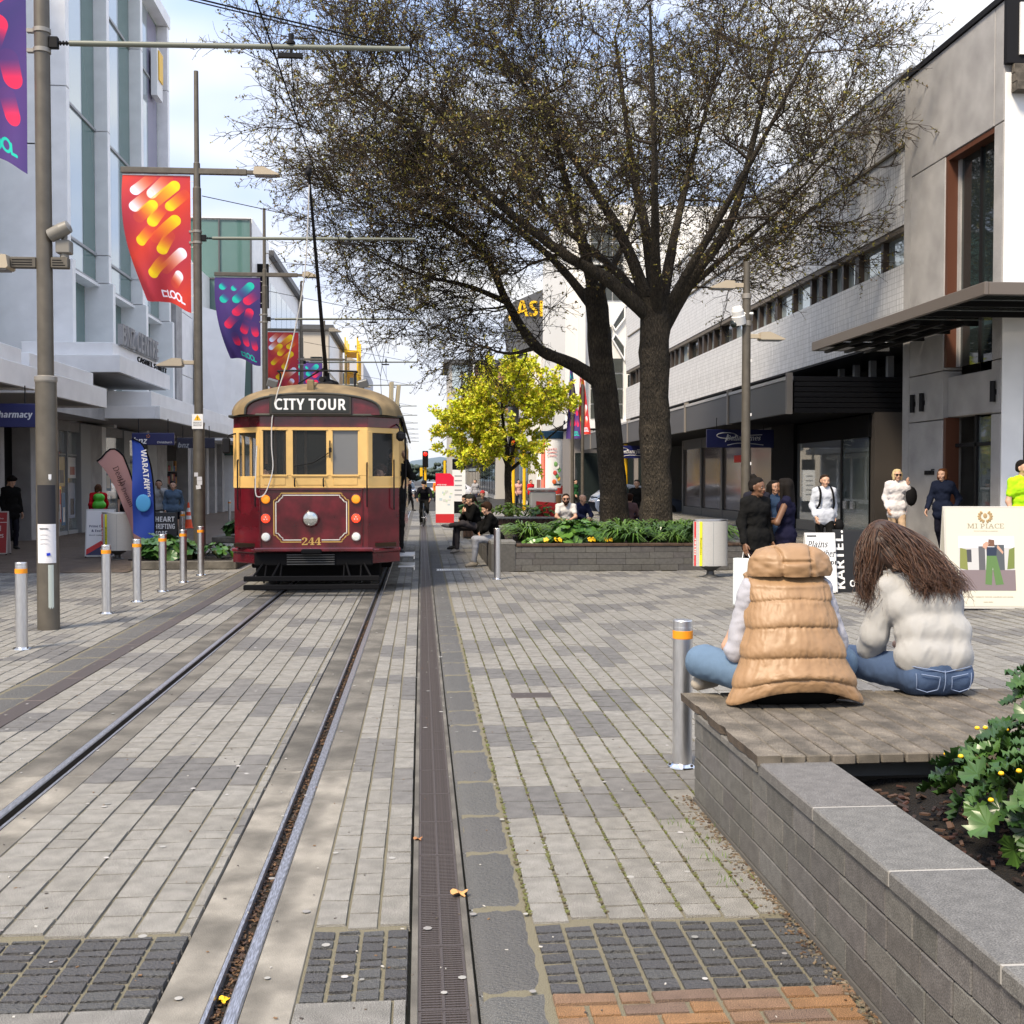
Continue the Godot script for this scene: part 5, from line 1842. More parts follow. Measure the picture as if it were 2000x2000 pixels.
# ---------------------------------------------------------------- the tram
func facet_panel(b: B, a: Vector2, c: Vector2, y0: float, y1: float, out := 0.0) -> void:
	var d := Vector3(c.x - a.x, 0, c.y - a.y)
	var l := d.length()
	d = d / l
	var nrm := Vector3(-d.z, 0, d.x)
	if nrm.z < -0.01 or (absf(nrm.z) < 0.01 and nrm.x * (a.x + c.x) < 0):
		nrm = -nrm
	var m := Vector3((a.x + c.x) / 2, (y0 + y1) / 2, (a.y + c.y) / 2) + nrm * (out - 0.015)
	b.box(Transform3D(Basis(d, Vector3.UP, d.cross(Vector3.UP)), m), Vector3(l, y1 - y0, 0.03), 0.004)


func build_tram() -> void:
	var t := thing("tram", "maroon and cream heritage tram facing the viewer, tan domed roof, sign over its windows", "tram", Vector3(-1.585, 0, -17.1))
	var red := mat("tram_red", Color(0.17, 0.008, 0.018), 0.22, 0, {"coat": 0.6, "tex": texs["stain"], "tri": 0.9})
	var cream := mat("tram_cream", Color(0.78, 0.5, 0.17), 0.35, 0, {"coat": 0.3, "tex": texs["faint"], "tri": 0.8})
	var tan := mat("tram_roof", Color(0.33, 0.235, 0.115), 0.75, 0, {"tex": texs["stain"], "tri": 0.8})
	var blk: Material = mats["black_metal"]
	var gold := flat_mat(Color(0.6, 0.38, 0.1), 0.35)
	var end := -12.5
	var pl := [Vector2(-1.24, end), Vector2(-1.24, -0.45), Vector2(-0.79, 0.0), Vector2(0.79, 0.0), Vector2(1.24, -0.45), Vector2(1.24, end)]
	var lower := B.new()
	var apron := B.new()
	var cant := B.new()
	for i in 5:
		facet_panel(lower, pl[i], pl[i + 1], 0.48, 1.58)
		facet_panel(apron, pl[i], pl[i + 1], 1.575, 1.6, 0.012)
		facet_panel(cant, pl[i], pl[i + 1], 2.48, 2.655, 0.006)
	part("lower_body", lower, red, t)
	part("waist_rail", apron, cream, t)
	part("cant_rail", cant, red, t)
	var band := B.new()
	facet_panel(band, pl[2], pl[3], 1.6, 1.77, 0.004)
	facet_panel(band, pl[2], pl[3], 2.44, 2.48, 0.004)
	for s in [1, 3]:
		facet_panel(band, pl[s], pl[s + 1], 1.6, 1.75, 0.004)
		facet_panel(band, pl[s], pl[s + 1], 2.4, 2.48, 0.004)
	for p in [[-0.79, -0.745], [-0.41, -0.31], [0.18, 0.275], [0.645, 0.79]]:
		facet_panel(band, Vector2(p[0], 0), Vector2(p[1], 0), 1.76, 2.45, 0.008)
	for s in [[pl[1], pl[2]], [pl[4], pl[3]]]:
		facet_panel(band, s[0], s[0].lerp(s[1], 0.19), 1.74, 2.42, 0.008)
		facet_panel(band, s[0].lerp(s[1], 0.86), s[1], 1.74, 2.42, 0.008)
	part("window_band", band, cream, t)
	var mould := B.new()
	for p in [[-0.755, -0.4], [-0.32, 0.19], [0.265, 0.655]]:
		mould.bx(Vector3(p[0] - 0.01, 1.745, 0.0), Vector3(p[1] + 0.01, 1.775, 0.028), 0.005)
		mould.bx(Vector3(p[0] - 0.01, 2.43, 0.0), Vector3(p[1] + 0.01, 2.45, 0.02), 0.004)
		mould.bx(Vector3(p[0] + 0.02, 1.62, 0.0), Vector3(p[1] - 0.02, 1.735, 0.012), 0.004)
	part("window_moulding", mould, cream, t)
	var glass := mat("tram_glass", Color(0.1, 0.11, 0.11, 0.12), 0.02, 0, {"spec": 0.22})
	var blind := mat("tram_blind", Color(0.16, 0.165, 0.17), 0.15)
	var k := 0
	for p in [[-0.745, -0.41], [-0.31, 0.18], [0.275, 0.645]]:
		var g := B.new()
		g.bx(Vector3(p[0], 1.77, -0.02), Vector3(p[1], 2.44, -0.016))
		part("front_pane", g, blind if k == 2 else glass, t)
		k += 1
	for s in [[pl[1], pl[2]], [pl[4], pl[3]]]:
		var g := B.new()
		facet_panel(g, s[0].lerp(s[1], 0.19), s[0].lerp(s[1], 0.86), 1.75, 2.4, -0.01)
		part("corner_pane", g, glass, t)
	var side := B.new()
	for sx: float in [-1.24, 1.24]:
		var z := -0.5
		while z > end + 0.5:
			side.bx(Vector3(sx - 0.02, 1.6, z - 0.1), Vector3(sx + 0.02, 2.48, z), 0.004)
			z -= 0.82
		side.bx(Vector3(sx - 0.018, 1.6, end), Vector3(sx + 0.018, 1.72, -0.47))
		side.bx(Vector3(sx - 0.018, 2.4, end), Vector3(sx + 0.018, 2.48, -0.47))
	part("side_window_posts", side, cream, t)
	for sx: float in [-1.23, 1.23]:
		for i in 14:
			var g := B.new()
			g.bx(Vector3(sx - 0.003, 1.72, -1.28 - i * 0.82), Vector3(sx + 0.003, 2.4, -0.62 - i * 0.82))
			part("side_pane", g, glass, t)
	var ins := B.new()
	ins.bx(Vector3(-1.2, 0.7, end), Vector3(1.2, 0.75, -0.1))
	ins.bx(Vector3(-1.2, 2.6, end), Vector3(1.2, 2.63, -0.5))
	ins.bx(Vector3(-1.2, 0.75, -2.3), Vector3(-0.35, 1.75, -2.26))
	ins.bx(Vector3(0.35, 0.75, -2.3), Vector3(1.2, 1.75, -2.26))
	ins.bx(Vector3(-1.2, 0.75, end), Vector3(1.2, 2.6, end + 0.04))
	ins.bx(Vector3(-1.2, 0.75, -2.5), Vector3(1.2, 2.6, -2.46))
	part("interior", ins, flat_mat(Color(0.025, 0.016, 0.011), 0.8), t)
	var posts := B.new()
	for x in [-1.0, -0.85, -0.7, -0.52, -0.35, 0.0, 0.35]:
		posts.bx(Vector3(x - 0.02, 1.75, -2.3), Vector3(x + 0.02, 2.6, -2.26))
	for i in 6:
		posts.bx(Vector3(-1.1, 1.1, -3.2 - i * 1.4), Vector3(-0.3, 1.75, -3.15 - i * 1.4))
		posts.bx(Vector3(0.3, 1.1, -3.2 - i * 1.4), Vector3(1.1, 1.75, -3.15 - i * 1.4))
	part("seat_back", posts, flat_mat(Color(0.2, 0.1, 0.04), 0.5), t)
	var con := B.new()
	con.bx(Vector3(-0.55, 0.75, -0.4), Vector3(-0.2, 1.72, -0.12), 0.02)
	con.cyl(Vector3(-0.4, 1.72, -0.25), Vector3(-0.4, 1.85, -0.25), 0.05)
	part("driver_console", con, blk, t)
	var secs := [[0.1, 0.99, 0.31, 2.66], [0.02, 1.08, 0.36, 2.66], [-0.2, 1.19, 0.43, 2.655], [-0.45, 1.275, 0.5, 2.65], [-0.9, 1.29, 0.55, 2.645], [-1.6, 1.29, 0.565, 2.64], [end - 0.3, 1.29, 0.565, 2.64]]
	var pts := []
	var n := 29
	for s in secs:
		for i in n:
			var a := PI * (1.0 - float(i) / (n - 1))
			var c := cos(a)
			var sn := pow(sin(a), 0.8) if s[0] < 0 else pow(sin(a), 0.62)
			pts.append(Vector3(c * s[1], s[3] + sn * s[2], s[0]))
	var roof := B.new()
	roof.grid(pts, n)
	part("roof", roof, tan, t)
	var eave := B.new()
	var prev := []
	for i in 6:
		var c: Vector2 = pl[i]
		var o := Vector3(c.x * 1.045, 2.655, c.y + (0.06 if c.y > -1 else 0.0))
		prev.append(o)
	eave.tube(prev, [0.022], 6)
	part("gutter", eave, flat_mat(Color(0.05, 0.05, 0.04), 0.6), t)
	var shelf := B.new()
	for e in [[1, 2, 3], [1, 3, 4]]:
		shelf.tri(prev[e[0]], prev[e[1]], prev[e[2]], Vector3.UP)
	part("eave_shelf", shelf, tan, t)
	var rim := []
	var poly := PackedVector2Array()
	for i in 25:
		var a := PI * (1.0 - i / 24.0)
		var q := Vector2(cos(a) * 0.99, 2.66 + pow(sin(a), 0.62) * 0.31)
		rim.append(Vector3(q.x, q.y, 0.1))
		poly.append(q)
	var rb := B.new()
	rb.tube(rim, [0.02], 6)
	part("hood_rim", rb, flat_mat(Color(0.03, 0.032, 0.026), 0.6), t)
	var lun := B.new()
	lun.prism(at(0, 0, 0.06), poly, 0.04)
	part("hood_panel", lun, red, t)
	var box := B.new()
	box.bx(Vector3(-0.64, 2.655, 0.05), Vector3(0.56, 2.955, 0.11), 0.01)
	part("sign_frame", box, flat_mat(Color(0.035, 0.03, 0.025), 0.5), t)
	var face := B.new()
	face.bx(Vector3(-0.6, 2.69, 0.1), Vector3(0.52, 2.925, 0.116))
	var sf := part("sign_face", face, flat_mat(Color(0.022, 0.024, 0.022), 0.35), t)
	words_on(sf, "CITY TOUR", 1.04, at(-0.04, 2.808, 0.121), mats["white"], "Droid Sans", 0.006, 0.165, 700)
	var cen := B.new()
	cen.bx(Vector3(-0.1, 2.95, 0.0), Vector3(0.0, 3.18, -0.12), 0.01)
	cen.box(rot(-0.05, 3.13, -0.35, 0.15, 0, 0), Vector3(0.1, 0.05, 0.6), 0.01)
	part("roof_cleat", cen, tan, t)
	var rail := B.new()
	rail.tube(smooth_path([Vector3(-0.62, 3.05, -1.1), Vector3(-0.62, 3.36, -1.1), Vector3(-0.58, 3.41, -1.1), Vector3(0.5, 3.41, -1.1), Vector3(0.54, 3.36, -1.1), Vector3(0.54, 3.05, -1.1)], 4), [0.016], 6)
	rail.tube([Vector3(-0.3, 3.18, -0.7), Vector3(0.05, 3.48, -1.3)], [0.014], 5)
	part("roof_rail", rail, blk, t)
	for x: float in [-0.72, 0.68]:
		var fl := B.new()
		fl.box(rot(x, 3.2, -0.9, 0.3, 0, 0.3 * signf(x)), Vector3(0.16, 0.12, 0.1), 0.01)
		fl.cyl(Vector3(x, 3.0, -0.9), Vector3(x, 3.18, -0.9), 0.02, -1, 6)
		part("floodlight", fl, flat_mat(Color(0.12, 0.13, 0.14), 0.4), t)
	var boards := B.new()
	boards.box(rot(1.1, 3.02, -1.5, 0, 0.3, -0.03), Vector3(0.05, 0.52, 0.1), 0.004)
	boards.box(rot(1.2, 2.98, -1.5, 0, 0.3, -0.1), Vector3(0.045, 0.5, 0.1), 0.004)
	part("side_board", boards, flat_mat(Color(0.33, 0.29, 0.2), 0.7), t)
	var base := B.new()
	base.lathe(at(0.07, 3.19, -1.4), [[0.16, 0.0], [0.14, 0.06], [0.06, 0.09], [0.05, 0.22], [0.0, 0.24]], 12)
	base.cyl(Vector3(0.0, 3.3, -1.3), Vector3(0.2, 3.26, -1.75), 0.05, -1, 8)
	part("trolley_base", base, blk, t)
	var pole := B.new()
	pole.tube([Vector3(0.07, 3.35, -1.4), Vector3(0.065, 4.7, 0.0), Vector3(0.06, 5.86, 1.2)], [0.034, 0.026, 0.018], 8)
	pole.ball(Vector3(0.06, 5.9, 1.24), Vector3(0.045, 0.07, 0.06), 8)
	pole.cyl(Vector3(0.02, 5.95, 1.24), Vector3(0.1, 5.95, 1.24), 0.04, -1, 10)
	part("trolley_pole", pole, blk, t)
	var rope := B.new()
	rope.tube(smooth_path([Vector3(0.06, 5.75, 1.15), Vector3(-0.05, 4.6, 0.75), Vector3(-0.3, 3.6, 0.3), Vector3(-0.52, 2.95, 0.14), Vector3(-0.6, 2.6, 0.08), Vector3(-0.615, 2.2, 0.05), Vector3(-0.6, 1.85, 0.05), Vector3(-0.7, 1.52, 0.06), Vector3(-0.8, 1.445, 0.07), Vector3(-0.85, 1.52, 0.07), Vector3(-0.845, 1.9, 0.05), Vector3(-0.83, 2.2, 0.04)], 6), [0.009], 5)
	part("rope", rope, flat_mat(Color(0.62, 0.6, 0.57), 0.9), t)
	for x: float in [-0.71, 0.615]:
		for r in [[1.41, Color(0.9, 0.28, 0.02), 0.35], [1.125, Color(0.95, 0.05, 0.02), 1.1], [0.85, Color(0.75, 0.78, 0.74), 0.0]]:
			var q := B.new()
			q.lathe(rot(x, r[0], 0.0, PI / 2, 0, 0), [[0.078, 0.0], [0.078, 0.03], [0.066, 0.035]], 20)
			var ln := part("lamp", q, flat_mat(Color(0.1, 0.02, 0.02), 0.3), t)
			var gl := B.new()
			gl.lathe(rot(x, r[0], 0.0, PI / 2, 0, 0), [[0.066, 0.03], [0.05, 0.05], [0.0, 0.056]], 20)
			part("lens", gl, mat("lens %.2f" % r[0], r[1], 0.2, 0, {"glow": lin(r[1].r, r[1].g, r[1].b), "power": r[2]} if r[2] > 0 else {}), ln)
			if r[2] > 1.0:
				for a in 3:
					var dq := B.new()
					dq.ball(Vector3(x + 0.022 * cos(a * TAU / 3 + PI / 2), r[0] + 0.022 * sin(a * TAU / 3 + PI / 2), 0.055), Vector3(0.01, 0.01, 0.006), 6)
					part("bulb", dq, mats["white"], ln)
	var hl := B.new()
	hl.lathe(rot(-0.05, 1.12, 0.0, PI / 2, 0, 0), [[0.13, 0.0], [0.13, 0.05], [0.115, 0.08]], 28)
	var hp := part("headlamp", hl, red, t)
	var hg := B.new()
	hg.lathe(rot(-0.05, 1.12, 0.0, PI / 2, 0, 0), [[0.114, 0.075], [0.1, 0.1], [0.06, 0.118], [0.0, 0.125]], 28)
	part("lens", hg, mat("headlamp_glass", Color(0.62, 0.64, 0.6), 0.12, 0.85), hp)
	for w in [[0.0, 0.014, gold], [0.03, 0.013, flat_mat(Color(0.8, 0.78, 0.7), 0.4)]]:
		var d: float = w[0]
		var x0: float = -0.595 + d
		var x1: float = 0.505 - d
		var y0: float = 0.775 + d
		var y1: float = 1.5 - d
		var nt := 0.1
		var st := 0.03
		var c := [Vector2(-0.2, y0), Vector2(x0 + nt, y0), Vector2(x0 + nt, y0 + st), Vector2(x0 + nt - st, y0 + st + 0.02), Vector2(x0 + st, y0 + nt), Vector2(x0, y0 + nt), Vector2(x0, y1 - nt), Vector2(x0 + st, y1 - nt), Vector2(x0 + nt - st, y1 - st - 0.02), Vector2(x0 + nt, y1 - st), Vector2(x0 + nt, y1), Vector2(x1 - nt, y1), Vector2(x1 - nt, y1 - st), Vector2(x1 - nt + st, y1 - st - 0.02), Vector2(x1 - st, y1 - nt), Vector2(x1, y1 - nt), Vector2(x1, y0 + nt), Vector2(x1 - st, y0 + nt), Vector2(x1 - nt + st, y0 + st + 0.02), Vector2(x1 - nt, y0 + st), Vector2(x1 - nt, y0), Vector2(0.11, y0)]
		var b := B.new()
		for i in c.size() - 1:
			var p: Vector2 = c[i]
			var q: Vector2 = c[i + 1]
			var dd := (q - p).normalized()
			var nn: Vector2 = Vector2(-dd.y, dd.x) * w[1] * 0.5
			p -= dd * w[1] * 0.45
			q += dd * w[1] * 0.45
			b.quad(Vector3(p.x + nn.x, p.y + nn.y, 0.004), Vector3(q.x + nn.x, q.y + nn.y, 0.004), Vector3(q.x - nn.x, q.y - nn.y, 0.004), Vector3(p.x - nn.x, p.y - nn.y, 0.004), Vector3(0, 0, 1))
		part("panel_lining", b, w[2], t)
	words_on(t, "244", 0.28, at(-0.045, 0.785, 0.006), gold, "Droid Serif", 0.006, 0.11, 700)
	var ap := B.new()
	ap.tube(smooth_path([Vector3(-0.79, 0.7, 0.015), Vector3(-0.79, 1.5, 0.015), Vector3(-0.72, 1.55, 0.015), Vector3(0.62, 1.55, 0.015), Vector3(0.7, 1.5, 0.015), Vector3(0.7, 0.7, 0.015)], 4), [0.012], 5)
	part("apron_bead", ap, red, t)
	var bm := B.new()
	bm.box(at(0, 0.665, 0.07), Vector3(1.75, 0.06, 0.16), 0.015)
	for sx: float in [-1.0, 1.0]:
		bm.box(rot(sx * 1.03, 0.64, -0.2, 0, sx * 0.785, 0), Vector3(0.58, 0.06, 0.12), 0.015)
		bm.box(rot(sx * 1.035, 0.53, -0.215, 0, sx * 0.785, 0), Vector3(0.58, 0.16, 0.06), 0.01)
	part("bumper", bm, red, t)
	var bk := B.new()
	bk.bx(Vector3(-0.88, 0.42, -0.1), Vector3(0.86, 0.63, 0.05), 0.02)
	bk.bx(Vector3(-0.18, 0.6, 0.1), Vector3(0.12, 0.68, 0.2), 0.02)
	part("headstock", bk, mats["black"], t)
	for i in 5:
		var gr := B.new()
		gr.bx(Vector3(-0.4, 0.44 + i * 0.035, 0.05), Vector3(0.3, 0.457 + i * 0.035, 0.09), 0.003)
		part("grille_slat", gr, flat_mat(Color(0.06, 0.062, 0.064), 0.4), t)
	for h in [[-1.17, -0.36, 1.25, 2.0], [1.17, -0.36, 1.25, 2.0], [-0.86, 0.0, 1.3, 1.72], [0.78, 0.02, 1.3, 1.95], [-0.28, 0.03, 1.6, 1.72], [0.14, 0.03, 1.6, 1.72]]:
		var b := B.new()
		b.tube([Vector3(h[0], h[2], h[1]), Vector3(h[0], h[2] + 0.02, h[1] + 0.05), Vector3(h[0], h[3] - 0.02, h[1] + 0.05), Vector3(h[0], h[3], h[1])], [0.011], 6)
		part("handrail", b, blk, t)
	var m1 := B.new()
	m1.box(rot(-1.33, 2.21, -0.3, 0, 0.2, 0), Vector3(0.12, 0.24, 0.05), 0.035)
	m1.tube([Vector3(-1.2, 2.4, -0.42), Vector3(-1.3, 2.36, -0.3), Vector3(-1.33, 2.3, -0.3)], [0.012], 6)
	part("mirror", m1, blk, t)
	var m2 := B.new()
	m2.box(rot(1.27, 2.36, -0.3, 0, -0.2, 0), Vector3(0.13, 0.15, 0.1), 0.04)
	m2.tube([Vector3(1.2, 2.55, -0.42), Vector3(1.25, 2.5, -0.32), Vector3(1.27, 2.4, -0.3)], [0.012], 6)
	part("mirror", m2, blk, t)
	var wp := B.new()
	wp.box(at(0.235, 2.15, 0.04), Vector3(0.02, 0.26, 0.02), 0.004)
	wp.tube([Vector3(0.22, 2.1, 0.03), Vector3(-0.02, 1.95, 0.012), Vector3(-0.3, 1.9, 0.012)], [0.008], 5)
	wp.box(at(0.24, 2.14, 0.05), Vector3(0.04, 0.07, 0.03), 0.006)
	part("wiper", wp, blk, t)
	var dg := B.new()
	dg.tube(smooth_path([Vector3(1.28, 1.2, -0.75), Vector3(1.33, 1.3, -0.75), Vector3(1.34, 2.2, -0.75), Vector3(1.3, 2.6, -0.75)], 4), [0.018], 6)
	dg.tube([Vector3(1.28, 1.55, -0.75), Vector3(1.34, 1.55, -0.75)], [0.015], 6)
	part("grab_rail", dg, blk, t)
	var lg := B.new()
	for y in [0.1, 0.22]:
		lg.bx(Vector3(-0.99, y, 0.36 - y * 0.3), Vector3(0.97, y + 0.075, 0.42 - y * 0.3), 0.01)
	for x: float in [-0.88, -0.6, 0.55, 0.86]:
		lg.tube([Vector3(x, 0.25, 0.33), Vector3(x * 0.85, 0.46, 0.05)], [0.018], 5)
		lg.tube([Vector3(x * 0.8, 0.46, 0.0), Vector3(x * 0.8, 0.2, 0.3)], [0.014], 5)
	part("lifeguard", lg, mats["black"], t)
	var ug := B.new()
	ug.bx(Vector3(-0.95, 0.18, -11.5), Vector3(0.95, 0.48, -0.6), 0.02)
	ug.bx(Vector3(-1.1, 0.3, -11), Vector3(1.1, 0.5, -1.2), 0.02)
	part("underframe", ug, mats["black"], t)
	for x: float in [-0.73, 0.73]:
		for z in [-1.1, -2.7, -9.0, -10.6]:
			var wh := B.new()
			wh.lathe(rot(x, 0.36, z, 0, 0, PI / 2), [[0.0, -0.06], [0.35, -0.06], [0.36, 0.0], [0.33, 0.06], [0.0, 0.06]], 24)
			part("wheel", wh, flat_mat(Color(0.035, 0.033, 0.032), 0.5), t)
	for i in 2:
		var st := B.new()
		st.bx(Vector3(1.22, 0.33 + i * 0.17, -1.5), Vector3(1.48, 0.355 + i * 0.17, -0.75), 0.005)
		st.bx(Vector3(1.46, 0.29 + i * 0.17, -1.5), Vector3(1.48, 0.36 + i * 0.17, -0.75), 0.004)
		part("step", st, flat_mat(Color(0.45, 0.46, 0.47), 0.4), t)


# ---------------------------------------------------------------- poles, wires, banners, bollards
func stamp(im: Image, a: Vector2, b: Vector2, r: float, c0: Color, c1: Color) -> void:
	var lo := Vector2(minf(a.x, b.x) - r, minf(a.y, b.y) - r)
	var hi := Vector2(maxf(a.x, b.x) + r, maxf(a.y, b.y) + r)
	var ab := b - a
	for y in range(maxi(0, int(lo.y)), mini(im.get_height(), int(hi.y) + 2)):
		for x in range(maxi(0, int(lo.x)), mini(im.get_width(), int(hi.x) + 2)):
			var p := Vector2(x, y)
			var t := clampf((p - a).dot(ab) / maxf(ab.length_squared(), 1e-4), 0.0, 1.0)
			var d := (p - a - ab * t).length() - r
			if d < 0.5:
				var c := c0.lerp(c1, t)
				var old := im.get_pixel(x, y)
				im.set_pixel(x, y, old.lerp(Color(c.r, c.g, c.b), c.a * clampf(0.5 - d, 0.0, 1.0)))


func banner_image(warm: bool) -> ImageTexture:
	var w := 256
	var h := 512
	var im := Image.create(w, h, false, Image.FORMAT_RGB8)
	for y in h:
		for x in w:
			var f := float(x + y) / (w + h)
			im.set_pixel(x, y, Color(0.84, 0.24, 0.18).lerp(Color(0.72, 0.2, 0.26), absf(sin(f * 7.0))) if warm else Color(0.24, 0.2, 0.46).lerp(Color(0.32, 0.22, 0.5), absf(sin(f * 6.0))))
	var wh := Color(0.95, 0.93, 1.0, 1)
	var ye := Color(0.98, 0.83, 0.1, 1)
	var og := Color(0.95, 0.55, 0.12, 0.15)
	var pk := Color(0.95, 0.16, 0.36, 1)
	var pk0 := Color(0.7, 0.18, 0.42, 0.1)
	var tl := Color(0.08, 0.78, 0.7, 1)
	var tl0 := Color(0.15, 0.4, 0.6, 0.05)
	if warm:
		for s in [[50, 62, 108, 8, 20, wh, og], [112, 70, 170, 8, 21, wh, og], [46, 128, 100, 74, 21, wh, og], [195, 42, 92, 132, 22, ye, og], [112, 118, 60, 168, 22, ye, og], [180, 120, 232, 74, 20, ye, og], [112, 180, 150, 130, 22, ye, og], [196, 176, 120, 246, 22, ye, og], [58, 260, 100, 215, 20, ye, og], [140, 292, 172, 240, 22, ye, og], [86, 388, 148, 330, 22, ye, og], [218, 300, 140, 372, 21, wh, og], [200, 390, 176, 424, 20, wh, og]]:
			stamp(im, Vector2(s[0], s[1]), Vector2(s[2], s[3]), s[4], s[5], s[6])
	else:
		for s in [[44, 56, 60, 40, 20, tl, tl0], [108, 64, 118, 54, 17, tl, tl0], [198, 52, 140, 110, 24, tl, tl0], [48, 132, 70, 108, 23, tl, tl0], [120, 132, 150, 104, 24, tl, tl0], [182, 142, 240, 96, 25, pk, pk0], [116, 212, 170, 164, 25, pk, pk0], [192, 208, 178, 250, 24, pk, pk0], [60, 288, 110, 240, 26, pk, pk0], [150, 322, 168, 280, 24, pk, pk0], [222, 322, 214, 282, 23, pk, pk0], [94, 402, 84, 360, 23, pk, pk0], [156, 398, 150, 352, 21, pk, pk0], [216, 404, 206, 366, 22, pk, pk0]]:
			stamp(im, Vector2(s[0], s[1]), Vector2(s[2], s[3]), s[4], s[5], s[6])
	var lc := wh if warm else tl
	for s in [[104, 462, 104, 486], [104, 462, 124, 466], [104, 486, 122, 486], [132, 462, 132, 488], [132, 488, 144, 488], [204, 468, 204, 488], [204, 488, 222, 488]]:
		stamp(im, Vector2(s[0], s[1]), Vector2(s[2], s[3]), 3.5, lc, lc)
	for cx in [158, 188]:
		for i in 24:
			var p := Vector2(cx + 13 * cos(i * TAU / 24), 474 + 14 * sin(i * TAU / 24))
			stamp(im, p, p, 3.6, lc, lc)
	return ImageTexture.create_from_image(im)


func banner_mesh(w: float, h: float, pull: float, seed_v: float) -> ArrayMesh:
	var b := B.new()
	var nx := 15
	var ny := 25
	var pts := []
	for j in ny:
		var v := float(j) / (ny - 1)
		for i in nx:
			var u := float(i) / (nx - 1)
			var x := -w * (1.0 - u)
			var blow := pull * v * v * (1.0 - u)
			var y := -h * v * (1.0 - 0.09 * (1.0 - u) * v) + 0.05 * sin(u * 7.0 + v * 3.0 + seed_v) * v
			var z := (0.09 * sin(u * 9.0 + v * 5.0 + seed_v) + 0.05 * sin(u * 17.0 - v * 9.0)) * v * (1.1 - u) + 0.28 * sin(PI * v) * (1.0 - u)
			pts.append(Vector3(x + blow * w, y, z))
	b.grid(pts, nx)
	return b.mesh()


func lamp_head(b: B, lens: B, p: Vector3, dir: float) -> void:
	var t := Transform3D(Basis(Vector3(dir, 0, 0), Vector3.UP, Vector3(0, 0, dir)), p)
	var poly := PackedVector2Array([Vector2(0, 0.02), Vector2(0.02, 0.15), Vector2(0.2, 0.16), Vector2(0.52, 0.02), Vector2(0.5, 0.0), Vector2(0.02, 0.0)])
	b.prism(t * at(0, 0, 0.13), poly, 0.26)
	lens.box(t * at(0.24, -0.008, 0), Vector3(0.42, 0.014, 0.2))


func pole_at(label: String, x: float, z: float, top: float, arm_y: float, tip: float, banner_y: float) -> Node3D:
	var o := thing("tram_pole", label, "pole", Vector3(x, 0, z), 0, "brown steel poles along the left of the track")
	var s := B.new()
	s.lathe(Transform3D(), [[0.122, 0.0], [0.115, 2.82], [0.112, 2.86], [0.088, 2.865], [0.083, 7.6], [0.07, 7.62], [0.066, minf(top, 8.1)], [0.05, minf(top, 8.12)], [0.045, top], [0.0, top + 0.01]], 24)
	part("shaft", s, mats["pole_paint"], o)
	var col := B.new()
	col.lathe(at(0, 2.8, 0), [[0.118, 0.0], [0.124, 0.02], [0.124, 0.06], [0.09, 0.075]], 24)
	for y in [arm_y - 0.12, arm_y + 0.1]:
		col.lathe(at(0, y, 0), [[0.086, 0.0], [0.096, 0.004], [0.096, 0.05], [0.086, 0.054]], 20)
		col.bx(Vector3(-0.16, y + 0.005, -0.03), Vector3(-0.08, y + 0.045, 0.03))
	part("collar", col, mats["pole_edge"], o)
	var a := B.new()
	a.tube([Vector3(0.3, arm_y, 0), Vector3(tip - x, arm_y + 0.05, 0)], [0.034, 0.03], 8)
	var ar := part("wire_arm", a, flat_mat(Color(0.16, 0.175, 0.145), 0.45), o)
	var sh := B.new()
	sh.box(at(0.13, arm_y, 0), Vector3(0.1, 0.13, 0.07), 0.008)
	sh.tube([Vector3(0.17, arm_y, 0), Vector3(0.32, arm_y, 0)], [0.014], 6)
	for k in 3:
		sh.ball(Vector3(0.2 + k * 0.035, arm_y, 0), Vector3(0.014, 0.028, 0.028), 8)
	part("shackle", sh, mats["black_metal"], ar)
	var ins := B.new()
	ins.lathe(at(-1.47 - x, arm_y + 0.06, 0), [[0.05, 0.0], [0.05, 0.03], [0.03, 0.05], [0.03, 0.12]], 10)
	ins.bx(Vector3(-1.62 - x, arm_y - 0.09, -0.03), Vector3(-1.34 - x, arm_y - 0.04, 0.03))
	ins.cyl(Vector3(-1.47 - x, arm_y - 0.04, 0), Vector3(-1.47 - x, arm_y + 0.04, 0), 0.02, -1, 6)
	part("insulator", ins, mats["black_metal"], ar)
	var st := B.new()
	st.tube([Vector3(0.1, arm_y + 0.85, 0), Vector3(tip - x - 0.3, arm_y + 0.06, 0)], [0.009], 5)
	part("stay_wire", st, mats["black_metal"], o)
	if banner_y > 0:
		var bar := B.new()
		bar.bx(Vector3(-1.5, banner_y, -0.05), Vector3(1.0, banner_y + 0.12, 0.05), 0.01)
		part("banner_bar", bar, mats["pole_paint"], o)
		var neck := B.new()
		neck.bx(Vector3(1.0, banner_y + 0.02, -0.04), Vector3(1.16, banner_y + 0.1, 0.04), 0.008)
		part("bar_joint", neck, mats["pole_paint"], o)
		var lh := B.new()
		var ln := B.new()
		lamp_head(lh, ln, Vector3(1.14, banner_y + 0.0, 0), 1.0)
		var l := part("lantern", lh, mats["beige_lamp"], o)
		part("lens", ln, flat_mat(Color(0.3, 0.3, 0.3), 0.2), l)
		var ti := B.new()
		for k in 9:
			ti.ball(Vector3(-0.085, banner_y - 0.15 - k * 0.33, 0.02), Vector3(0.012, 0.012, 0.012), 6)
			ti.tube([Vector3(-0.02, banner_y - 0.15 - k * 0.33, 0.02), Vector3(-0.13, banner_y - 0.15 - k * 0.33, 0.02)], [0.005], 4)
		part("banner_tie", ti, mats["white"], o)
	return o


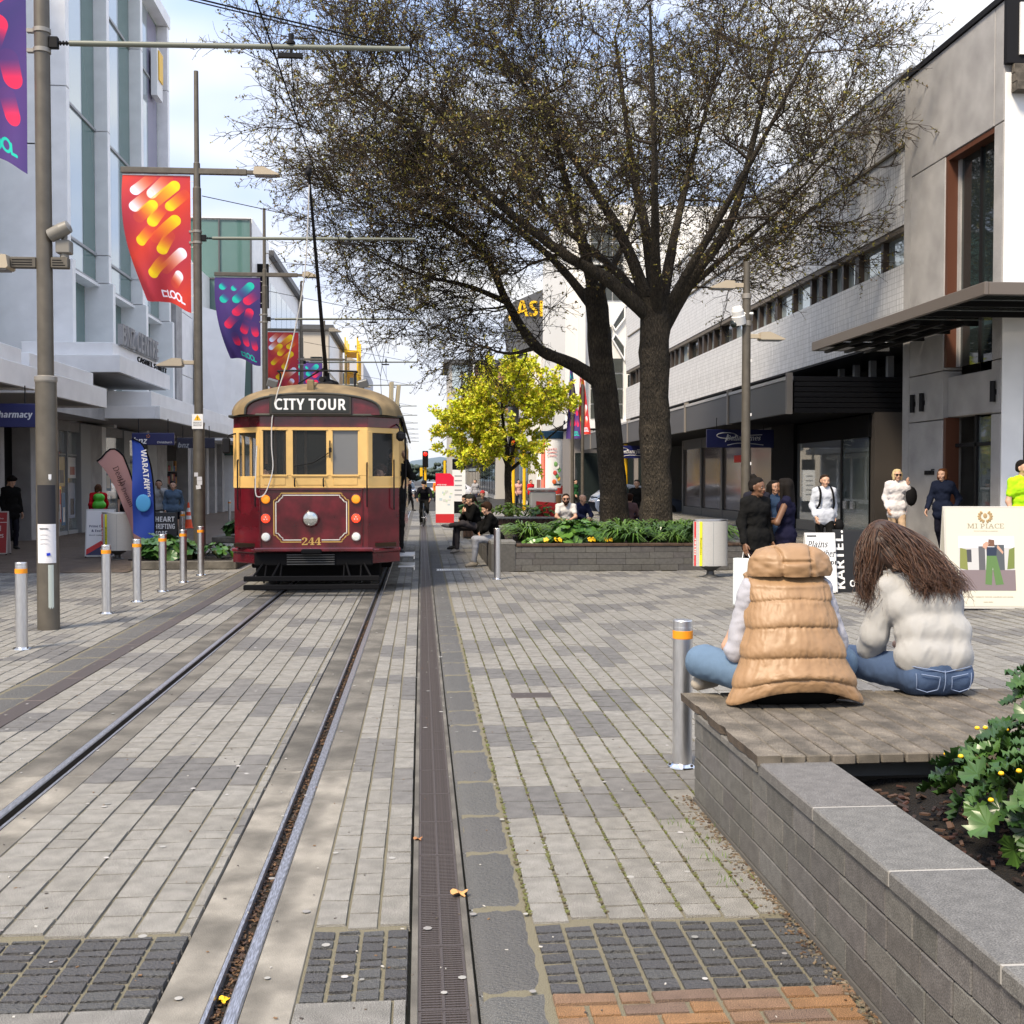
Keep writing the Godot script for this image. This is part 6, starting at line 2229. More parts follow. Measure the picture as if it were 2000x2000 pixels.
func hang_banner(label: String, x: float, y: float, z: float, w: float, h: float, m: Material, pull: float, s: float) -> void:
	var o := thing("street_banner", label, "banner", Vector3(x, y, z), 0, "festival banners on the tram poles")
	part("cloth", banner_mesh(w, h, pull, s), m, o)
	var r := B.new()
	r.tube([Vector3(-w, 0.0, 0), Vector3(0.0, 0.0, 0)], [0.012], 6)
	part("top_rod", r, mats["white"], o)


func build_poles() -> void:
	var names := ["big brown steel pole nearest on the left, posters taped to its lower sleeve", "second brown banner pole, standing in the kerbed bed with a yellow warning notice", "third brown banner pole behind the tram roof, blue banner", "fourth brown banner pole behind the tram, red banner", "fifth brown pole far behind the tram", "sixth brown pole, small in the distance behind the tram"]
	var xs := [-4.23, -4.52, -4.75, -4.98, -5.0, -5.0]
	var zs := [-13.3, -23.7, -35.4, -48.3, -60.0, -77.0]
	var poles := []
	for i in 6:
		poles.append(pole_at(names[i], xs[i], zs[i], 9.95 if i > 0 else 10.2, 6.6, -0.12 if i < 4 else -0.3, 7.88 if i > 0 else 0.0))
	for i in range(6, 12):
		pole_at(["seventh", "eighth", "ninth", "tenth", "eleventh", "twelfth"][i - 6] + " wire pole up the street, only its arm showing right of the tram", -5.1, -88.0 - (i - 6) * 12.0, 9.9, 6.6, -0.3, 0)
	var warm := mat("banner_warm", Color(1, 1, 1), 0.8, 0, {"tex": banner_image(true), "back": Color(0.3, 0.3, 0.3)})
	var cool := mat("banner_cool", Color(1, 1, 1), 0.8, 0, {"tex": banner_image(false), "back": Color(0.3, 0.3, 0.3)})
	hang_banner("blue purple banner with pink dots, cut off at the upper left corner", -4.4, 7.82, -13.3, 1.28, 2.65, cool, 0.35, 0.4)
	hang_banner("red banner with yellow and white pills on the second pole", -4.65, 7.85, -23.7, 1.34, 2.72, warm, 0.34, 1.1)
	hang_banner("dark blue banner with teal and pink dots on the third pole", -4.88, 7.85, -35.4, 1.36, 2.66, cool, 0.34, 2.2)
	hang_banner("red and yellow banner half behind the trolley pole", -5.1, 7.85, -48.3, 1.36, 2.66, warm, 0.15, 3.1)
	hang_banner("small blue and pink banner far behind the roof rail", -5.12, 7.85, -60.0, 1.36, 2.66, cool, 0.15, 4.4)
	var p: Node3D = poles[0]
	var ar := B.new()
	ar.bx(Vector3(-0.36, 4.08, -0.05), Vector3(-0.08, 4.2, 0.05), 0.008)
	ar.bx(Vector3(0.08, 4.08, -0.05), Vector3(0.27, 4.2, 0.05), 0.008)
	var arm := part("lantern_arm", ar, mats["pole_paint"], p)
	var slots := B.new()
	for k in 3:
		slots.bx(Vector3(0.1, 4.105 + k * 0.028, 0.05), Vector3(0.24 - 0.02 * k, 4.115 + k * 0.028, 0.053))
		slots.bx(Vector3(-0.34, 4.105 + k * 0.028, 0.05), Vector3(-0.12, 4.115 + k * 0.028, 0.053))
	part("arm_slot", slots, mats["black"], arm)
	var lh := B.new()
	var ln := B.new()
	lamp_head(lh, ln, Vector3(-0.36, 4.06, 0), -1.0)
	var l := part("lantern", lh, mats["beige_lamp"], p)
	part("lens", ln, flat_mat(Color(0.3, 0.3, 0.3), 0.2), l)
	var cm := B.new()
	cm.box(at(0.22, 4.32, 0), Vector3(0.16, 0.15, 0.14), 0.012)
	cm.cyl(Vector3(0.22, 4.2, 0), Vector3(0.22, 4.26, 0), 0.05, -1, 12)
	cm.cyl(Vector3(0.22, 4.39, 0), Vector3(0.22, 4.46, 0), 0.035, -1, 10)
	cm.lathe(Transform3D(Basis(Vector3(0, 0, 1), 0.0) * Basis.from_euler(Vector3(0.35, 0, -1.1)), Vector3(0.17, 4.48, 0.06)), [[0.0, -0.1], [0.075, -0.1], [0.08, 0.05], [0.07, 0.14], [0.0, 0.16]], 18)
	part("camera", cm, flat_mat(Color(0.2, 0.19, 0.17), 0.4), p)
	for q in [[0.76, 1.2, 0.108, Color(0.66, 0.66, 0.69)], [1.205, 1.64, 0.108, Color(0.035, 0.035, 0.04)], [1.7, 1.76, 0.016, Color(0.75, 0.75, 0.75)], [0.25, 0.74, 0.03, Color(0.42, 0.47, 0.44)]]:
		var b := B.new()
		var r := 0.126
		var pts := []
		for j in 2:
			for i in 9:
				var a: float = lerpf(-q[2] / 0.125, q[2] / 0.125, i / 8.0) + 0.2 + (0.0 if q[2] > 0.05 else 0.35)
				pts.append(Vector3(sin(a) * r, q[1] if j == 0 else q[0] + (0.015 * sin(i * 2.0) if q[2] < 0.05 else 0.0), cos(a) * r))
		b.grid(pts, 9)
		part("poster", b, flat_mat(q[3], 0.85), p)
	words_on(p, "Welcome", 0.1, rot(0.0, 1.15, 0.1275, 0, 0.0, 0), mats["black"], "Droid Sans", 0.002, 0.02, 700)
	for k in 3:
		words_on(p, "Community notes this week", 0.1, rot(0.0, 1.08 - k * 0.05, 0.1275, 0, 0.0, 0), mats["grey_panel"], "Droid Sans", 0.002, 0.008)
	var bs := B.new()
	bs.box(rot(0.045, 0.86, 0.122, 0, 0.35, 0.1), Vector3(0.04, 0.03, 0.004))
	part("poster_print", bs, flat_mat(Color(0.02, 0.05, 0.5)), p)
	p = poles[1]
	var pn := B.new()
	pn.box(at(0.0, 2.88, 0.13), Vector3(0.22, 0.3, 0.006))
	var no := part("warning_notice", pn, mats["white"], p)
	var tr := B.new()
	tr.prism(at(0, 2.9, 0.136), PackedVector2Array([Vector2(-0.075, 0.0), Vector2(0.075, 0.0), Vector2(0, 0.12)]), 0.003)
	part("warning_triangle", tr, mats["yellow"], no)
	words_on(no, "!", 0.014, at(0, 2.945, 0.138), mats["black"], "Droid Sans", 0.003, 0.06, 700)
	for k in 3:
		words_on(no, "DANGER OVERHEAD WIRES", 0.17, at(0, 2.86 - k * 0.032, 0.134), mats["black"], "Droid Sans", 0.002, 0.016)
	for k in 4:
		var b := B.new()
		b.box(rot(rng.randf_range(-0.05, 0.05), 1.55 + k * 0.085, 0.122, 0, rng.randf_range(-0.3, 0.3), rng.randf_range(-0.2, 0.2)), Vector3(0.1, 0.08, 0.004))
		part("poster", b, flat_mat(Color(0.6, 0.6, 0.62), 0.9), p)
	var lw := B.new()
	var lw2 := B.new()
	lw.bx(Vector3(-0.3, 4.04, -0.04), Vector3(-0.08, 4.12, 0.04), 0.006)
	lamp_head(lw, lw2, Vector3(-0.3, 4.0, 0), -1.0)
	part("lens", lw2, flat_mat(Color(0.3, 0.3, 0.3), 0.2), part("lantern", lw, mats["beige_lamp"], p))

	var cw := thing("contact_wire", "thin black tram contact wire running above the track", "wire")
	var b1 := B.new()
	var pth := []
	for i in 26:
		pth.append(Vector3(-1.47, 6.02 - 0.02 * (i % 2), 8.0 - i * 7.0))
	b1.tube(pth, [0.0085], 5)
	for z in zs:
		b1.tube([Vector3(-1.47, 6.02, z - 0.4), Vector3(-1.47, 6.52, z)], [0.006], 4)
	part("wire", b1, mats["black"], cw)
	var sp := thing("span_wire", "black cable slanting from the upper left down to the end of the first wire arm", "wire")
	var b2 := B.new()
	b2.tube([Vector3(-4.2, 7.5, -13.3), Vector3(-2.0, 7.05, -13.35), Vector3(-0.3, 6.68, -13.3)], [0.011], 5)
	part("wire", b2, mats["black"], sp)
	var sp2 := thing("span_wire", "thin forked pull-off wire hanging over the track right of the trolley pole", "wire")
	var b3 := B.new()
	b3.tube([Vector3(-1.7, 6.5, -23.7), Vector3(-1.2, 4.75, -34.0)], [0.008], 4)
	b3.tube([Vector3(-1.0, 6.5, -35.4), Vector3(-1.2, 4.75, -34.0)], [0.008], 4)
	b3.tube([Vector3(-1.2, 4.75, -34.0), Vector3(-1.25, 3.9, -37.0), Vector3(-0.9, 3.3, -39.0)], [0.008], 4)
	part("wire", b3, mats["black"], sp2)

	var rp := thing("lamp_post", "slim beige lamp post with two wedge lanterns and a white camera, right of the trees", "lamp post", Vector3(6.62, 0.03, -22.9))
	var rs := B.new()
	rs.lathe(Transform3D(), [[0.095, 0.0], [0.085, 5.35], [0.07, 5.4], [0.066, 6.1], [0.0, 6.12]], 20)
	part("shaft", rs, mats["pole_paint"], rp)
	var cl := B.new()
	for y in [5.35, 4.8]:
		cl.lathe(at(0, y, 0), [[0.085, 0.0], [0.1, 0.01], [0.1, 0.1], [0.085, 0.11]], 16)
	part("collar", cl, mats["pole_edge"], rp)
	for e in [[5.55, -1.0], [4.52, 1.0]]:
		var ra := B.new()
		ra.bx(Vector3(0.07 * e[1], e[0] + 0.03, -0.04), Vector3(0.27 * e[1], e[0] + 0.12, 0.04), 0.006)
		var rl := B.new()
		lamp_head(ra, rl, Vector3(0.26 * e[1], e[0], 0), e[1])
		part("lens", rl, flat_mat(Color(0.3, 0.3, 0.3), 0.2), part("lantern", ra, mats["beige_lamp"], rp))
	var rc := B.new()
	rc.lathe(Transform3D(Basis.from_euler(Vector3(0.3, 0, 0.25)), Vector3(-0.2, 5.0, 0.1)), [[0.0, 0.2], [0.09, 0.18], [0.12, 0.1], [0.12, 0.0], [0.14, -0.01], [0.13, -0.18]], 20)
	rc.tube([Vector3(-0.1, 5.05, 0.05), Vector3(0.12, 5.05, 0.05)], [0.03], 6)
	var cc := part("camera", rc, mats["white"], rp)
	var rd := B.new()
	rd.ball(Vector3(-0.245, 4.84, 0.045), Vector3(0.11, 0.09, 0.11), 14)
	part("dome", rd, mats["dark_glass"], cc)
	var rt := B.new()
	for y in [2.0, 3.0, 4.1]:
		rt.box(at(0.09, y, 0.03), Vector3(0.03, 0.06, 0.02))
	part("cable_clip", rt, mats["white"], rp)
	for e in [[7.1, -50.0, 5.9, "thin pole with a red and orange flag between the two trunks", true], [6.25, -47.0, 5.6, "thin pole with a narrow blue and purple flag right of the second trunk", false]]:
		var fp := thing("flag_pole", e[3], "flag pole", Vector3(e[0], 0, e[1]))
		var fs := B.new()
		fs.lathe(Transform3D(), [[0.075, 0.0], [0.07, e[2]], [0.0, e[2] + 0.02]], 12)
		part("shaft", fs, mats["pole_paint"], fp)
		var fb := B.new()
		var pts := []
		for j in 14:
			for i in 6:
				var v := j / 13.0
				var u := i / 5.0
				pts.append(Vector3(-0.05 + (0.12 + 0.5 * v) * (u - 0.5) + 0.1 * v, e[2] + 0.7 - v * 2.9, 0.12 * sin(u * 5 + v * 4)))
		fb.grid(pts, 6)
		part("flag", fb, warm if e[4] else cool, fp)

	var bo := thing("bollard", "nearest steel bollard with an orange band, standing beside the plank bench", "bollard", Vector3(1.54, 0, -6.62), 0, "steel bollards with orange bands")
	var bp := B.new()
	bp.lathe(Transform3D(), [[0.058, 0.0], [0.058, 0.78], [0.0585, 0.78], [0.0585, 0.83], [0.058, 0.832], [0.058, 0.866], [0.055, 0.872], [0.0, 0.874]], 32)
	part("post", bp, mats["steel"], bo)
	var bb := B.new()
	bb.lathe(at(0, 0.762, 0), [[0.0585, 0.0], [0.0595, 0.002], [0.0595, 0.046], [0.0585, 0.048]], 32)
	part("reflective_band", bb, mats["orange_band"], bo)
	var bf := B.new()
	bf.lathe(Transform3D(), [[0.09, 0.0], [0.088, 0.008], [0.066, 0.022], [0.059, 0.024]], 32)
	var fo := part("base_flange", bf, mats["chrome"], bo)
	var bt := B.new()
	for a in [0.6, 2.7, 4.8]:
		bt.cyl(Vector3(sin(a) * 0.076, 0.01, cos(a) * 0.076), Vector3(sin(a) * 0.076, 0.022, cos(a) * 0.076), 0.008, -1, 6)
	part("bolt", bt, mats["rail_side"], fo)
	for e in [["steel bollard at the left edge, nearest the viewer of the left row", -4.0, -11.75], ["steel bollard just right of the big brown pole", -3.99, -14.8], ["second steel bollard right of the big brown pole", -3.95, -16.2], ["steel bollard in front of the dark broad-leaved plant", -3.92, -17.65], ["steel bollard in front of the thrift store board", -3.93, -19.2], ["steel bollard at the foot of the second banner pole, last of the left row", -3.91, -20.6], ["plain steel bollard without a band in front of the long planter", 1.29, -19.4]]:
		twin(bo, e[0], Vector3(e[1], 0, e[2]), rng.randf())
	var last := get_child(get_child_count() - 1)
	last.get_node("reflective_band").free()
	for i in 8:
		twin(bo, "far steel bollard by the shops left of the tram", Vector3(-7.6 + (i % 4) * 0.42, 0, -46.0 - (i / 4) * 2.2))
	twin(bo, "steel bollard behind the thrift store board, left one", Vector3(-6.7, 0, -30.0))
	twin(bo, "steel bollard behind the thrift store board, right one", Vector3(-6.15, 0, -30.0))


# ---------------------------------------------------------------- bins, boards, signs, flags
func litter_bin(label: String, p: Vector3, turn: float) -> void:
	var o := thing("litter_bin", label, "bin", p, turn, "rounded street litter bins")
	var b := B.new()
	var poly := PackedVector2Array()
	for i in 21:
		var a := PI * i / 20.0
		poly.append(Vector2(cos(a) * 0.315, 0.14 * sin(a)))
	for i in 21:
		var a := PI + PI * i / 20.0
		poly.append(Vector2(cos(a) * 0.315, 0.14 * sin(a)))
	var t := Transform3D(Basis.from_euler(Vector3(-PI / 2, 0, 0)), Vector3(0, 0.98, 0))
	b.prism(t, poly, 0.78)
	part("body", b, mat("bin_metal", Color(0.72, 0.71, 0.68), 0.45, 0.15, {"tex": texs["grain"], "tri": Vector3(4, 0.5, 4), "world": false}), o)
	var l := B.new()
	l.prism(t.translated(Vector3(0, 0.03, 0)), poly, 0.026)
	part("lid", l, mats["steel"], o)
	var f := B.new()
	f.lathe(Transform3D(), [[0.14, 0.0], [0.13, 0.02], [0.07, 0.05], [0.06, 0.11], [0.16, 0.17], [0.2, 0.205]], 20)
	part("pedestal", f, flat_mat(Color(0.06, 0.06, 0.06), 0.5), o)
	for s in [[-0.3, 0.03, Color(0.6, 0.02, 0.03), "litter"], [-0.215, 0.045, Color(0.75, 0.72, 0.02), "recycling"]]:
		var q := B.new()
		var x: float = s[0]
		var z := 0.14 * sqrt(maxf(0.0, 1.0 - (x / 0.315) * (x / 0.315)))
		q.box(rot(x, 0.59, z + 0.006, 0, -0.75 if x < -0.25 else -0.42, 0), Vector3(s[1], 0.765, 0.008))
		var st := part("label_strip", q, flat_mat(s[2], 0.5), o)
		words_on(st, s[3], 0.3, Transform3D(Basis.from_euler(Vector3(0, -0.75 if x < -0.25 else -0.42, 0)) * Basis.from_euler(Vector3(0, 0, PI / 2)), Vector3(x - 0.003, 0.55, z + 0.012)), mats["white"] if x < -0.25 else mats["black"], "Droid Sans", 0.003, 0.026, 700)
	var sm := B.new()
	sm.bx(Vector3(-0.004, 0.21, 0.1385), Vector3(0.004, 0.97, 0.142))
	part("door_seam", sm, mats["grey_panel"], o)


func board(label: String, p: Vector3, turn: float, w: float, h: float, face: Color, frame: Color, lean := 0.17, called := "sandwich_board") -> Node3D:
	var o := thing(called, label, "sign board", p, turn)
	var half := h / 2
	for s: float in [1.0, -1.0]:
		var t := Transform3D(Basis.from_euler(Vector3(-lean * s, 0, 0)), Vector3(0, half * cos(lean) + 0.02, s * (half * sin(lean) + 0.012)))
		var f := B.new()
		f.box(Transform3D(), Vector3(w, h, 0.018), 0.004)
		var fr := part("panel" if s > 0 else "back_panel", f, flat_mat(frame, 0.5), o, t)
		var q := B.new()
		q.box(at(0, 0.0, 0.0105 * s), Vector3(w - 0.05, h - 0.06, 0.004))
		part("panel_face", q, flat_mat(face, 0.45), fr)
		for x: float in [-1.0, 1.0]:
			var l := B.new()
			l.box(at(x * (w / 2 - 0.02), -half - 0.01, 0), Vector3(0.03, 0.04, 0.03))
			part("foot", l, mats["black"], fr)
	return o.get_node("panel")


func feather(label: String, p: Vector3, turn: float, h: float, w: float, tilt: float, m: Material, blunt: bool) -> Node3D:
	var o := thing("feather_flag", label, "flag", p, turn)
	var b := B.new()
	var pts := []
	var n := 24
	var edge := []
	for j in n + 1:
		var v := float(j) / n
		var y := 0.35 + (h - 0.35) * v
		var width := w * (sqrt(maxf(0.0, 1.0 - pow(v, 4.0))) if not blunt else 0.3 + 0.65 * v)
		var x0 := tilt * v * v - (w * (1.0 - sqrt(maxf(0.0, 1.0 - pow(v, 4.0)))) if not blunt else 0.0)
		edge.append(Vector3(x0, y, 0))
		for i in 7:
			var u := i / 6.0
			pts.append(Vector3(x0 - width * u, y + (0.25 * u * (1.0 - v) if not blunt else (0.2 * sin(PI * minf(u * 1.1, 1.0)) - 0.12 * u) * pow(v, 6.0)), 0.05 * sin(u * 4.0 + v * 9.0) * u))
	b.grid(pts, 7)
	part("cloth", b, m, o)
	var s := B.new()
	edge.insert(0, Vector3(0, 0.0, 0))
	s.tube(edge, [0.018], 6)
	if blunt:
		var arc := []
		for i in 7:
			arc.append(pts[n * 7 + i])
		s.tube(arc, [0.018], 6)
	part("pole", s, mats["black"], o)
	var f := B.new()
	f.box(at(0, 0.02, 0), Vector3(0.6, 0.03, 0.06))
	f.box(at(0, 0.02, 0), Vector3(0.06, 0.03, 0.6))
	part("foot_cross", f, mats["black"], o)
	return o


func hung_sign(label: String, a: Vector3, b: Vector3, m: Material) -> Node3D:
	var o := thing("hanging_sign", label, "sign", (a + b) / 2)
	var h := (b - a) / 2
	var q := B.new()
	q.bx(-h.abs(), h.abs(), 0.01)
	part("panel", q, m, o)
	for x: float in [-0.7, 0.7]:
		var r := B.new()
		r.cyl(Vector3(h.x * x, h.y, 0), Vector3(h.x * x, h.y + 0.35, 0), 0.012, -1, 6)
		part("hanger", r, mats["black_metal"], o)
	return o


func script_sign(o: Node3D, x: float, y: float, z: float, s: float) -> void:
	var b := B.new()
	var loop := []
	for i in 22:
		var a := 0.5 + i * 0.33
		loop.append(Vector3(x - 0.42 * s + cos(a) * 0.3 * s, y + 0.09 * s + sin(a) * 0.085 * s, z))
	b.tube(smooth_path(loop, 2), [0.013 * s], 5)
	part("script_stroke", b, mats["white"], o)
	b = B.new()
	b.tube([Vector3(x - 0.38 * s, y + 0.13 * s, z), Vector3(x - 0.46 * s, y - 0.1 * s, z)], [0.016 * s], 5)
	part("script_stroke", b, mats["white"], o)
	b = B.new()
	b.tube(smooth_path([Vector3(x - 0.4 * s, y - 0.2 * s, z), Vector3(x - 0.1 * s, y - 0.14 * s, z), Vector3(x + 0.3 * s, y - 0.15 * s, z), Vector3(x + 0.7 * s, y - 0.19 * s, z)], 4), [0.011 * s], 5)
	part("script_stroke", b, mats["white"], o)
	b = B.new()
	b.tube([Vector3(x + 0.28 * s, y + 0.1 * s, z), Vector3(x + 0.66 * s, y + 0.115 * s, z)], [0.011 * s], 5)
	part("script_stroke", b, mats["white"], o)
	words_on(o, "Ballantynes", 1.02 * s, Transform3D(Basis(Vector3(1, 0, 0), Vector3(0.22, 1, 0), Vector3(0, 0, 1)), Vector3(x + 0.1 * s, y, z)), mats["white"], "Droid Serif", 0.012, 0.2 * s, 400)


func build_furniture() -> void:
	litter_bin("pale metal litter bin with red and yellow strips in front of the long planter", Vector3(5.02, 0.0, -19.5), 0.12)
	litter_bin("pale metal litter bin on the left footpath behind the bollards", Vector3(-6.42, 0.0, -24.7), 0.12)
	var lst: Node3D = get_child(get_child_count() - 1)
	lst.scale = Vector3(1, 1, 1)
	var c := thing("traffic_cone", "orange traffic cone with white bands by the shops on the left", "cone", Vector3(-8.1, 0, -40.5))
	var b := B.new()
	b.lathe(Transform3D(), [[0.14, 0.04], [0.1, 0.32]], 16)
	b.lathe(Transform3D(), [[0.085, 0.45], [0.068, 0.58]], 16)
	b.lathe(Transform3D(), [[0.05, 0.72], [0.03, 0.9], [0.0, 0.91]], 16)
	b.box(at(0, 0.02, 0), Vector3(0.42, 0.04, 0.42), 0.01)
	part("cone_body", b, flat_mat(Color(0.85, 0.1, 0.03), 0.5), c)
	var w := B.new()
	w.lathe(Transform3D(), [[0.101, 0.32], [0.086, 0.45]], 16)
	w.lathe(Transform3D(), [[0.069, 0.58], [0.051, 0.72]], 16)
	part("reflective_band", w, mats["white"], c)
	var pc := thing("poster_column", "round white poster column with a dark cap, left of the second trunk", "advertising column", Vector3(6.3, 0, -56))
	var q := B.new()
	q.lathe(Transform3D(), [[0.66, 0.0], [0.66, 3.7]], 28)
	part("drum", q, mats["white"], pc)
	var cap := B.new()
	cap.lathe(at(0, 3.7, 0), [[0.68, 0.0], [0.7, 0.02], [0.7, 0.34], [0.66, 0.38], [0.0, 0.42]], 28)
	part("cap", cap, flat_mat(Color(0.01, 0.03, 0.06)), pc)
	var strip := func(a0: float, a1: float, y0: float, y1: float, col: Color, r := 0.667):
		var e := B.new()
		var pts := []
		for j in 2:
			for i in 7:
				var a := lerpf(a0, a1, i / 6.0)
				pts.append(Vector3(sin(a) * r, y1 if j == 0 else y0, cos(a) * r))
		e.grid(pts, 7)
		part("poster_print", e, flat_mat(col), pc)
	for s in [[-0.75, -0.42, 0.3, 3.65, Color(0.55, 0.09, 0.05)], [-0.63, -0.56, 0.3, 3.65, Color(0.7, 0.35, 0.25)], [-1.3, -0.8, 0.7, 1.7, Color(0.2, 0.12, 0.1)], [-0.35, 0.3, 0.3, 0.9, Color(0.25, 0.15, 0.13)], [0.35, 1.0, 0.3, 0.95, Color(0.18, 0.1, 0.05)], [0.2, 0.9, 1.42, 1.5, Color(0.04, 0.08, 0.08)], [-0.2, 1.2, 1.0, 1.3, Color(0.6, 0.05, 0.04)], [0.95, 1.3, 1.0, 1.4, Color(0.65, 0.04, 0.03)]]:
		strip.bind(s[0], s[1], s[2], s[3], s[4]).call()
	for k in 3:
		words_on(pc, ["Get a free", "early assessment", "at Quality"][k], 0.5, rot(0.05, 3.2 - k * 0.17, 0.675, 0, 0.1, 0), flat_mat(Color(0.6, 0.08, 0.08)), "Droid Sans", 0.01, 0.1)
	var fl := B.new()
	for k in 7:
		fl.col = [Color(0.6, 0.12, 0.03), Color(0.7, 0.4, 0.05), Color(0.1, 0.3, 0.08), Color(0.5, 0.06, 0.05), Color(0.12, 0.35, 0.1), Color(0.75, 0.75, 0.7), Color(0.15, 0.32, 0.1)][k]
		var a := 0.25 + 0.5 * ((k * 37) % 10) / 10.0
		fl.ball(Vector3(sin(a) * 0.665, 1.6 + 0.16 * k * 0.9, cos(a) * 0.665), Vector3(0.12, 0.12, 0.02), 8)
	part("poster_print", fl, mats["vertex"], pc)
	var ub := thing("service_box", "pale metal service box with a red corner panel behind the long planter", "utility box", Vector3(3.85, 0, -34.5))
	var u := B.new()
	u.bx(Vector3(-0.55, 0.0, -0.3), Vector3(0.2, 1.35, 0.3), 0.03)
	u.bx(Vector3(-0.6, 1.36, -0.35), Vector3(0.25, 1.45, 0.35), 0.03)
	part("body", u, flat_mat(Color(0.5, 0.5, 0.5), 0.5), ub)
	var rr := B.new()
	rr.prism(at(0, 0, 0.36), PackedVector2Array([Vector2(-0.4, 0.5), Vector2(0.62, 0.5), Vector2(0.25, 1.0), Vector2(-0.4, 1.05)]), 0.04)
	part("red_panel", rr, mats["red_sign"], ub)
	bicycle("purple bicycle leaning behind the blue feather flag", Vector3(-6.55, 0.0, -28.3), 0.35, Color(0.12, 0.05, 0.32))


func bicycle(label: String, p: Vector3, turn: float, col: Color) -> Node3D:
	var o := thing("bicycle", label, "bicycle", p, turn)
	var fr := B.new()
	var bb := Vector3(0, 0.28, -0.05)
	var seat := Vector3(0, 0.82, -0.22)
	var head := Vector3(0, 0.85, 0.36)
	var fork := Vector3(0, 0.34, 0.55)
	var rear := Vector3(0, 0.34, -0.48)
	for e in [[bb, seat, 0.016], [bb, head - Vector3(0, 0.08, 0), 0.02], [seat - Vector3(0, 0.08, 0), head, 0.016], [rear, bb, 0.011], [rear, seat - Vector3(0, 0.08, 0), 0.009], [head, fork, 0.014]]:
		fr.cyl(e[0], e[1], e[2], -1, 7)
	part("frame", fr, flat_mat(col, 0.3), o)
	for c in [fork, rear]:
		var wh := B.new()
		var rim := []
		for i in 25:
			rim.append(c + Vector3(0, cos(i * TAU / 24) * 0.32, sin(i * TAU / 24) * 0.32))
		wh.tube(rim, [0.018], 6, false, 1.0, Vector3.RIGHT)
		var w := part("wheel", wh, mats["rubber"], o)
		var sp := B.new()
		for i in 12:
			sp.cyl(c, c + Vector3(0, cos(i * TAU / 12) * 0.31, sin(i * TAU / 12) * 0.31), 0.003, -1, 3)
		sp.cyl(c - Vector3(0.05, 0, 0), c + Vector3(0.05, 0, 0), 0.02, -1, 8)
		part("spokes", sp, mats["steel"], w)
	var hb := B.new()
	hb.tube(smooth_path([Vector3(-0.27, 0.96, 0.3), Vector3(-0.2, 0.97, 0.36), Vector3(0, 0.95, 0.4), Vector3(0.2, 0.97, 0.36), Vector3(0.27, 0.96, 0.3)], 3), [0.013], 6)
	hb.cyl(head, Vector3(0, 0.95, 0.4), 0.014, -1, 6)
	part("handlebar", hb, mats["black"], o)
	var sd := B.new()
	sd.ball(Vector3(0, 0.9, -0.25), Vector3(0.07, 0.03, 0.13), 8)
	sd.cyl(seat, Vector3(0, 0.89, -0.25), 0.012, -1, 6)
	part("saddle", sd, mats["black"], o)
	var cr := B.new()
	cr.cyl(bb + Vector3(0.06, 0, 0), bb + Vector3(0.075, 0, 0), 0.09, -1, 14)
	for s: float in [-1.0, 1.0]:
		cr.cyl(bb + Vector3(s * 0.08, 0, 0), bb + Vector3(s * 0.09, s * 0.17, 0.02), 0.01, -1, 5)
		cr.box(at(s * 0.13, bb.y + s * 0.17, bb.z + 0.02), Vector3(0.09, 0.02, 0.08))
	part("crank", cr, mats["steel"], o)
	return o


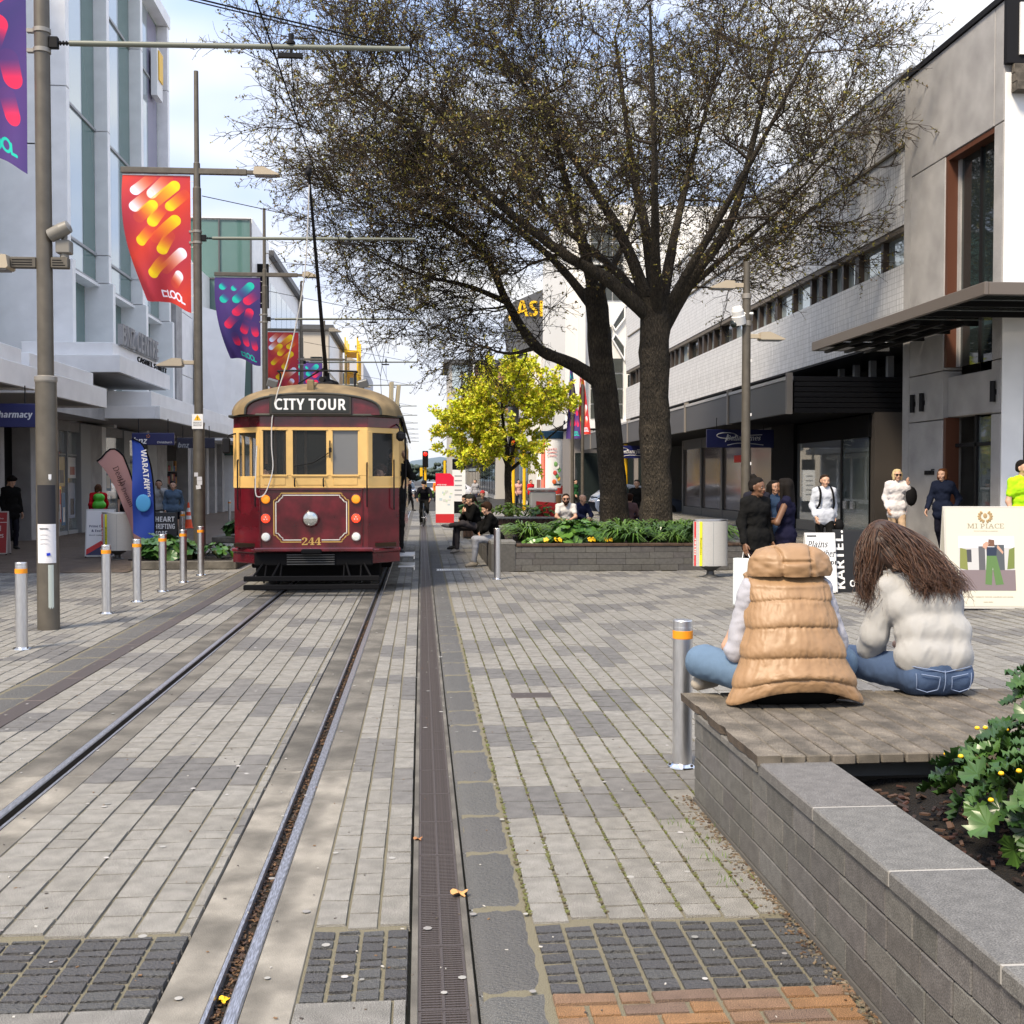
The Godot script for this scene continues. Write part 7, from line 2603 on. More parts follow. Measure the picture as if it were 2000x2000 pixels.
func build_signs() -> void:
	var wh: Material = mats["white"]
	var bl: Material = mats["black"]
	var p := board("red board reading Postal Services at the left edge", Vector3(-9.62, 0, -26.6), 0.1, 0.6, 0.98, Color(0.33, 0.02, 0.025), Color(0.45, 0.4, 0.38))
	words_on(p, "Postal", 0.3, at(0, 0.1, 0.014), wh, "Droid Sans", 0.004, 0.12)
	words_on(p, "Services", 0.42, at(0, -0.06, 0.014), wh, "Droid Sans", 0.004, 0.11)
	words_on(p, "Your local post shop", 0.36, at(0.02, 0.32, 0.014), wh, "Droid Sans", 0.004, 0.035)
	var l := B.new()
	l.box(at(0, 0.235, 0.014), Vector3(0.55, 0.012, 0.003))
	part("rule", l, wh, p)
	p = board("white board of a currency exchange with a red and navy corner, beside the bin", Vector3(-7.0, 0, -25.6), 0.05, 0.62, 1.05, Color(0.72, 0.72, 0.74), Color(0.5, 0.5, 0.5))
	words_on(p, "Prime Currency", 0.5, at(0.02, 0.14, 0.014), mats["navy"], "Droid Sans", 0.004, 0.07, 700)
	words_on(p, "& Exchange", 0.4, at(0.02, 0.04, 0.014), mats["navy"], "Droid Sans", 0.004, 0.07, 700)
	words_on(p, "Best rates here", 0.45, at(0, -0.05, 0.014), mats["navy"], "Droid Sans", 0.004, 0.03)
	l = B.new()
	l.prism(at(0, 0, 0.016), PackedVector2Array([Vector2(-0.28, -0.36), Vector2(0.28, -0.02), Vector2(0.28, -0.14), Vector2(-0.28, -0.48)]), 0.003)
	part("red_stripe", l, mats["red_sign"], p)
	l = B.new()
	l.prism(at(0, 0, 0.0155), PackedVector2Array([Vector2(-0.28, -0.43), Vector2(0.28, -0.1), Vector2(0.28, -0.49), Vector2(-0.28, -0.49)]), 0.003)
	part("navy_corner", l, mats["navy"], p)
	l = B.new()
	l.prism(at(0.13, -0.36, 0.02), PackedVector2Array([Vector2(-0.12, 0), Vector2(-0.03, 0.08), Vector2(-0.03, 0.03), Vector2(0.12, 0.03), Vector2(0.12, -0.03), Vector2(-0.03, -0.03), Vector2(-0.03, -0.08)]), 0.003)
	part("arrow", l, wh, p)
	l = B.new()
	l.ball(Vector3(0.14, 0.36, 0.014), Vector3(0.08, 0.09, 0.004), 14)
	part("emblem", l, mats["navy"], p)
	p = board("black board with three lines of white capitals behind the left bollards", Vector3(-6.05, 0, -27.4), 0.05, 0.62, 0.92, Color(0.015, 0.015, 0.016), Color(0.02, 0.02, 0.02))
	for k in 3:
		words_on(p, ["IHEART", "THRIFTING", "STORE"][k], [0.5, 0.52, 0.34][k], at(0.0 if k < 2 else -0.08, 0.3 - k * 0.17, 0.014), wh, "Droid Sans", 0.004, 0.12, 700)
	p = board("cream board with a fashion photo of green trousers at the right edge", Vector3(7.15, 0.05, -14.0), -0.12, 1.04, 1.3, Color(0.62, 0.6, 0.5), Color(0.5, 0.49, 0.45), 0.13, "picture_board")
	words_on(p, "MI PIACE", 0.46, at(0, 0.4, 0.014), flat_mat(Color(0.3, 0.27, 0.2)), "Droid Serif", 0.003, 0.06)
	words_on(p, "women's clothing & accessories", 0.3, at(0, 0.335, 0.014), flat_mat(Color(0.4, 0.36, 0.28)), "Droid Sans", 0.003, 0.014)
	words_on(p, "shop 10 upper level cashel arcade", 0.62, at(0, -0.5, 0.014), flat_mat(Color(0.4, 0.36, 0.28)), "Droid Serif", 0.003, 0.022)
	words_on(p, "open daily", 0.12, at(0, -0.565, 0.014), flat_mat(Color(0.4, 0.36, 0.28)), "Droid Serif", 0.003, 0.018)
	l = B.new()
	for s: float in [-1.0, 1.0]:
		for k in 6:
			var a := 0.35 + k * 0.42
			l.ball(Vector3(s * sin(a) * 0.075, 0.52 - cos(a) * 0.065, 0.015), Vector3(0.016, 0.024, 0.004), 6, Basis(Vector3(0, 0, 1), s * a))
	l.ball(Vector3(0, 0.53, 0.015), Vector3(0.026, 0.034, 0.004), 8)
	part("wreath_emblem", l, flat_mat(Color(0.36, 0.25, 0.12)), p)
	var pr := func(poly: PackedVector2Array, col: Color, z: float):
		var b := B.new()
		b.prism(at(0, 0, z), poly, 0.002)
		part("photo_print", b, flat_mat(col, 0.4), p)
	for e in [[[-0.35, -0.42, 0.35, 0.27], Color(0.5, 0.5, 0.5), 0.0145], [[-0.35, -0.42, 0.35, -0.16], Color(0.2, 0.16, 0.17), 0.0152], [[-0.35, 0.12, 0.35, 0.27], Color(0.62, 0.64, 0.68), 0.0152], [[0.1, -0.16, 0.22, 0.16], Color(0.08, 0.09, 0.1), 0.0156], [[-0.1, -0.16, -0.02, 0.14], Color(0.1, 0.1, 0.11), 0.0156], [[-0.26, -0.06, -0.19, 0.1], Color(0.06, 0.06, 0.07), 0.0156]]:
		var r: Array = e[0]
		pr.bind(PackedVector2Array([Vector2(r[0], r[1]), Vector2(r[2], r[1]), Vector2(r[2], r[3]), Vector2(r[0], r[3])]), e[1], e[2]).call()
	for e in [[[-0.34, -0.14, -0.24, -0.16, -0.25, 0.1, -0.33, 0.12], Color(0.2, 0.22, 0.06)], [[0.25, -0.15, 0.34, -0.14, 0.35, 0.13, 0.28, 0.1], Color(0.16, 0.2, 0.05)], [[0.0, 0.02, 0.12, 0.02, 0.2, -0.34, 0.1, -0.35, 0.07, -0.12, 0.05, -0.35, -0.03, -0.34], Color(0.1, 0.19, 0.06)], [[0.0, 0.02, 0.12, 0.02, 0.13, 0.13, 0.0, 0.13], Color(0.02, 0.03, 0.06)], [[-0.05, 0.13, 0.0, 0.1, 0.02, 0.15, 0.05, 0.18, 0.0, 0.2, -0.04, 0.17], Color(0.5, 0.3, 0.22)], [[0.13, 0.12, 0.2, 0.04, 0.21, 0.07, 0.14, 0.16], Color(0.5, 0.3, 0.22)], [[0.02, 0.14, 0.1, 0.14, 0.1, 0.22, 0.03, 0.23], Color(0.16, 0.08, 0.05)]]:
		var poly := PackedVector2Array()
		for i in range(0, e[0].size(), 2):
			poly.append(Vector2(e[0][i], e[0][i + 1]))
		pr.bind(poly, e[1], 0.0165).call()
	p = board("white board with black script lettering behind the tan vest", Vector3(5.93, 0.0, -16.6), -0.02, 0.46, 0.9, Color(0.72, 0.74, 0.76), Color(0.6, 0.6, 0.6))
	var sl := Basis(Vector3(1, 0, 0), Vector3(0.3, 1, 0), Vector3(0, 0, 1))
	words_on(p, "Plains", 0.3, Transform3D(sl, Vector3(-0.04, 0.28, 0.014)), bl, "Droid Serif", 0.003, 0.1)
	words_on(p, "Leather", 0.34, Transform3D(sl, Vector3(0.05, 0.14, 0.014)), bl, "Droid Serif", 0.003, 0.1)
	words_on(p, "NZ MADE", 0.36, at(0.06, 0.0, 0.014), bl, "Droid Sans", 0.003, 0.05, 700)
	l = B.new()
	l.box(at(-0.13, 0.4, 0.014), Vector3(0.14, 0.02, 0.003))
	part("rule", l, bl, p)
	p = board("black board with upright white letters, between the two seated women", Vector3(6.5, 0.0, -16.7), -0.05, 0.66, 0.94, Color(0.008, 0.008, 0.009), Color(0.012, 0.012, 0.012))
	words_on(p, "KARTEL.", 0.88, Transform3D(Basis(Vector3(0, 0, 1), PI / 2), Vector3(-0.25, 0.02, 0.014)), wh, "Droid Sans", 0.003, 0.14, 700)
	words_on(p, "OPEN", 0.34, at(0.06, -0.34, 0.014), wh, "Droid Sans", 0.003, 0.1, 700)
	var m := thing("map_sign", "upright red and white city map sign behind the man in the cap", "sign", Vector3(0.92, 0, -45.0), 0.0)
	for e in [[0.35, 1.45, mats["white"], "map_panel"], [0.0, 0.35, mats["red_sign"], "base"], [1.45, 1.95, mat("map_red", Color(0.7, 0.01, 0.05), 0.4), "header"]]:
		var b := B.new()
		if e[3] == "header":
			b.prism(at(0, 0, 0.06), PackedVector2Array([Vector2(-0.36, 1.45), Vector2(0.36, 1.45), Vector2(0.36, 1.8), Vector2(0.2, 1.95), Vector2(-0.36, 1.95)]), 0.12)
		else:
			b.bx(Vector3(-0.36, e[0], -0.06), Vector3(0.36, e[1], 0.06))
		part(e[3], b, e[2], m)
	words_on(m, "city map", 0.36, at(-0.12, 1.5, 0.065), wh, "Droid Sans", 0.006, 0.08, 700)
	var mp := B.new()
	for k in 14:
		mp.col = [Color(0.55, 0.68, 0.5), Color(0.6, 0.62, 0.6), Color(0.5, 0.6, 0.66)][k % 3]
		var c := Vector3(rng.randf_range(-0.16, 0.26), rng.randf_range(0.7, 1.25), 0.061)
		mp.box(at(c.x, c.y, c.z), Vector3(rng.randf_range(0.05, 0.14), rng.randf_range(0.05, 0.12), 0.004 + 0.0004 * k))
	part("map_print", mp, mats["vertex"], m)
	var ip := thing("info_pillar", "slim black and white information pillar under the young tree", "sign", Vector3(1.9, 0, -58.0))
	for e in [[0.0, 0.6, bl], [0.6, 2.2, wh], [2.2, 2.75, bl]]:
		var b := B.new()
		b.bx(Vector3(-0.33, e[0], -0.08), Vector3(0.33, e[1], 0.08))
		part("panel", b, e[2], ip)
	for k in 5:
		var b := B.new()
		b.bx(Vector3(-0.22, 0.9 + k * 0.24, 0.081), Vector3(0.15, 0.96 + k * 0.24, 0.086))
		part("text_line", b, mats["grey_panel"], ip)
	var s := hung_sign("navy hanging pharmacy sign, cut off by the left edge", Vector3(-9.3, 2.72, -23.0), Vector3(-7.42, 3.18, -22.92), mats["navy"])
	words_on(s, "Cashel Pharmacy", 1.25, Transform3D(Basis(Vector3(1, 0, 0), Vector3(0.15, 1, 0), Vector3(0, 0, 1)), Vector3(0.18, 0.0, 0.045)), flat_mat(Color(0.55, 0.57, 0.62)), "Droid Sans", 0.01, 0.17, 700)
	s = hung_sign("navy hanging bank sign with white slanted letters over the feather flags", Vector3(-7.15, 2.56, -29.0), Vector3(-6.12, 2.86, -28.94), mats["navy"])
	words_on(s, "bnz", 0.32, Transform3D(Basis(Vector3(1, 0, 0), Vector3(0.2, 1, 0), Vector3(0, 0, 1)), Vector3(-0.31, -0.04, 0.035)), wh, "Droid Sans", 0.01, 0.16, 700)
	words_on(s, "Christchurch", 0.36, at(0.28, -0.08, 0.035), wh, "Droid Sans", 0.008, 0.055)
	l = B.new()
	for k in 5:
		l.ball(Vector3(-0.12 + 0.035 * cos(k * 1.3), 0.07 + 0.035 * sin(k * 1.3), 0.035), Vector3(0.012, 0.012, 0.006), 6)
	part("emblem", l, mats["orange_band"], s)
	s = hung_sign("darker second bank sign hanging behind the first", Vector3(-7.1, 2.62, -34.0), Vector3(-6.02, 2.92, -33.94), mat("dark_navy", Color(0.006, 0.007, 0.03), 0.4))
	words_on(s, "bnz", 0.3, Transform3D(Basis(Vector3(1, 0, 0), Vector3(0.2, 1, 0), Vector3(0, 0, 1)), Vector3(-0.35, -0.06, 0.035)), mats["grey_panel"], "Droid Sans", 0.01, 0.15, 700)
	s = hung_sign("large navy sign with white store script under the canopy, beside the lamp post", Vector3(8.5, 2.66, -33.6), Vector3(10.55, 3.2, -33.52), mats["navy"])
	script_sign(s, 0.0, 0.0, 0.05, 1.0)
	s = hung_sign("smaller navy sign with store script, left of the big trunk", Vector3(7.95, 2.62, -48.6), Vector3(10.0, 3.16, -48.52), mats["navy"])
	script_sign(s, 0.0, 0.0, 0.05, 1.0)
	var bm := mat("flag_blue", Color(0.01, 0.05, 0.33), 0.6, 0, {"back": Color(0.1, 0.15, 0.4)})
	var f := feather("tall blue feather flag of the bank with a pale ball", Vector3(-5.48, 0.0, -24.0), 0.1, 2.55, 0.44, 0.0, bm, false)
	words_on(f, "WARATAH", 0.8, Transform3D(Basis(Vector3(0, 0, 1), -PI / 2 + 0.08) * Basis.from_euler(Vector3(0, 0, 0)), Vector3(-0.17, 1.92, 0.07)), wh, "Droid Sans", 0.004, 0.11, 700)
	words_on(f, "loans", 0.3, Transform3D(Basis(Vector3(0, 0, 1), -PI / 2 + 0.08), Vector3(-0.1, 1.5, 0.07)), wh, "Droid Sans", 0.004, 0.07)
	var bl2 := B.new()
	bl2.ball(Vector3(-0.22, 1.22, 0.06), Vector3(0.15, 0.18, 0.02), 18)
	part("ball_print", bl2, flat_mat(Color(0.06, 0.3, 0.62)), f)
	var pm := mat("flag_rose", Color(0.36, 0.2, 0.19), 0.7, 0, {"back": Color(0.2, 0.12, 0.1)})
	f = feather("rose brown teardrop flag with dark slanted lettering", Vector3(-5.82, 0.0, -24.4), 0.1, 2.2, 0.55, -0.38, pm, true)
	for k in 2:
		words_on(f, ["Death", "by Denim"][k], [0.42, 0.62][k], Transform3D(Basis(Vector3(0, 0, 1), -PI / 2 + 0.42), Vector3(-0.44 + k * 0.1, 1.78 - k * 0.36, 0.09)), flat_mat(Color(0.06, 0.03, 0.03)), "Droid Serif", 0.004, 0.12)


# ---------------------------------------------------------------- people
func surface(out: B, bones: Array, cell: float, k: float, wrinkle: FastNoiseLite = null, amp := 0.0, stretch := Vector3.ONE) -> void:
	var lo := Vector3.ONE * 1e9
	var hi := -lo
	for b in bones:
		var r: float = maxf(b[2], b[3]) + k * 0.5 + cell * 2.5
		lo = lo.min(b[0].min(b[1]) - Vector3.ONE * r)
		hi = hi.max(b[0].max(b[1]) + Vector3.ONE * r)
	var nx := int((hi.x - lo.x) / cell) + 2
	var ny := int((hi.y - lo.y) / cell) + 2
	var nz := int((hi.z - lo.z) / cell) + 2
	var g := PackedFloat32Array()
	g.resize(nx * ny * nz)
	g.fill(1.0)
	for bn in bones:
		var a: Vector3 = bn[0] - lo
		var ab: Vector3 = bn[1] - bn[0]
		var ra: float = bn[2]
		var dr: float = bn[3] - bn[2]
		var inv := 1.0 / maxf(ab.length_squared(), 1e-9)
		var m: float = maxf(bn[2], bn[3]) + k + cell * 2.0
		var p0 := a.min(a + ab) - Vector3.ONE * m
		var p1 := a.max(a + ab) + Vector3.ONE * m
		for z in range(maxi(0, int(p0.z / cell)), mini(nz, int(p1.z / cell) + 2)):
			for y in range(maxi(0, int(p0.y / cell)), mini(ny, int(p1.y / cell) + 2)):
				var at_i := (z * ny + y) * nx
				for x in range(maxi(0, int(p0.x / cell)), mini(nx, int(p1.x / cell) + 2)):
					var d := Vector3(x * cell, y * cell, z * cell) - a
					var t := clampf(d.dot(ab) * inv, 0.0, 1.0)
					var v := (d - ab * t).length() - ra - dr * t
					var o := g[at_i + x]
					var h := maxf(k - absf(v - o), 0.0)
					g[at_i + x] = minf(v, o) - h * h * 0.25 / k
	var idx := PackedInt32Array()
	idx.resize(nx * ny * nz)
	idx.fill(-1)
	var pos := PackedVector3Array()
	var nor := PackedVector3Array()
	var off := [0, 1, nx, nx + 1, nx * ny, nx * ny + 1, nx * ny + nx, nx * ny + nx + 1]
	var lim := cell * 1.8
	for z in nz - 1:
		for y in ny - 1:
			for x in nx - 1:
				var i := (z * ny + y) * nx + x
				var g0 := g[i]
				if g0 > lim or g0 < -lim:
					continue
				var c := [g0, g[i + 1], g[i + off[2]], g[i + off[3]], g[i + off[4]], g[i + off[5]], g[i + off[6]], g[i + off[7]]]
				var neg := 0
				for q in c:
					if q < 0.0:
						neg += 1
				if neg == 0 or neg == 8:
					continue
				var s := Vector3.ZERO
				var n := 0
				for e in [[0, 1], [2, 3], [4, 5], [6, 7], [0, 2], [1, 3], [4, 6], [5, 7], [0, 4], [1, 5], [2, 6], [3, 7]]:
					var v0: float = c[e[0]]
					var v1: float = c[e[1]]
					if (v0 < 0.0) != (v1 < 0.0):
						var f := v0 / (v0 - v1)
						s += Vector3(e[0] & 1, (e[0] >> 1) & 1, e[0] >> 2).lerp(Vector3(e[1] & 1, (e[1] >> 1) & 1, e[1] >> 2), f)
						n += 1
				idx[i] = pos.size()
				var nn := Vector3(c[1] + c[3] + c[5] + c[7] - c[0] - c[2] - c[4] - c[6], c[2] + c[3] + c[6] + c[7] - c[0] - c[1] - c[4] - c[5], c[4] + c[5] + c[6] + c[7] - c[0] - c[1] - c[2] - c[3]).normalized()
				var p := lo + (Vector3(x, y, z) + s / n) * cell
				if wrinkle:
					p += nn * amp * wrinkle.get_noise_3dv(p * stretch)
				pos.append(p)
				nor.append(nn)
	var strides := [1, nx, nx * ny]
	var faces := PackedInt32Array()
	for z in range(1, nz - 1):
		for y in range(1, ny - 1):
			for x in range(1, nx - 1):
				var i := (z * ny + y) * nx + x
				if idx[i] < 0:
					continue
				for ax in 3:
					var st: int = strides[ax]
					if (g[i] < 0.0) == (g[i + st] < 0.0):
						continue
					var u: int = strides[(ax + 1) % 3]
					var w: int = strides[(ax + 2) % 3]
					var q := [idx[i], idx[i - u], idx[i - u - w], idx[i - w]]
					if q.min() < 0:
						continue
					if g[i] >= 0.0:
						q.reverse()
					faces.append_array([q[0], q[2], q[1], q[0], q[3], q[2]])
	if wrinkle:
		nor.fill(Vector3.ZERO)
		for i in range(0, faces.size(), 3):
			var f := (pos[faces[i + 2]] - pos[faces[i]]).cross(pos[faces[i + 1]] - pos[faces[i]])
			for j in 3:
				nor[faces[i + j]] += f
		for i in nor.size():
			nor[i] = nor[i].normalized()
	for f in faces:
		out.vert(pos[f], nor[f])


func hand_template() -> B:
	if not cache.has("hand"):
		var b := B.new()
		var bones := []
		for i in 4:
			var z: float = [0.029, 0.01, -0.009, -0.027][i]
			var l: float = [0.072, 0.08, 0.074, 0.058][i]
			var k := Vector3(0.0, -0.085, z * 1.1)
			bones.append([Vector3(0, -0.005, z * 0.6), k, 0.014, 0.0125])
			var m := k + Vector3(-0.008, -l * 0.5, z * 0.06)
			bones.append([k, m, 0.0098, 0.0088])
			bones.append([m, m + Vector3(-0.026, -l * 0.45, 0), 0.0086, 0.0068])
		bones.append([Vector3(-0.004, -0.02, 0.022), Vector3(-0.014, -0.055, 0.05), 0.0145, 0.0115])
		bones.append([Vector3(-0.014, -0.055, 0.05), Vector3(-0.022, -0.088, 0.055), 0.0108, 0.008])
		bones.append([Vector3(0, 0.03, 0), Vector3(0, -0.01, 0), 0.023, 0.022])
		surface(b, bones, 0.0055, 0.004)
		cache["hand"] = b
	return cache["hand"]


func head_template() -> B:
	if not cache.has("head"):
		var b := B.new()
		var v := func(x, y, z): return Vector3(x, y, z)
		var s := [[[0, 0.03, 0.018], [0, 0.038, -0.03], 0.077, 0.08], [[0, -0.015, 0.03], [0, -0.088, 0.055], 0.062, 0.03], [[0, -0.03, 0.0], [0, -0.07, 0.02], 0.06, 0.045], [[0, 0.002, 0.088], [0, -0.03, 0.105], 0.009, 0.013], [[-0.014, -0.034, 0.092], [0.014, -0.034, 0.092], 0.009, 0.009], [[-0.035, 0.022, 0.076], [0.035, 0.022, 0.076], 0.013, 0.013], [[-0.02, -0.06, 0.083], [0.02, -0.06, 0.083], 0.009, 0.009], [[-0.045, -0.025, 0.058], [-0.04, -0.03, 0.06], 0.022, 0.022], [[0.045, -0.025, 0.058], [0.04, -0.03, 0.06], 0.022, 0.022], [[-0.078, 0.012, -0.01], [-0.076, -0.022, -0.004], 0.014, 0.01], [[0.078, 0.012, -0.01], [0.076, -0.022, -0.004], 0.014, 0.01], [[0, -0.05, -0.02], [0, -0.13, -0.035], 0.052, 0.055]]
		var bones := []
		for e in s:
			bones.append([Vector3(e[0][0], e[0][1], e[0][2]), Vector3(e[1][0], e[1][1], e[1][2]), e[2], e[3]])
		surface(b, bones, 0.009, 0.016)
		cache["head"] = b
	return cache["head"]


func hair_template(style: String) -> B:
	if not cache.has("hair " + style):
		var b := B.new()
		var bones := [[Vector3(0, 0.05, 0.0), Vector3(0, 0.045, -0.04), 0.079, 0.085], [Vector3(-0.03, 0.09, 0.04), Vector3(0.03, 0.09, 0.04), 0.028, 0.028], [Vector3(-0.045, 0.0, -0.045), Vector3(0.045, 0.0, -0.045), 0.052, 0.052]]
		match style:
			"bun":
				bones.append([Vector3(0, 0.13, -0.05), Vector3(0, 0.145, -0.06), 0.042, 0.04])
			"long":
				for x in [-0.06, -0.02, 0.02, 0.06]:
					bones.append([Vector3(x, 0.02, -0.06), Vector3(x * 1.25, -0.3, -0.1), 0.05, 0.03])
				for s: float in [-1.0, 1.0]:
					bones.append([Vector3(s * 0.07, 0.03, 0.01), Vector3(s * 0.09, -0.2, 0.0), 0.03, 0.022])
			"bob":
				for s: float in [-1.0, 1.0]:
					bones.append([Vector3(s * 0.07, 0.03, 0.01), Vector3(s * 0.075, -0.08, 0.015), 0.034, 0.026])
				bones.append([Vector3(-0.04, -0.02, -0.06), Vector3(0.04, -0.08, -0.06), 0.05, 0.045])
			"pony":
				bones.append([Vector3(0, 0.05, -0.11), Vector3(0, -0.15, -0.14), 0.035, 0.02])
			"fluffy":
				bones.append([Vector3(-0.05, 0.09, 0.055), Vector3(0.05, 0.1, 0.05), 0.042, 0.04])
				bones.append([Vector3(0, 0.06, -0.02), Vector3(0, 0.05, -0.03), 0.098, 0.098])
			"cap":
				bones = [[Vector3(0, 0.06, 0.0), Vector3(0, 0.055, -0.03), 0.085, 0.088], [Vector3(-0.03, 0.055, 0.1), Vector3(0.03, 0.055, 0.1), 0.014, 0.014], [Vector3(-0.025, 0.05, 0.14), Vector3(0.025, 0.05, 0.14), 0.01, 0.01]]
			"helmet":
				bones = [[Vector3(0, 0.07, 0.03), Vector3(0, 0.07, -0.05), 0.094, 0.094]]
		surface(b, bones, 0.011, 0.02)
		cache["hair " + style] = b
	return cache["hair " + style]


func person(label: String, p: Vector3, turn: float, s: Dictionary) -> Node3D:
	var o := thing("person", label, "person", p, turn)
	var J := {"pelvis": Vector3(0, 0.94, 0), "neck": Vector3(0, 1.43, 0), "head": Vector3(0, 1.575, 0.025), "shL": Vector3(0.17, 1.385, -0.01), "shR": Vector3(-0.17, 1.385, -0.01), "elL": Vector3(0.225, 1.11, -0.03), "elR": Vector3(-0.225, 1.11, -0.03), "wrL": Vector3(0.225, 0.87, 0.06), "wrR": Vector3(-0.225, 0.87, 0.06), "hipL": Vector3(0.085, 0.9, 0), "hipR": Vector3(-0.085, 0.9, 0), "knL": Vector3(0.1, 0.49, 0.03), "knR": Vector3(-0.1, 0.49, 0.03), "anL": Vector3(0.11, 0.08, -0.02), "anR": Vector3(-0.11, 0.08, -0.02)}
	J.merge(s.get("J", {}), true)
	var sc: float = s.get("h", 1.7) / 1.7
	for k in J:
		J[k] *= sc
	var cell: float = s.get("cell", 0.018)
	var lat: Vector3 = (J.shL - J.shR).normalized()
	var w: float = s.get("wide", 1.0) * sc
	var torso := func(e: float) -> Array:
		var r := []
		for q in [[0.0, 0.075, 0.112], [0.4, 0.05, 0.096], [0.72, 0.085, 0.108]]:
			var c: Vector3 = J.pelvis.lerp(J.neck, q[0])
			r.append([c - lat * q[1] * w, c + lat * q[1] * w, q[2] * w + e, q[2] * w + e])
		r.append([J.pelvis, J.pelvis.lerp(J.neck, 0.8), 0.095 * w + e, 0.09 * w + e])
		for sh in [J.shL, J.shR]:
			r.append([J.neck.lerp(sh, 0.25), sh, 0.052 * w + e, 0.054 * w + e])
		return r
	var limb := func(a: String, b: String, ra: float, rb: float, e: float) -> Array:
		return [J[a], J[b], ra * w + e, rb * w + e]
	var up: Vector3 = (J.head - J.neck).normalized()
	var skin: Color = s.get("skin", Color(0.5, 0.28, 0.18))
	var b := B.new()
	b.col = skin
	var bones: Array = torso.call(-0.012)
	bones.append([J.neck - up * 0.05, J.head - up * 0.03, 0.052 * w, 0.05 * w])
	for q in ["L", "R"]:
		bones.append(limb.call("sh" + q, "el" + q, 0.046, 0.037, 0.0))
		bones.append(limb.call("el" + q, "wr" + q, 0.037, 0.026, 0.0))
		bones.append(limb.call("hip" + q, "kn" + q, 0.082, 0.052, 0.0))
		bones.append(limb.call("kn" + q, "an" + q, 0.052, 0.036, 0.0))
	surface(b, bones, cell, 0.03)
	var hf: Vector3 = Basis.from_euler(Vector3(s.get("nod", 0.0), s.get("look", 0.0), 0)) * Vector3(0, 0, 1)
	var hb := Basis.looking_at(-hf, Vector3.UP)
	if s.has("tilt"):
		hb = Basis(Vector3(0, 0, 1), s.tilt) * hb
	var ht := Transform3D(hb * sc, J.head)
	var ho := B.new()
	ho.add(head_template(), Transform3D())
	ho.c.fill(skin)
	b.add(ho, ht)
	for q in ["L", "R"]:
		var d: Vector3 = (J["wr" + q] - J["el" + q]).normalized()
		var hint: Vector3 = s.get("thumb" + q, Vector3(0, 0.3, 1) if absf(d.y) > 0.6 else Vector3(0, 1, 0))
		var zz := (hint - d * hint.dot(d)).normalized()
		var bs := Basis((-d).cross(zz), -d, zz)
		var hd := B.new()
		hd.add(hand_template(), Transform3D(Basis.from_scale(Vector3(1.0 if q == "L" else -1.0, 1, 1))), q == "R")
		hd.c.fill(skin)
		b.add(hd, Transform3D(bs * sc * 1.02, J["wr" + q] + d * 0.012))
	part("body", b, mat("skin", Color(1, 1, 1), 0.55, 0, {"vc": 1}), o)
	if cell < 0.024:
		var f := B.new()
		for sx: float in [-1.0, 1.0]:
			f.col = Color(0.6, 0.58, 0.55)
			f.ball(ht * Vector3(sx * 0.031, 0.006, 0.083), Vector3(0.013, 0.007, 0.008) * sc, 8, hb)
			f.col = Color(0.02, 0.012, 0.01)
			f.ball(ht * Vector3(sx * 0.031, 0.006, 0.0885), Vector3(0.006, 0.006, 0.005) * sc, 6, hb)
			f.ball(ht * Vector3(sx * 0.032, 0.026, 0.09), Vector3(0.019, 0.004, 0.005) * sc, 6, hb)
		f.col = Color(skin.r * 0.6 + 0.08, skin.g * 0.4, skin.b * 0.4)
		f.ball(ht * Vector3(0, -0.059, 0.091), Vector3(0.022, 0.006, 0.006) * sc, 8, hb)
		part("face", f, mats["vertex"], o)
	if s.has("glasses"):
		var gl := B.new()
		for sx: float in [-1.0, 1.0]:
			gl.ball(ht * Vector3(sx * 0.033, 0.006, 0.1), Vector3(0.028, 0.022, 0.008) * sc, 10, hb)
			gl.cyl(ht * Vector3(sx * 0.06, 0.012, 0.095), ht * Vector3(sx * 0.083, 0.012, 0.0), 0.004, -1, 4)
		gl.cyl(ht * Vector3(-0.03, 0.012, 0.104), ht * Vector3(0.03, 0.012, 0.104), 0.004, -1, 4)
		part("sunglasses", gl, mats["black"], o)
	if s.has("beard"):
		var bd := B.new()
		surface(bd, [[Vector3(-0.045, -0.06, 0.045), Vector3(0.0, -0.1, 0.075), 0.03, 0.034], [Vector3(0.045, -0.06, 0.045), Vector3(0.0, -0.1, 0.075), 0.03, 0.034]], 0.011, 0.02)
		part("beard", bd, flat_mat(s.beard, 0.95), o, ht)
	if s.has("hair"):
		part("hat" if s.hair[0] in ["cap", "helmet"] else "hair", hair_template(s.hair[0]).mesh(), flat_mat(s.hair[1], 0.75), o, ht)
	if s.has("under_hair"):
		part("hair", hair_template(s.under_hair[0]).mesh(), flat_mat(s.under_hair[1], 0.75), o, ht * Transform3D(Basis.from_scale(Vector3(0.97, 0.93, 0.97)), Vector3(0, -0.012, -0.004)))
	var e: float = s.get("loose", 0.012)
	var wr := FastNoiseLite.new()
	wr.frequency = 9.0
	var bt: Array = s.get("bottom", [Color(0.02, 0.02, 0.03), "pants"])
	var pb := []
	var c0: Vector3 = J.pelvis
	pb.append([c0 - lat * 0.075 * w, c0 + lat * 0.075 * w, 0.116 * w + 0.006, 0.116 * w + 0.006])
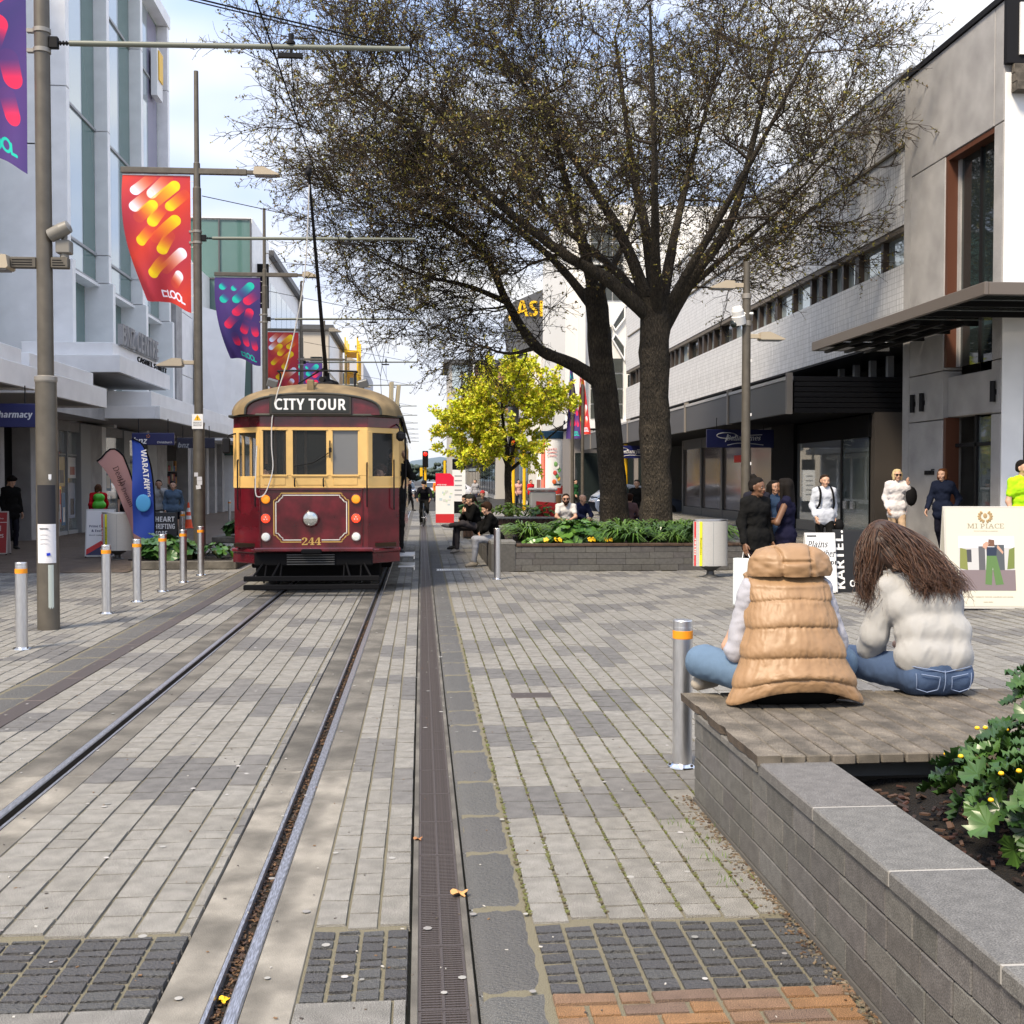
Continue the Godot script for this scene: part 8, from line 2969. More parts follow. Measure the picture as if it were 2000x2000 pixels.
	for q in ["L", "R"]:
		var t: float = {"pants": 1.0, "shorts": 0.5, "skirt": 0.6}[bt[1]]
		var kn: Vector3 = J["hip" + q].lerp(J["kn" + q], minf(t * 1.0, 1.0))
		pb.append([J["hip" + q], kn, 0.088 * w + 0.008, 0.06 * w + 0.01 + (0.02 if t < 1.0 else 0.0)])
		if t >= 1.0:
			pb.append([kn, J["kn" + q].lerp(J["an" + q], 0.93), 0.06 * w + 0.008, 0.046 * w + 0.008])
		if bt[1] == "skirt":
			pb.append([J.hipL.lerp(J.hipR, 0.5), J["knL"].lerp(J["knR"], 0.5) + Vector3(0, -0.05, 0), 0.12 * w, 0.13 * w])
	var pm := B.new()
	pm.col = bt[0]
	surface(pm, pb, cell, 0.03, wr, 0.012)
	part("skirt" if bt[1] == "skirt" else "trousers", pm, mats["cloth"], o)
	var tp: Array = s.get("top", [Color(0.3, 0.3, 0.3), 2])
	var tb: Array = torso.call(e)
	var pd: Vector3 = (J.pelvis - J.neck).normalized()
	var drop: float = tp[2] if tp.size() > 2 else 0.06
	tb.append([J.pelvis - lat * 0.07 * w, J.pelvis + lat * 0.07 * w, 0.118 * w + e, 0.118 * w + e])
	tb.append([J.pelvis + pd * drop - lat * 0.075 * w, J.pelvis + pd * drop + lat * 0.075 * w, 0.11 * w + e, 0.11 * w + e])
	for q in ["L", "R"]:
		if tp[1] > 0:
			tb.append([J["sh" + q], J["sh" + q].lerp(J["el" + q], 1.0 if tp[1] == 2 else 0.6), 0.052 * w + e, 0.046 * w + e])
		if tp[1] == 2:
			tb.append([J["el" + q], J["el" + q].lerp(J["wr" + q], 0.93), 0.045 * w + e, 0.036 * w + e])
	var tm := B.new()
	tm.col = tp[0]
	surface(tm, tb, cell, 0.035, wr, 0.016)
	part("top", tm, mats["cloth"], o)
	if s.has("front"):
		var fm := B.new()
		fm.col = s.front
		var fwd := lat.cross(pd).normalized()
		var n1: Vector3 = J.neck.lerp(J.pelvis, 0.12) + fwd * (0.075 * w + e)
		var n2: Vector3 = J.neck.lerp(J.pelvis, 0.45) + fwd * (0.098 * w + e)
		var n3: Vector3 = J.pelvis + fwd * (0.09 * w + e)
		surface(fm, [[n1, n2, 0.045, 0.05], [n2, n3, 0.05, 0.052]], 0.014, 0.03)
		part("shirt_front", fm, mats["cloth"], o)
	var sb := B.new()
	sb.col = s.get("shoes", Color(0.03, 0.03, 0.03))
	var sbn := []
	for q in ["L", "R"]:
		var a: Vector3 = J["an" + q]
		var sh: Vector3 = (J["an" + q] - J["kn" + q]).normalized()
		var fd: Vector3 = s.get("toe" + q, Vector3(0, -0.16, 1).normalized() if absf(sh.y) > 0.5 else Vector3(0, 0.8, 0.5))
		sbn.append([a + sh * 0.035 - fd * 0.04, a + sh * 0.035 + fd * 0.09, 0.04, 0.038])
		sbn.append([a + sh * 0.035 + fd * 0.05, a + sh * 0.04 + fd * 0.15, 0.04, 0.03])
		sbn.append([a + Vector3(0, 0.02, 0), a + sh * 0.03, 0.042, 0.04])
	surface(sb, sbn, minf(cell, 0.018), 0.02)
	part("shoes", sb, mats["vertex"], o)
	return o


func sit(x_knee := 0.12, seat := 0.5, lean := 0.1) -> Dictionary:
	var y := seat + 0.1
	return {"pelvis": Vector3(0, y, 0), "neck": Vector3(0, y + 0.47, lean), "head": Vector3(0, y + 0.6, lean + 0.06), "shL": Vector3(0.17, y + 0.43, lean), "shR": Vector3(-0.17, y + 0.43, lean), "elL": Vector3(0.22, y + 0.2, lean + 0.12), "elR": Vector3(-0.22, y + 0.2, lean + 0.12), "wrL": Vector3(0.07, y + 0.12, 0.34), "wrR": Vector3(-0.07, y + 0.12, 0.34), "hipL": Vector3(0.085, y - 0.01, 0.03), "hipR": Vector3(-0.085, y - 0.01, 0.03), "knL": Vector3(x_knee, y - 0.02, 0.45), "knR": Vector3(-x_knee, y - 0.02, 0.45), "anL": Vector3(x_knee, 0.09, 0.5), "anR": Vector3(-x_knee, 0.09, 0.46)}


func stride(a: float, arm := 0.12) -> Dictionary:
	return {"knL": Vector3(0.09, 0.5, 0.1 * a + 0.06), "anL": Vector3(0.09, 0.09, 0.22 * a), "knR": Vector3(-0.09, 0.5, -0.05 * a + 0.03), "anR": Vector3(-0.09, 0.11, -0.24 * a), "elL": Vector3(0.23, 1.11, -0.08 - arm), "wrL": Vector3(0.22, 0.88, -arm * 0.6), "elR": Vector3(-0.23, 1.11, arm - 0.06), "wrR": Vector3(-0.21, 0.9, 0.06 + arm * 1.4)}


func build_people() -> void:
	vest_woman()
	shirt_woman()
	var pale := Color(0.55, 0.33, 0.23)
	var brown := Color(0.16, 0.075, 0.042)
	var dk := Color(0.012, 0.01, 0.009)
	var y := func(x, z): return Vector3(x, ground_y(x, z), z)
	var o := person("woman in black blazer and pink top, hair in a bun, holding a white bag", y.call(4.42, -14.8), 0.45, {"h": 1.72, "cell": 0.014, "skin": brown, "hair": ["bun", dk], "top": [Color(0.012, 0.012, 0.014), 2, 0.14], "front": Color(0.5, 0.3, 0.28), "bottom": [Color(0.01, 0.01, 0.012), "pants"], "look": 0.35, "J": {"wrR": Vector3(-0.25, 0.86, 0.06)}})
	var bg := B.new()
	bg.box(rot(-0.25, 0.36, 0.1, 0, 0.3, 0), Vector3(0.12, 0.62, 0.34), 0.01)
	var bag := part("shopping_bag", bg, flat_mat(Color(0.62, 0.68, 0.7), 0.5), o)
	var bh := B.new()
	bh.tube(smooth_path([Vector3(-0.25, 0.66, 0.02), Vector3(-0.25, 0.8, 0.07), Vector3(-0.25, 0.66, 0.18)], 4), [0.006], 5)
	part("handle", bh, mats["white"], bag)
	person("woman with long black hair in a sleeveless navy dress, arms folded, back half turned", y.call(4.88, -14.95), -1.95, {"h": 1.72, "cell": 0.014, "skin": brown, "hair": ["long", dk], "top": [Color(0.012, 0.012, 0.03), 0, 0.12], "bottom": [Color(0.012, 0.012, 0.028), "skirt"], "look": -0.3, "J": {"elL": Vector3(0.26, 1.12, 0.1), "wrL": Vector3(0.0, 1.12, 0.24), "elR": Vector3(-0.26, 1.12, 0.1), "wrR": Vector3(0.04, 1.16, 0.22)}})
	o = person("woman in pale grey-blue sweater with dark backpack straps walking to the viewer", y.call(7.7, -21.3), 0.0, {"h": 1.7, "skin": pale, "hair": ["short", Color(0.03, 0.018, 0.012)], "top": [Color(0.5, 0.53, 0.6), 2, 0.1], "bottom": [Color(0.012, 0.012, 0.014), "pants"], "J": stride(0.6, 0.03)})
	var sp := B.new()
	for sx: float in [-1.0, 1.0]:
		sp.tube(smooth_path([Vector3(sx * 0.1, 1.45, -0.1), Vector3(sx * 0.115, 1.47, 0.0), Vector3(sx * 0.12, 1.36, 0.125), Vector3(sx * 0.14, 1.15, 0.14), Vector3(sx * 0.16, 1.05, 0.05)], 4), [0.022], 6, true, 0.4)
	sp.box(at(0, 1.2, -0.2), Vector3(0.3, 0.45, 0.16), 0.05)
	part("backpack", sp, mats["black"], o)
	var hb := B.new()
	hb.ball(Vector3(0.27, 0.72, 0.05), Vector3(0.1, 0.13, 0.1), 10)
	part("handbag", hb, mats["black"], o)
	o = person("blonde woman in a white blouse and beige trousers with sunglasses by the pale pillar", y.call(9.6, -22.4), -0.1, {"h": 1.68, "skin": pale, "glasses": 1, "hair": ["bob", Color(0.5, 0.4, 0.22)], "top": [Color(0.62, 0.6, 0.62), 2, 0.16], "bottom": [Color(0.47, 0.34, 0.23), "pants"], "shoes": Color(0.4, 0.3, 0.2), "J": stride(0.4, 0.02).merged({"elL": Vector3(0.27, 1.14, 0.02), "wrL": Vector3(0.2, 1.36, 0.1)}, true)})
	hb = B.new()
	hb.ball(Vector3(0.27, 1.13, 0.08), Vector3(0.12, 0.2, 0.08), 10)
	part("handbag", hb, mats["black"], o)
	person("woman in a dark jacket and bright blue top coming out of the timber doorway", y.call(10.0, -21.2), -0.9, {"h": 1.66, "skin": pale, "hair": ["bob", Color(0.09, 0.035, 0.015)], "top": [Color(0.012, 0.016, 0.035), 2, 0.14], "front": Color(0.02, 0.06, 0.5), "bottom": [Color(0.012, 0.012, 0.02), "pants"], "J": stride(0.8)})
	person("person in a lime hi-vis vest cut off by the right edge", y.call(9.02, -16.5), 0.3, {"h": 1.8, "skin": pale, "hair": ["short", dk], "top": [Color(0.4, 0.75, 0.02), 1, 0.12], "bottom": [Color(0.5, 0.5, 0.5), "pants"]})
	person("dark-haired man behind the lamp post, only his head showing", y.call(5.75, -19.2), 0.2, {"h": 1.74, "skin": Color(0.3, 0.16, 0.1), "hair": ["short", dk], "top": [Color(0.02, 0.02, 0.03), 2]})
	person("woman in a dark denim jacket and grey shirt behind the pair in dark clothes", y.call(6.1, -19.4), 0.3, {"h": 1.68, "skin": Color(0.36, 0.2, 0.13), "hair": ["long", dk], "top": [Color(0.03, 0.05, 0.09), 2], "front": Color(0.42, 0.44, 0.5), "bottom": [Color(0.02, 0.025, 0.05), "pants"]})
	person("boy in a black sweatshirt and grey jeans sitting on the end of the long planter", Vector3(1.48, 0, -22.3), -PI / 2 + 0.12, {"h": 1.62, "cell": 0.016, "skin": pale, "hair": ["fluffy", Color(0.03, 0.016, 0.01)], "top": [Color(0.01, 0.01, 0.011), 2], "bottom": [Color(0.27, 0.28, 0.31), "pants"], "shoes": Color(0.3, 0.26, 0.2), "nod": 0.25, "J": sit(0.09, 0.48, 0.16)})
	var cr := sit(0.1, 0.5, 0.12)
	cr.merge({"knL": Vector3(0.16, 0.68, 0.4), "anL": Vector3(-0.1, 0.62, 0.62), "wrL": Vector3(0.06, 0.92, 0.3), "wrR": Vector3(-0.06, 0.9, 0.32)}, true)
	person("man in a dark cap and black sweatshirt with crossed legs, looking at his phone", Vector3(1.3, 0, -26.3), -PI / 2 + 0.2, {"h": 1.74, "skin": pale, "hair": ["cap", Color(0.03, 0.032, 0.028)], "under_hair": ["pony", Color(0.02, 0.014, 0.01)], "top": [Color(0.01, 0.01, 0.011), 2], "bottom": [Color(0.05, 0.045, 0.05), "pants"], "shoes": Color(0.2, 0.19, 0.18), "nod": 0.35, "J": cr, "toeL": Vector3(-0.4, 0.1, 0.9)})
	person("dark-haired man sitting behind the capped man", Vector3(1.3, 0, -27.9), -PI / 2, {"h": 1.72, "skin": pale, "hair": ["short", dk], "top": [Color(0.012, 0.012, 0.014), 2], "nod": 0.35, "J": sit(0.12, 0.5, 0.15)})
	person("bearded man in sunglasses and a pale shirt sitting among the planter leaves", Vector3(3.42, 0, -26.9), -0.1, {"h": 1.76, "skin": Color(0.5, 0.29, 0.2), "hair": ["short", Color(0.02, 0.013, 0.01)], "beard": Color(0.025, 0.014, 0.01), "glasses": 1, "top": [Color(0.62, 0.61, 0.6), 1], "bottom": [Color(0.2, 0.19, 0.17), "pants"], "J": sit(0.16, 0.5, 0.16)})
	var back := [["elderly man in a white shirt sitting right of the second trunk", 5.05, -30.0, Color(0.7, 0.7, 0.72), "short", Color(0.4, 0.38, 0.36), 0.6, true], ["woman with dark curly hair in a floral top sitting behind the strap leaves", 5.3, -29.0, Color(0.2, 0.12, 0.12), "fluffy", Color(0.04, 0.018, 0.012), 2.6, true], ["girl with long brown hair, back turned, sitting in front of the yellow pole", 6.3, -30.0, Color(0.6, 0.58, 0.58), "long", Color(0.06, 0.03, 0.018), PI, true], ["man in a black T-shirt standing left of the big trunk", 6.2, -32.5, Color(0.012, 0.012, 0.012), "short", dk, -0.4, false], ["girl in a white spotted top beside the big trunk", 6.15, -29.2, Color(0.62, 0.6, 0.6), "long", dk, -0.6, true], ["balding man in a navy T-shirt behind the bearded man", 4.05, -28.9, Color(0.02, 0.025, 0.06), "", dk, 0.5, true], ["person in grey with a red cap sitting behind the hebe mounds", 2.05, -38.5, Color(0.1, 0.1, 0.1), "cap", Color(0.5, 0.03, 0.03), 0.1, true]]
	for e in back:
		var d := {"cell": 0.024, "skin": pale, "top": [e[3], 1 if not e[7] else 2], "bottom": [Color(0.03, 0.04, 0.08), "pants"]}
		if e[4]:
			d["hair"] = [e[4], e[5]]
		if e[7]:
			d["J"] = sit(0.13, 0.5, 0.05)
		person(e[0], Vector3(e[1], 0, e[2]), e[6], d)
	var cy := {"pelvis": Vector3(0, 0.95, -0.24), "neck": Vector3(0, 1.38, 0.02), "head": Vector3(0, 1.51, 0.1), "shL": Vector3(0.17, 1.34, 0.0), "shR": Vector3(-0.17, 1.34, 0.0), "elL": Vector3(0.26, 1.14, 0.12), "elR": Vector3(-0.26, 1.14, 0.12), "wrL": Vector3(0.24, 1.0, 0.3), "wrR": Vector3(-0.24, 1.0, 0.3), "hipL": Vector3(0.085, 0.92, -0.22), "hipR": Vector3(-0.085, 0.92, -0.22), "knL": Vector3(0.11, 0.6, 0.14), "knR": Vector3(-0.11, 0.52, 0.08), "anL": Vector3(0.12, 0.5, -0.04), "anR": Vector3(-0.12, 0.14, -0.04)}
	person("cyclist in black with a dark helmet riding towards the viewer right of the tram", Vector3(0.1, 0, -41.6), -0.06, {"h": 1.72, "cell": 0.024, "skin": pale, "hair": ["helmet", Color(0.015, 0.015, 0.017)], "top": [Color(0.015, 0.015, 0.016), 2], "bottom": [Color(0.012, 0.012, 0.014), "pants"], "J": cy})
	bicycle("dark bicycle with blue handlebar ends ridden by the cyclist in black", Vector3(0.1, 0, -41.6), -0.06, Color(0.03, 0.05, 0.09))
	for e in [["person in black walking across the street end beside the tram", -0.65, -62.0, Color(0.015, 0.015, 0.016), 1.3, Color(0.02, 0.02, 0.02)], ["woman in white under the young tree, left of a pair", 5.2, -66.0, Color(0.65, 0.62, 0.62), 0.3, Color(0.08, 0.12, 0.25)], ["woman in a pink top walking beside the woman in white", 5.65, -66.3, Color(0.6, 0.35, 0.32), 0.2, Color(0.05, 0.06, 0.1)], ["woman in a red jacket walking right of the young tree", 6.35, -66.0, Color(0.6, 0.02, 0.03), 0.5, Color(0.02, 0.03, 0.03)], ["person in grey walking near the information pillar", 3.3, -70.0, Color(0.3, 0.3, 0.32), -0.4, Color(0.03, 0.03, 0.05)], ["person in dark green by the far shopfront", 8.2, -60.5, Color(0.03, 0.1, 0.04), 0.6, Color(0.02, 0.02, 0.02)], ["person in an orange vest far off near the signals", 1.1, -84.0, Color(0.7, 0.2, 0.03), 0.2, Color(0.03, 0.03, 0.05)]]:
		person(e[0], Vector3(e[1], 0, e[2]), e[4], {"cell": 0.03, "skin": pale, "hair": ["short", dk], "top": [e[3], 2], "bottom": [e[5], "pants"], "J": stride(0.8)})
	o = person("person in a red jacket with a lime green backpack walking away by the shops", Vector3(-8.68, 0, -31.5), PI + 0.35, {"h": 1.58, "skin": pale, "hair": ["bob", Color(0.1, 0.05, 0.03)], "top": [Color(0.42, 0.015, 0.02), 2, 0.16], "bottom": [Color(0.012, 0.015, 0.03), "pants"], "J": stride(0.5)})
	var gp := B.new()
	surface(gp, [[Vector3(-0.07, 1.02, -0.19), Vector3(0.07, 1.02, -0.19), 0.11, 0.11], [Vector3(-0.04, 1.22, -0.17), Vector3(0.04, 1.22, -0.17), 0.11, 0.11]], 0.02, 0.05)
	part("backpack", gp, flat_mat(Color(0.08, 0.5, 0.03), 0.5), o)
	person("man in a grey sweater holding his hand to his mouth, right of the flags", Vector3(-7.15, 0, -31.8), 0.15, {"h": 1.7, "skin": Color(0.36, 0.2, 0.13), "hair": ["short", dk], "top": [Color(0.3, 0.3, 0.3), 2], "bottom": [Color(0.012, 0.012, 0.014), "pants"], "wide": 1.08, "J": {"elL": Vector3(0.25, 1.12, 0.1), "wrL": Vector3(0.06, 1.42, 0.16)}})
	person("person in a denim jacket and black shorts walking right of the grey sweater", Vector3(-6.68, 0, -31.4), 0.1, {"h": 1.66, "skin": pale, "hair": ["short", dk], "top": [Color(0.09, 0.13, 0.19), 2, 0.02], "front": Color(0.02, 0.02, 0.025), "bottom": [Color(0.01, 0.01, 0.012), "shorts"], "J": stride(0.5, 0.03)})
	person("man in a black jacket looking down beside the pharmacy door at the left edge", Vector3(-9.95, 0, -28.6), 0.9, {"h": 1.78, "skin": pale, "hair": ["fluffy", dk], "top": [Color(0.012, 0.012, 0.013), 2, 0.16], "nod": 0.5})
	person("dark figure half hidden behind the rose brown flag", Vector3(-8.2, 0, -32.6), 0.2, {"h": 1.66, "skin": pale, "hair": ["long", dk], "top": [Color(0.012, 0.012, 0.013), 1]})
	var st := sit(0.1, 1.1, 0.05)
	for k in ["anL", "anR"]:
		st[k] = Vector3(st[k].x, 0.85, st[k].z)
	person("tram driver in dark clothes behind the left corner window", Vector3(-2.42, 0, -18.0), 0.35, {"cell": 0.02, "skin": pale, "hair": ["cap", dk], "top": [Color(0.012, 0.012, 0.016), 2], "J": st})
	person("passenger behind the right corner window of the tram, facing left", Vector3(-0.85, 0, -18.15), -0.8, {"cell": 0.02, "skin": Color(0.36, 0.2, 0.13), "hair": ["short", dk], "top": [Color(0.03, 0.04, 0.07), 2], "J": st})
	person("second passenger at the right corner window, nearer the side", Vector3(-0.6, 0, -18.4), -0.5, {"cell": 0.02, "skin": pale, "hair": ["fluffy", Color(0.06, 0.03, 0.02)], "top": [Color(0.1, 0.13, 0.2), 2], "J": st})
	person("person in black leaning out of the tram's right side door", Vector3(-0.44, 0.5, -18.5), 0.4, {"cell": 0.02, "h": 1.7, "skin": pale, "hair": ["short", dk], "top": [Color(0.012, 0.012, 0.014), 2], "bottom": [Color(0.012, 0.012, 0.014), "pants"], "J": {"elL": Vector3(0.25, 1.25, 0.15), "wrL": Vector3(0.12, 1.5, 0.2)}})


func vest_woman() -> void:
	var o := thing("person", "seated person in a tan quilted vest with the hood hanging, back to the viewer", "person", Vector3(1.935, 0.53, -5.78))
	var nz := FastNoiseLite.new()
	nz.frequency = 5.0
	nz.fractal_octaves = 3
	var b := B.new()
	b.col = Color(0.5, 0.3, 0.2)
	surface(b, [[Vector3(0, 0.1, -0.04), Vector3(0, 0.35, -0.1), 0.1, 0.09], [Vector3(0, 0.35, -0.1), Vector3(0, 0.58, -0.2), 0.1, 0.08], [Vector3(0, 0.58, -0.2), Vector3(0, 0.68, -0.3), 0.05, 0.05], [Vector3(-0.18, 0.58, -0.18), Vector3(-0.28, 0.27, -0.24), 0.04, 0.036], [Vector3(-0.28, 0.27, -0.24), Vector3(-0.1, 0.17, -0.45), 0.036, 0.026], [Vector3(0.18, 0.58, -0.18), Vector3(0.28, 0.3, -0.26), 0.04, 0.036], [Vector3(0.28, 0.3, -0.26), Vector3(0.1, 0.19, -0.45), 0.036, 0.026], [Vector3(-0.1, 0.1, -0.06), Vector3(-0.42, 0.19, -0.36), 0.07, 0.05], [Vector3(-0.42, 0.19, -0.36), Vector3(0.02, 0.07, -0.5), 0.05, 0.035], [Vector3(0.1, 0.1, -0.06), Vector3(0.4, 0.17, -0.38), 0.07, 0.05], [Vector3(0.4, 0.17, -0.38), Vector3(-0.02, 0.07, -0.56), 0.05, 0.035]], 0.016, 0.03)
	var hd := B.new()
	hd.add(head_template(), Transform3D(Basis.from_euler(Vector3(1.0, PI, 0)), Vector3(0.02, 0.62, -0.37)))
	for s: float in [-1.0, 1.0]:
		hd.add(hand_template(), Transform3D(Basis.from_euler(Vector3(-1.2, s * 0.4, 0)) * Basis.from_scale(Vector3(s, 1, 1)), Vector3(s * 0.1, 0.18, -0.45)), s < 0)
	hd.c.fill(b.col)
	b.add(hd, Transform3D())
	part("body", b, mat("skin", Color(1, 1, 1), 0.55, 0, {"vc": 1}), o)
	part("hair", hair_template("short").mesh(), flat_mat(Color(0.05, 0.03, 0.02), 0.7), o, Transform3D(Basis.from_euler(Vector3(1.0, PI, 0)), Vector3(0.02, 0.62, -0.37)))
	var j := B.new()
	j.col = Color(0.21, 0.34, 0.52)
	surface(j, [[Vector3(-0.12, 0.11, -0.05), Vector3(-0.4, 0.175, -0.33), 0.1, 0.088], [Vector3(-0.4, 0.175, -0.33), Vector3(-0.02, 0.09, -0.5), 0.085, 0.06], [Vector3(0.12, 0.11, -0.05), Vector3(0.4, 0.15, -0.38), 0.1, 0.082], [Vector3(0.4, 0.15, -0.38), Vector3(0.02, 0.08, -0.56), 0.08, 0.06]], 0.011, 0.04, nz, 0.012, Vector3(1.5, 0.7, 1.5))
	part("jeans", j, mat("denim", Color(1, 1, 1), 0.9, 0, {"vc": 1, "tex": texs["speck"], "tri": 14.0}), o)
	var k := B.new()
	k.col = Color(0.012, 0.012, 0.013)
	surface(k, [[Vector3(-0.17, 0.085, -0.02), Vector3(0.17, 0.085, -0.02), 0.09, 0.09], [Vector3(-0.13, 0.1, -0.1), Vector3(0.13, 0.1, -0.1), 0.1, 0.1]], 0.014, 0.03)
	part("long_shirt", k, mats["cloth"], o)
	var sh := B.new()
	sh.col = Color(0.4, 0.36, 0.3)
	surface(sh, [[Vector3(-0.3, 0.045, -0.5), Vector3(-0.42, 0.05, -0.36), 0.045, 0.04]], 0.012, 0.02)
	part("shoe", sh, mats["vertex"], o)
	var s2 := B.new()
	s2.col = Color(0.52, 0.52, 0.58)
	surface(s2, [[Vector3(-0.19, 0.59, -0.14), Vector3(-0.278, 0.26, -0.13), 0.062, 0.056], [Vector3(-0.278, 0.26, -0.13), Vector3(-0.12, 0.18, -0.43), 0.055, 0.04], [Vector3(0.19, 0.59, -0.14), Vector3(0.278, 0.29, -0.13), 0.062, 0.056], [Vector3(0.278, 0.29, -0.13), Vector3(0.12, 0.2, -0.43), 0.055, 0.04]], 0.01, 0.02, nz, 0.014, Vector3(1, 2.2, 1))
	part("sleeves", s2, mat("knit", Color(1, 1, 1), 0.95, 0, {"vc": 1, "tex": texs["grain"], "tri": 9.0, "bump": texs["grain"], "deep": 0.15}), o)
	var seams := [0.085, 0.235, 0.385, 0.52, 0.645, 0.72]
	var prof := [[0.0, 0.36, 0.15, 0.02], [0.085, 0.325, 0.165, 0.012], [0.235, 0.275, 0.165, -0.02], [0.385, 0.236, 0.165, -0.06], [0.52, 0.218, 0.155, -0.105], [0.6, 0.216, 0.135, -0.14], [0.65, 0.215, 0.11, -0.165], [0.685, 0.16, 0.08, -0.18], [0.7, 0.08, 0.06, -0.2]]
	var nu := 260
	var nv := 130
	var pts := []
	for iv in nv + 1:
		var h := lerpf(0.0, 0.7, float(iv) / nv)
		for iu in nu:
			var a := TAU * iu / nu
			var back := maxf(0.0, sin(a))     # 1 at the middle of the back
			var hs := h - 0.022 * back * back * smoothstep(0.05, 0.3, h) + 0.004 * nz.get_noise_2d(a * 2.0, h * 0.6)
			var p0 := 0
			while p0 < prof.size() - 2 and h > prof[p0 + 1][0]:
				p0 += 1
			var f := clampf((h - prof[p0][0]) / (prof[p0 + 1][0] - prof[p0][0]), 0.0, 1.0)
			f = f * f * (3 - 2 * f)
			var rx := lerpf(prof[p0][1], prof[p0 + 1][1], f)
			var rz := lerpf(prof[p0][2], prof[p0 + 1][2], f)
			var cz := lerpf(prof[p0][3], prof[p0 + 1][3], f)
			var puff := 0.0
			for q in seams.size() - 1:
				if hs >= seams[q] and hs < seams[q + 1]:
					var g: float = (hs - seams[q]) / (seams[q + 1] - seams[q])
					puff = pow(sin(PI * pow(g, 0.85)), 0.65) * lerpf(0.03, 0.014, absf(cos(a)))
					puff += 0.0035 * exp(-minf(g, 1 - g) * 4.0) * nz.get_noise_2d(a * 3.2 + q * 9.0, hs * 2.0)
			if hs < seams[0]:
				puff = 0.009 * pow(sin(PI * clampf(hs / seams[0], 0.0, 1.0)), 0.5)
			puff += 0.012 * nz.get_noise_3d(cos(a) * 0.35, h * 0.5, sin(a) * 0.35) + 0.004 * nz.get_noise_3d(cos(a) * 0.9, h * 3.0, 4.0)
			var side := pow(absf(cos(a)), 3.0)
			var drop := 0.085 * (1.0 - side) * smoothstep(0.25, 0.0, h)
			var x := cos(a) * (rx + puff)
			var z := sin(a) * (rz + puff) + cz
			var yy := h + drop * back - 0.0 * side
			pts.append(Vector3(x, yy + 0.008, z))
	var v := B.new()
	v.grid(pts, nu, false, true)
	var vm := mat("vest_tan", Color(0.33, 0.198, 0.1), 0.5, 0, {"sheen": 0.2, "tex": texs["faint"], "tri": 2.0, "bump": texs["grain"], "deep": 0.03})
	part("vest", v, vm, o)
	var hp := []
	for iv in 41:
		var e := lerpf(-0.3, PI / 2, iv / 40.0)
		for iu in 96:
			var a := TAU * iu / 96
			var back := sin(a)
			var puff := 0.0
			var gore := absf(cos(a)) * cos(e)
			puff -= 0.013 * exp(-pow((gore - 0.36) / 0.035, 2.0)) * (1.0 if back > -0.2 else 0.3)
			puff -= 0.01 * exp(-pow((e - 0.35) / 0.06, 2.0)) * (1.0 if gore < 0.36 else 0.2)
			puff += 0.016 * nz.get_noise_3d(cos(a) * cos(e) * 0.2, sin(e) * 0.2, sin(a) * 0.2 + 7.0)
			var rr := 1.0 + puff / 0.14
			hp.append(Vector3(0.015 + cos(a) * pow(cos(e), 0.75) * 0.222 * rr, 0.7 + sin(e) * 0.128 * rr, -0.14 + sin(a) * pow(cos(e), 0.75) * 0.155 * rr))
	var hm := B.new()
	hm.grid(hp, 96, false, true)
	part("hood", hm, vm, o)


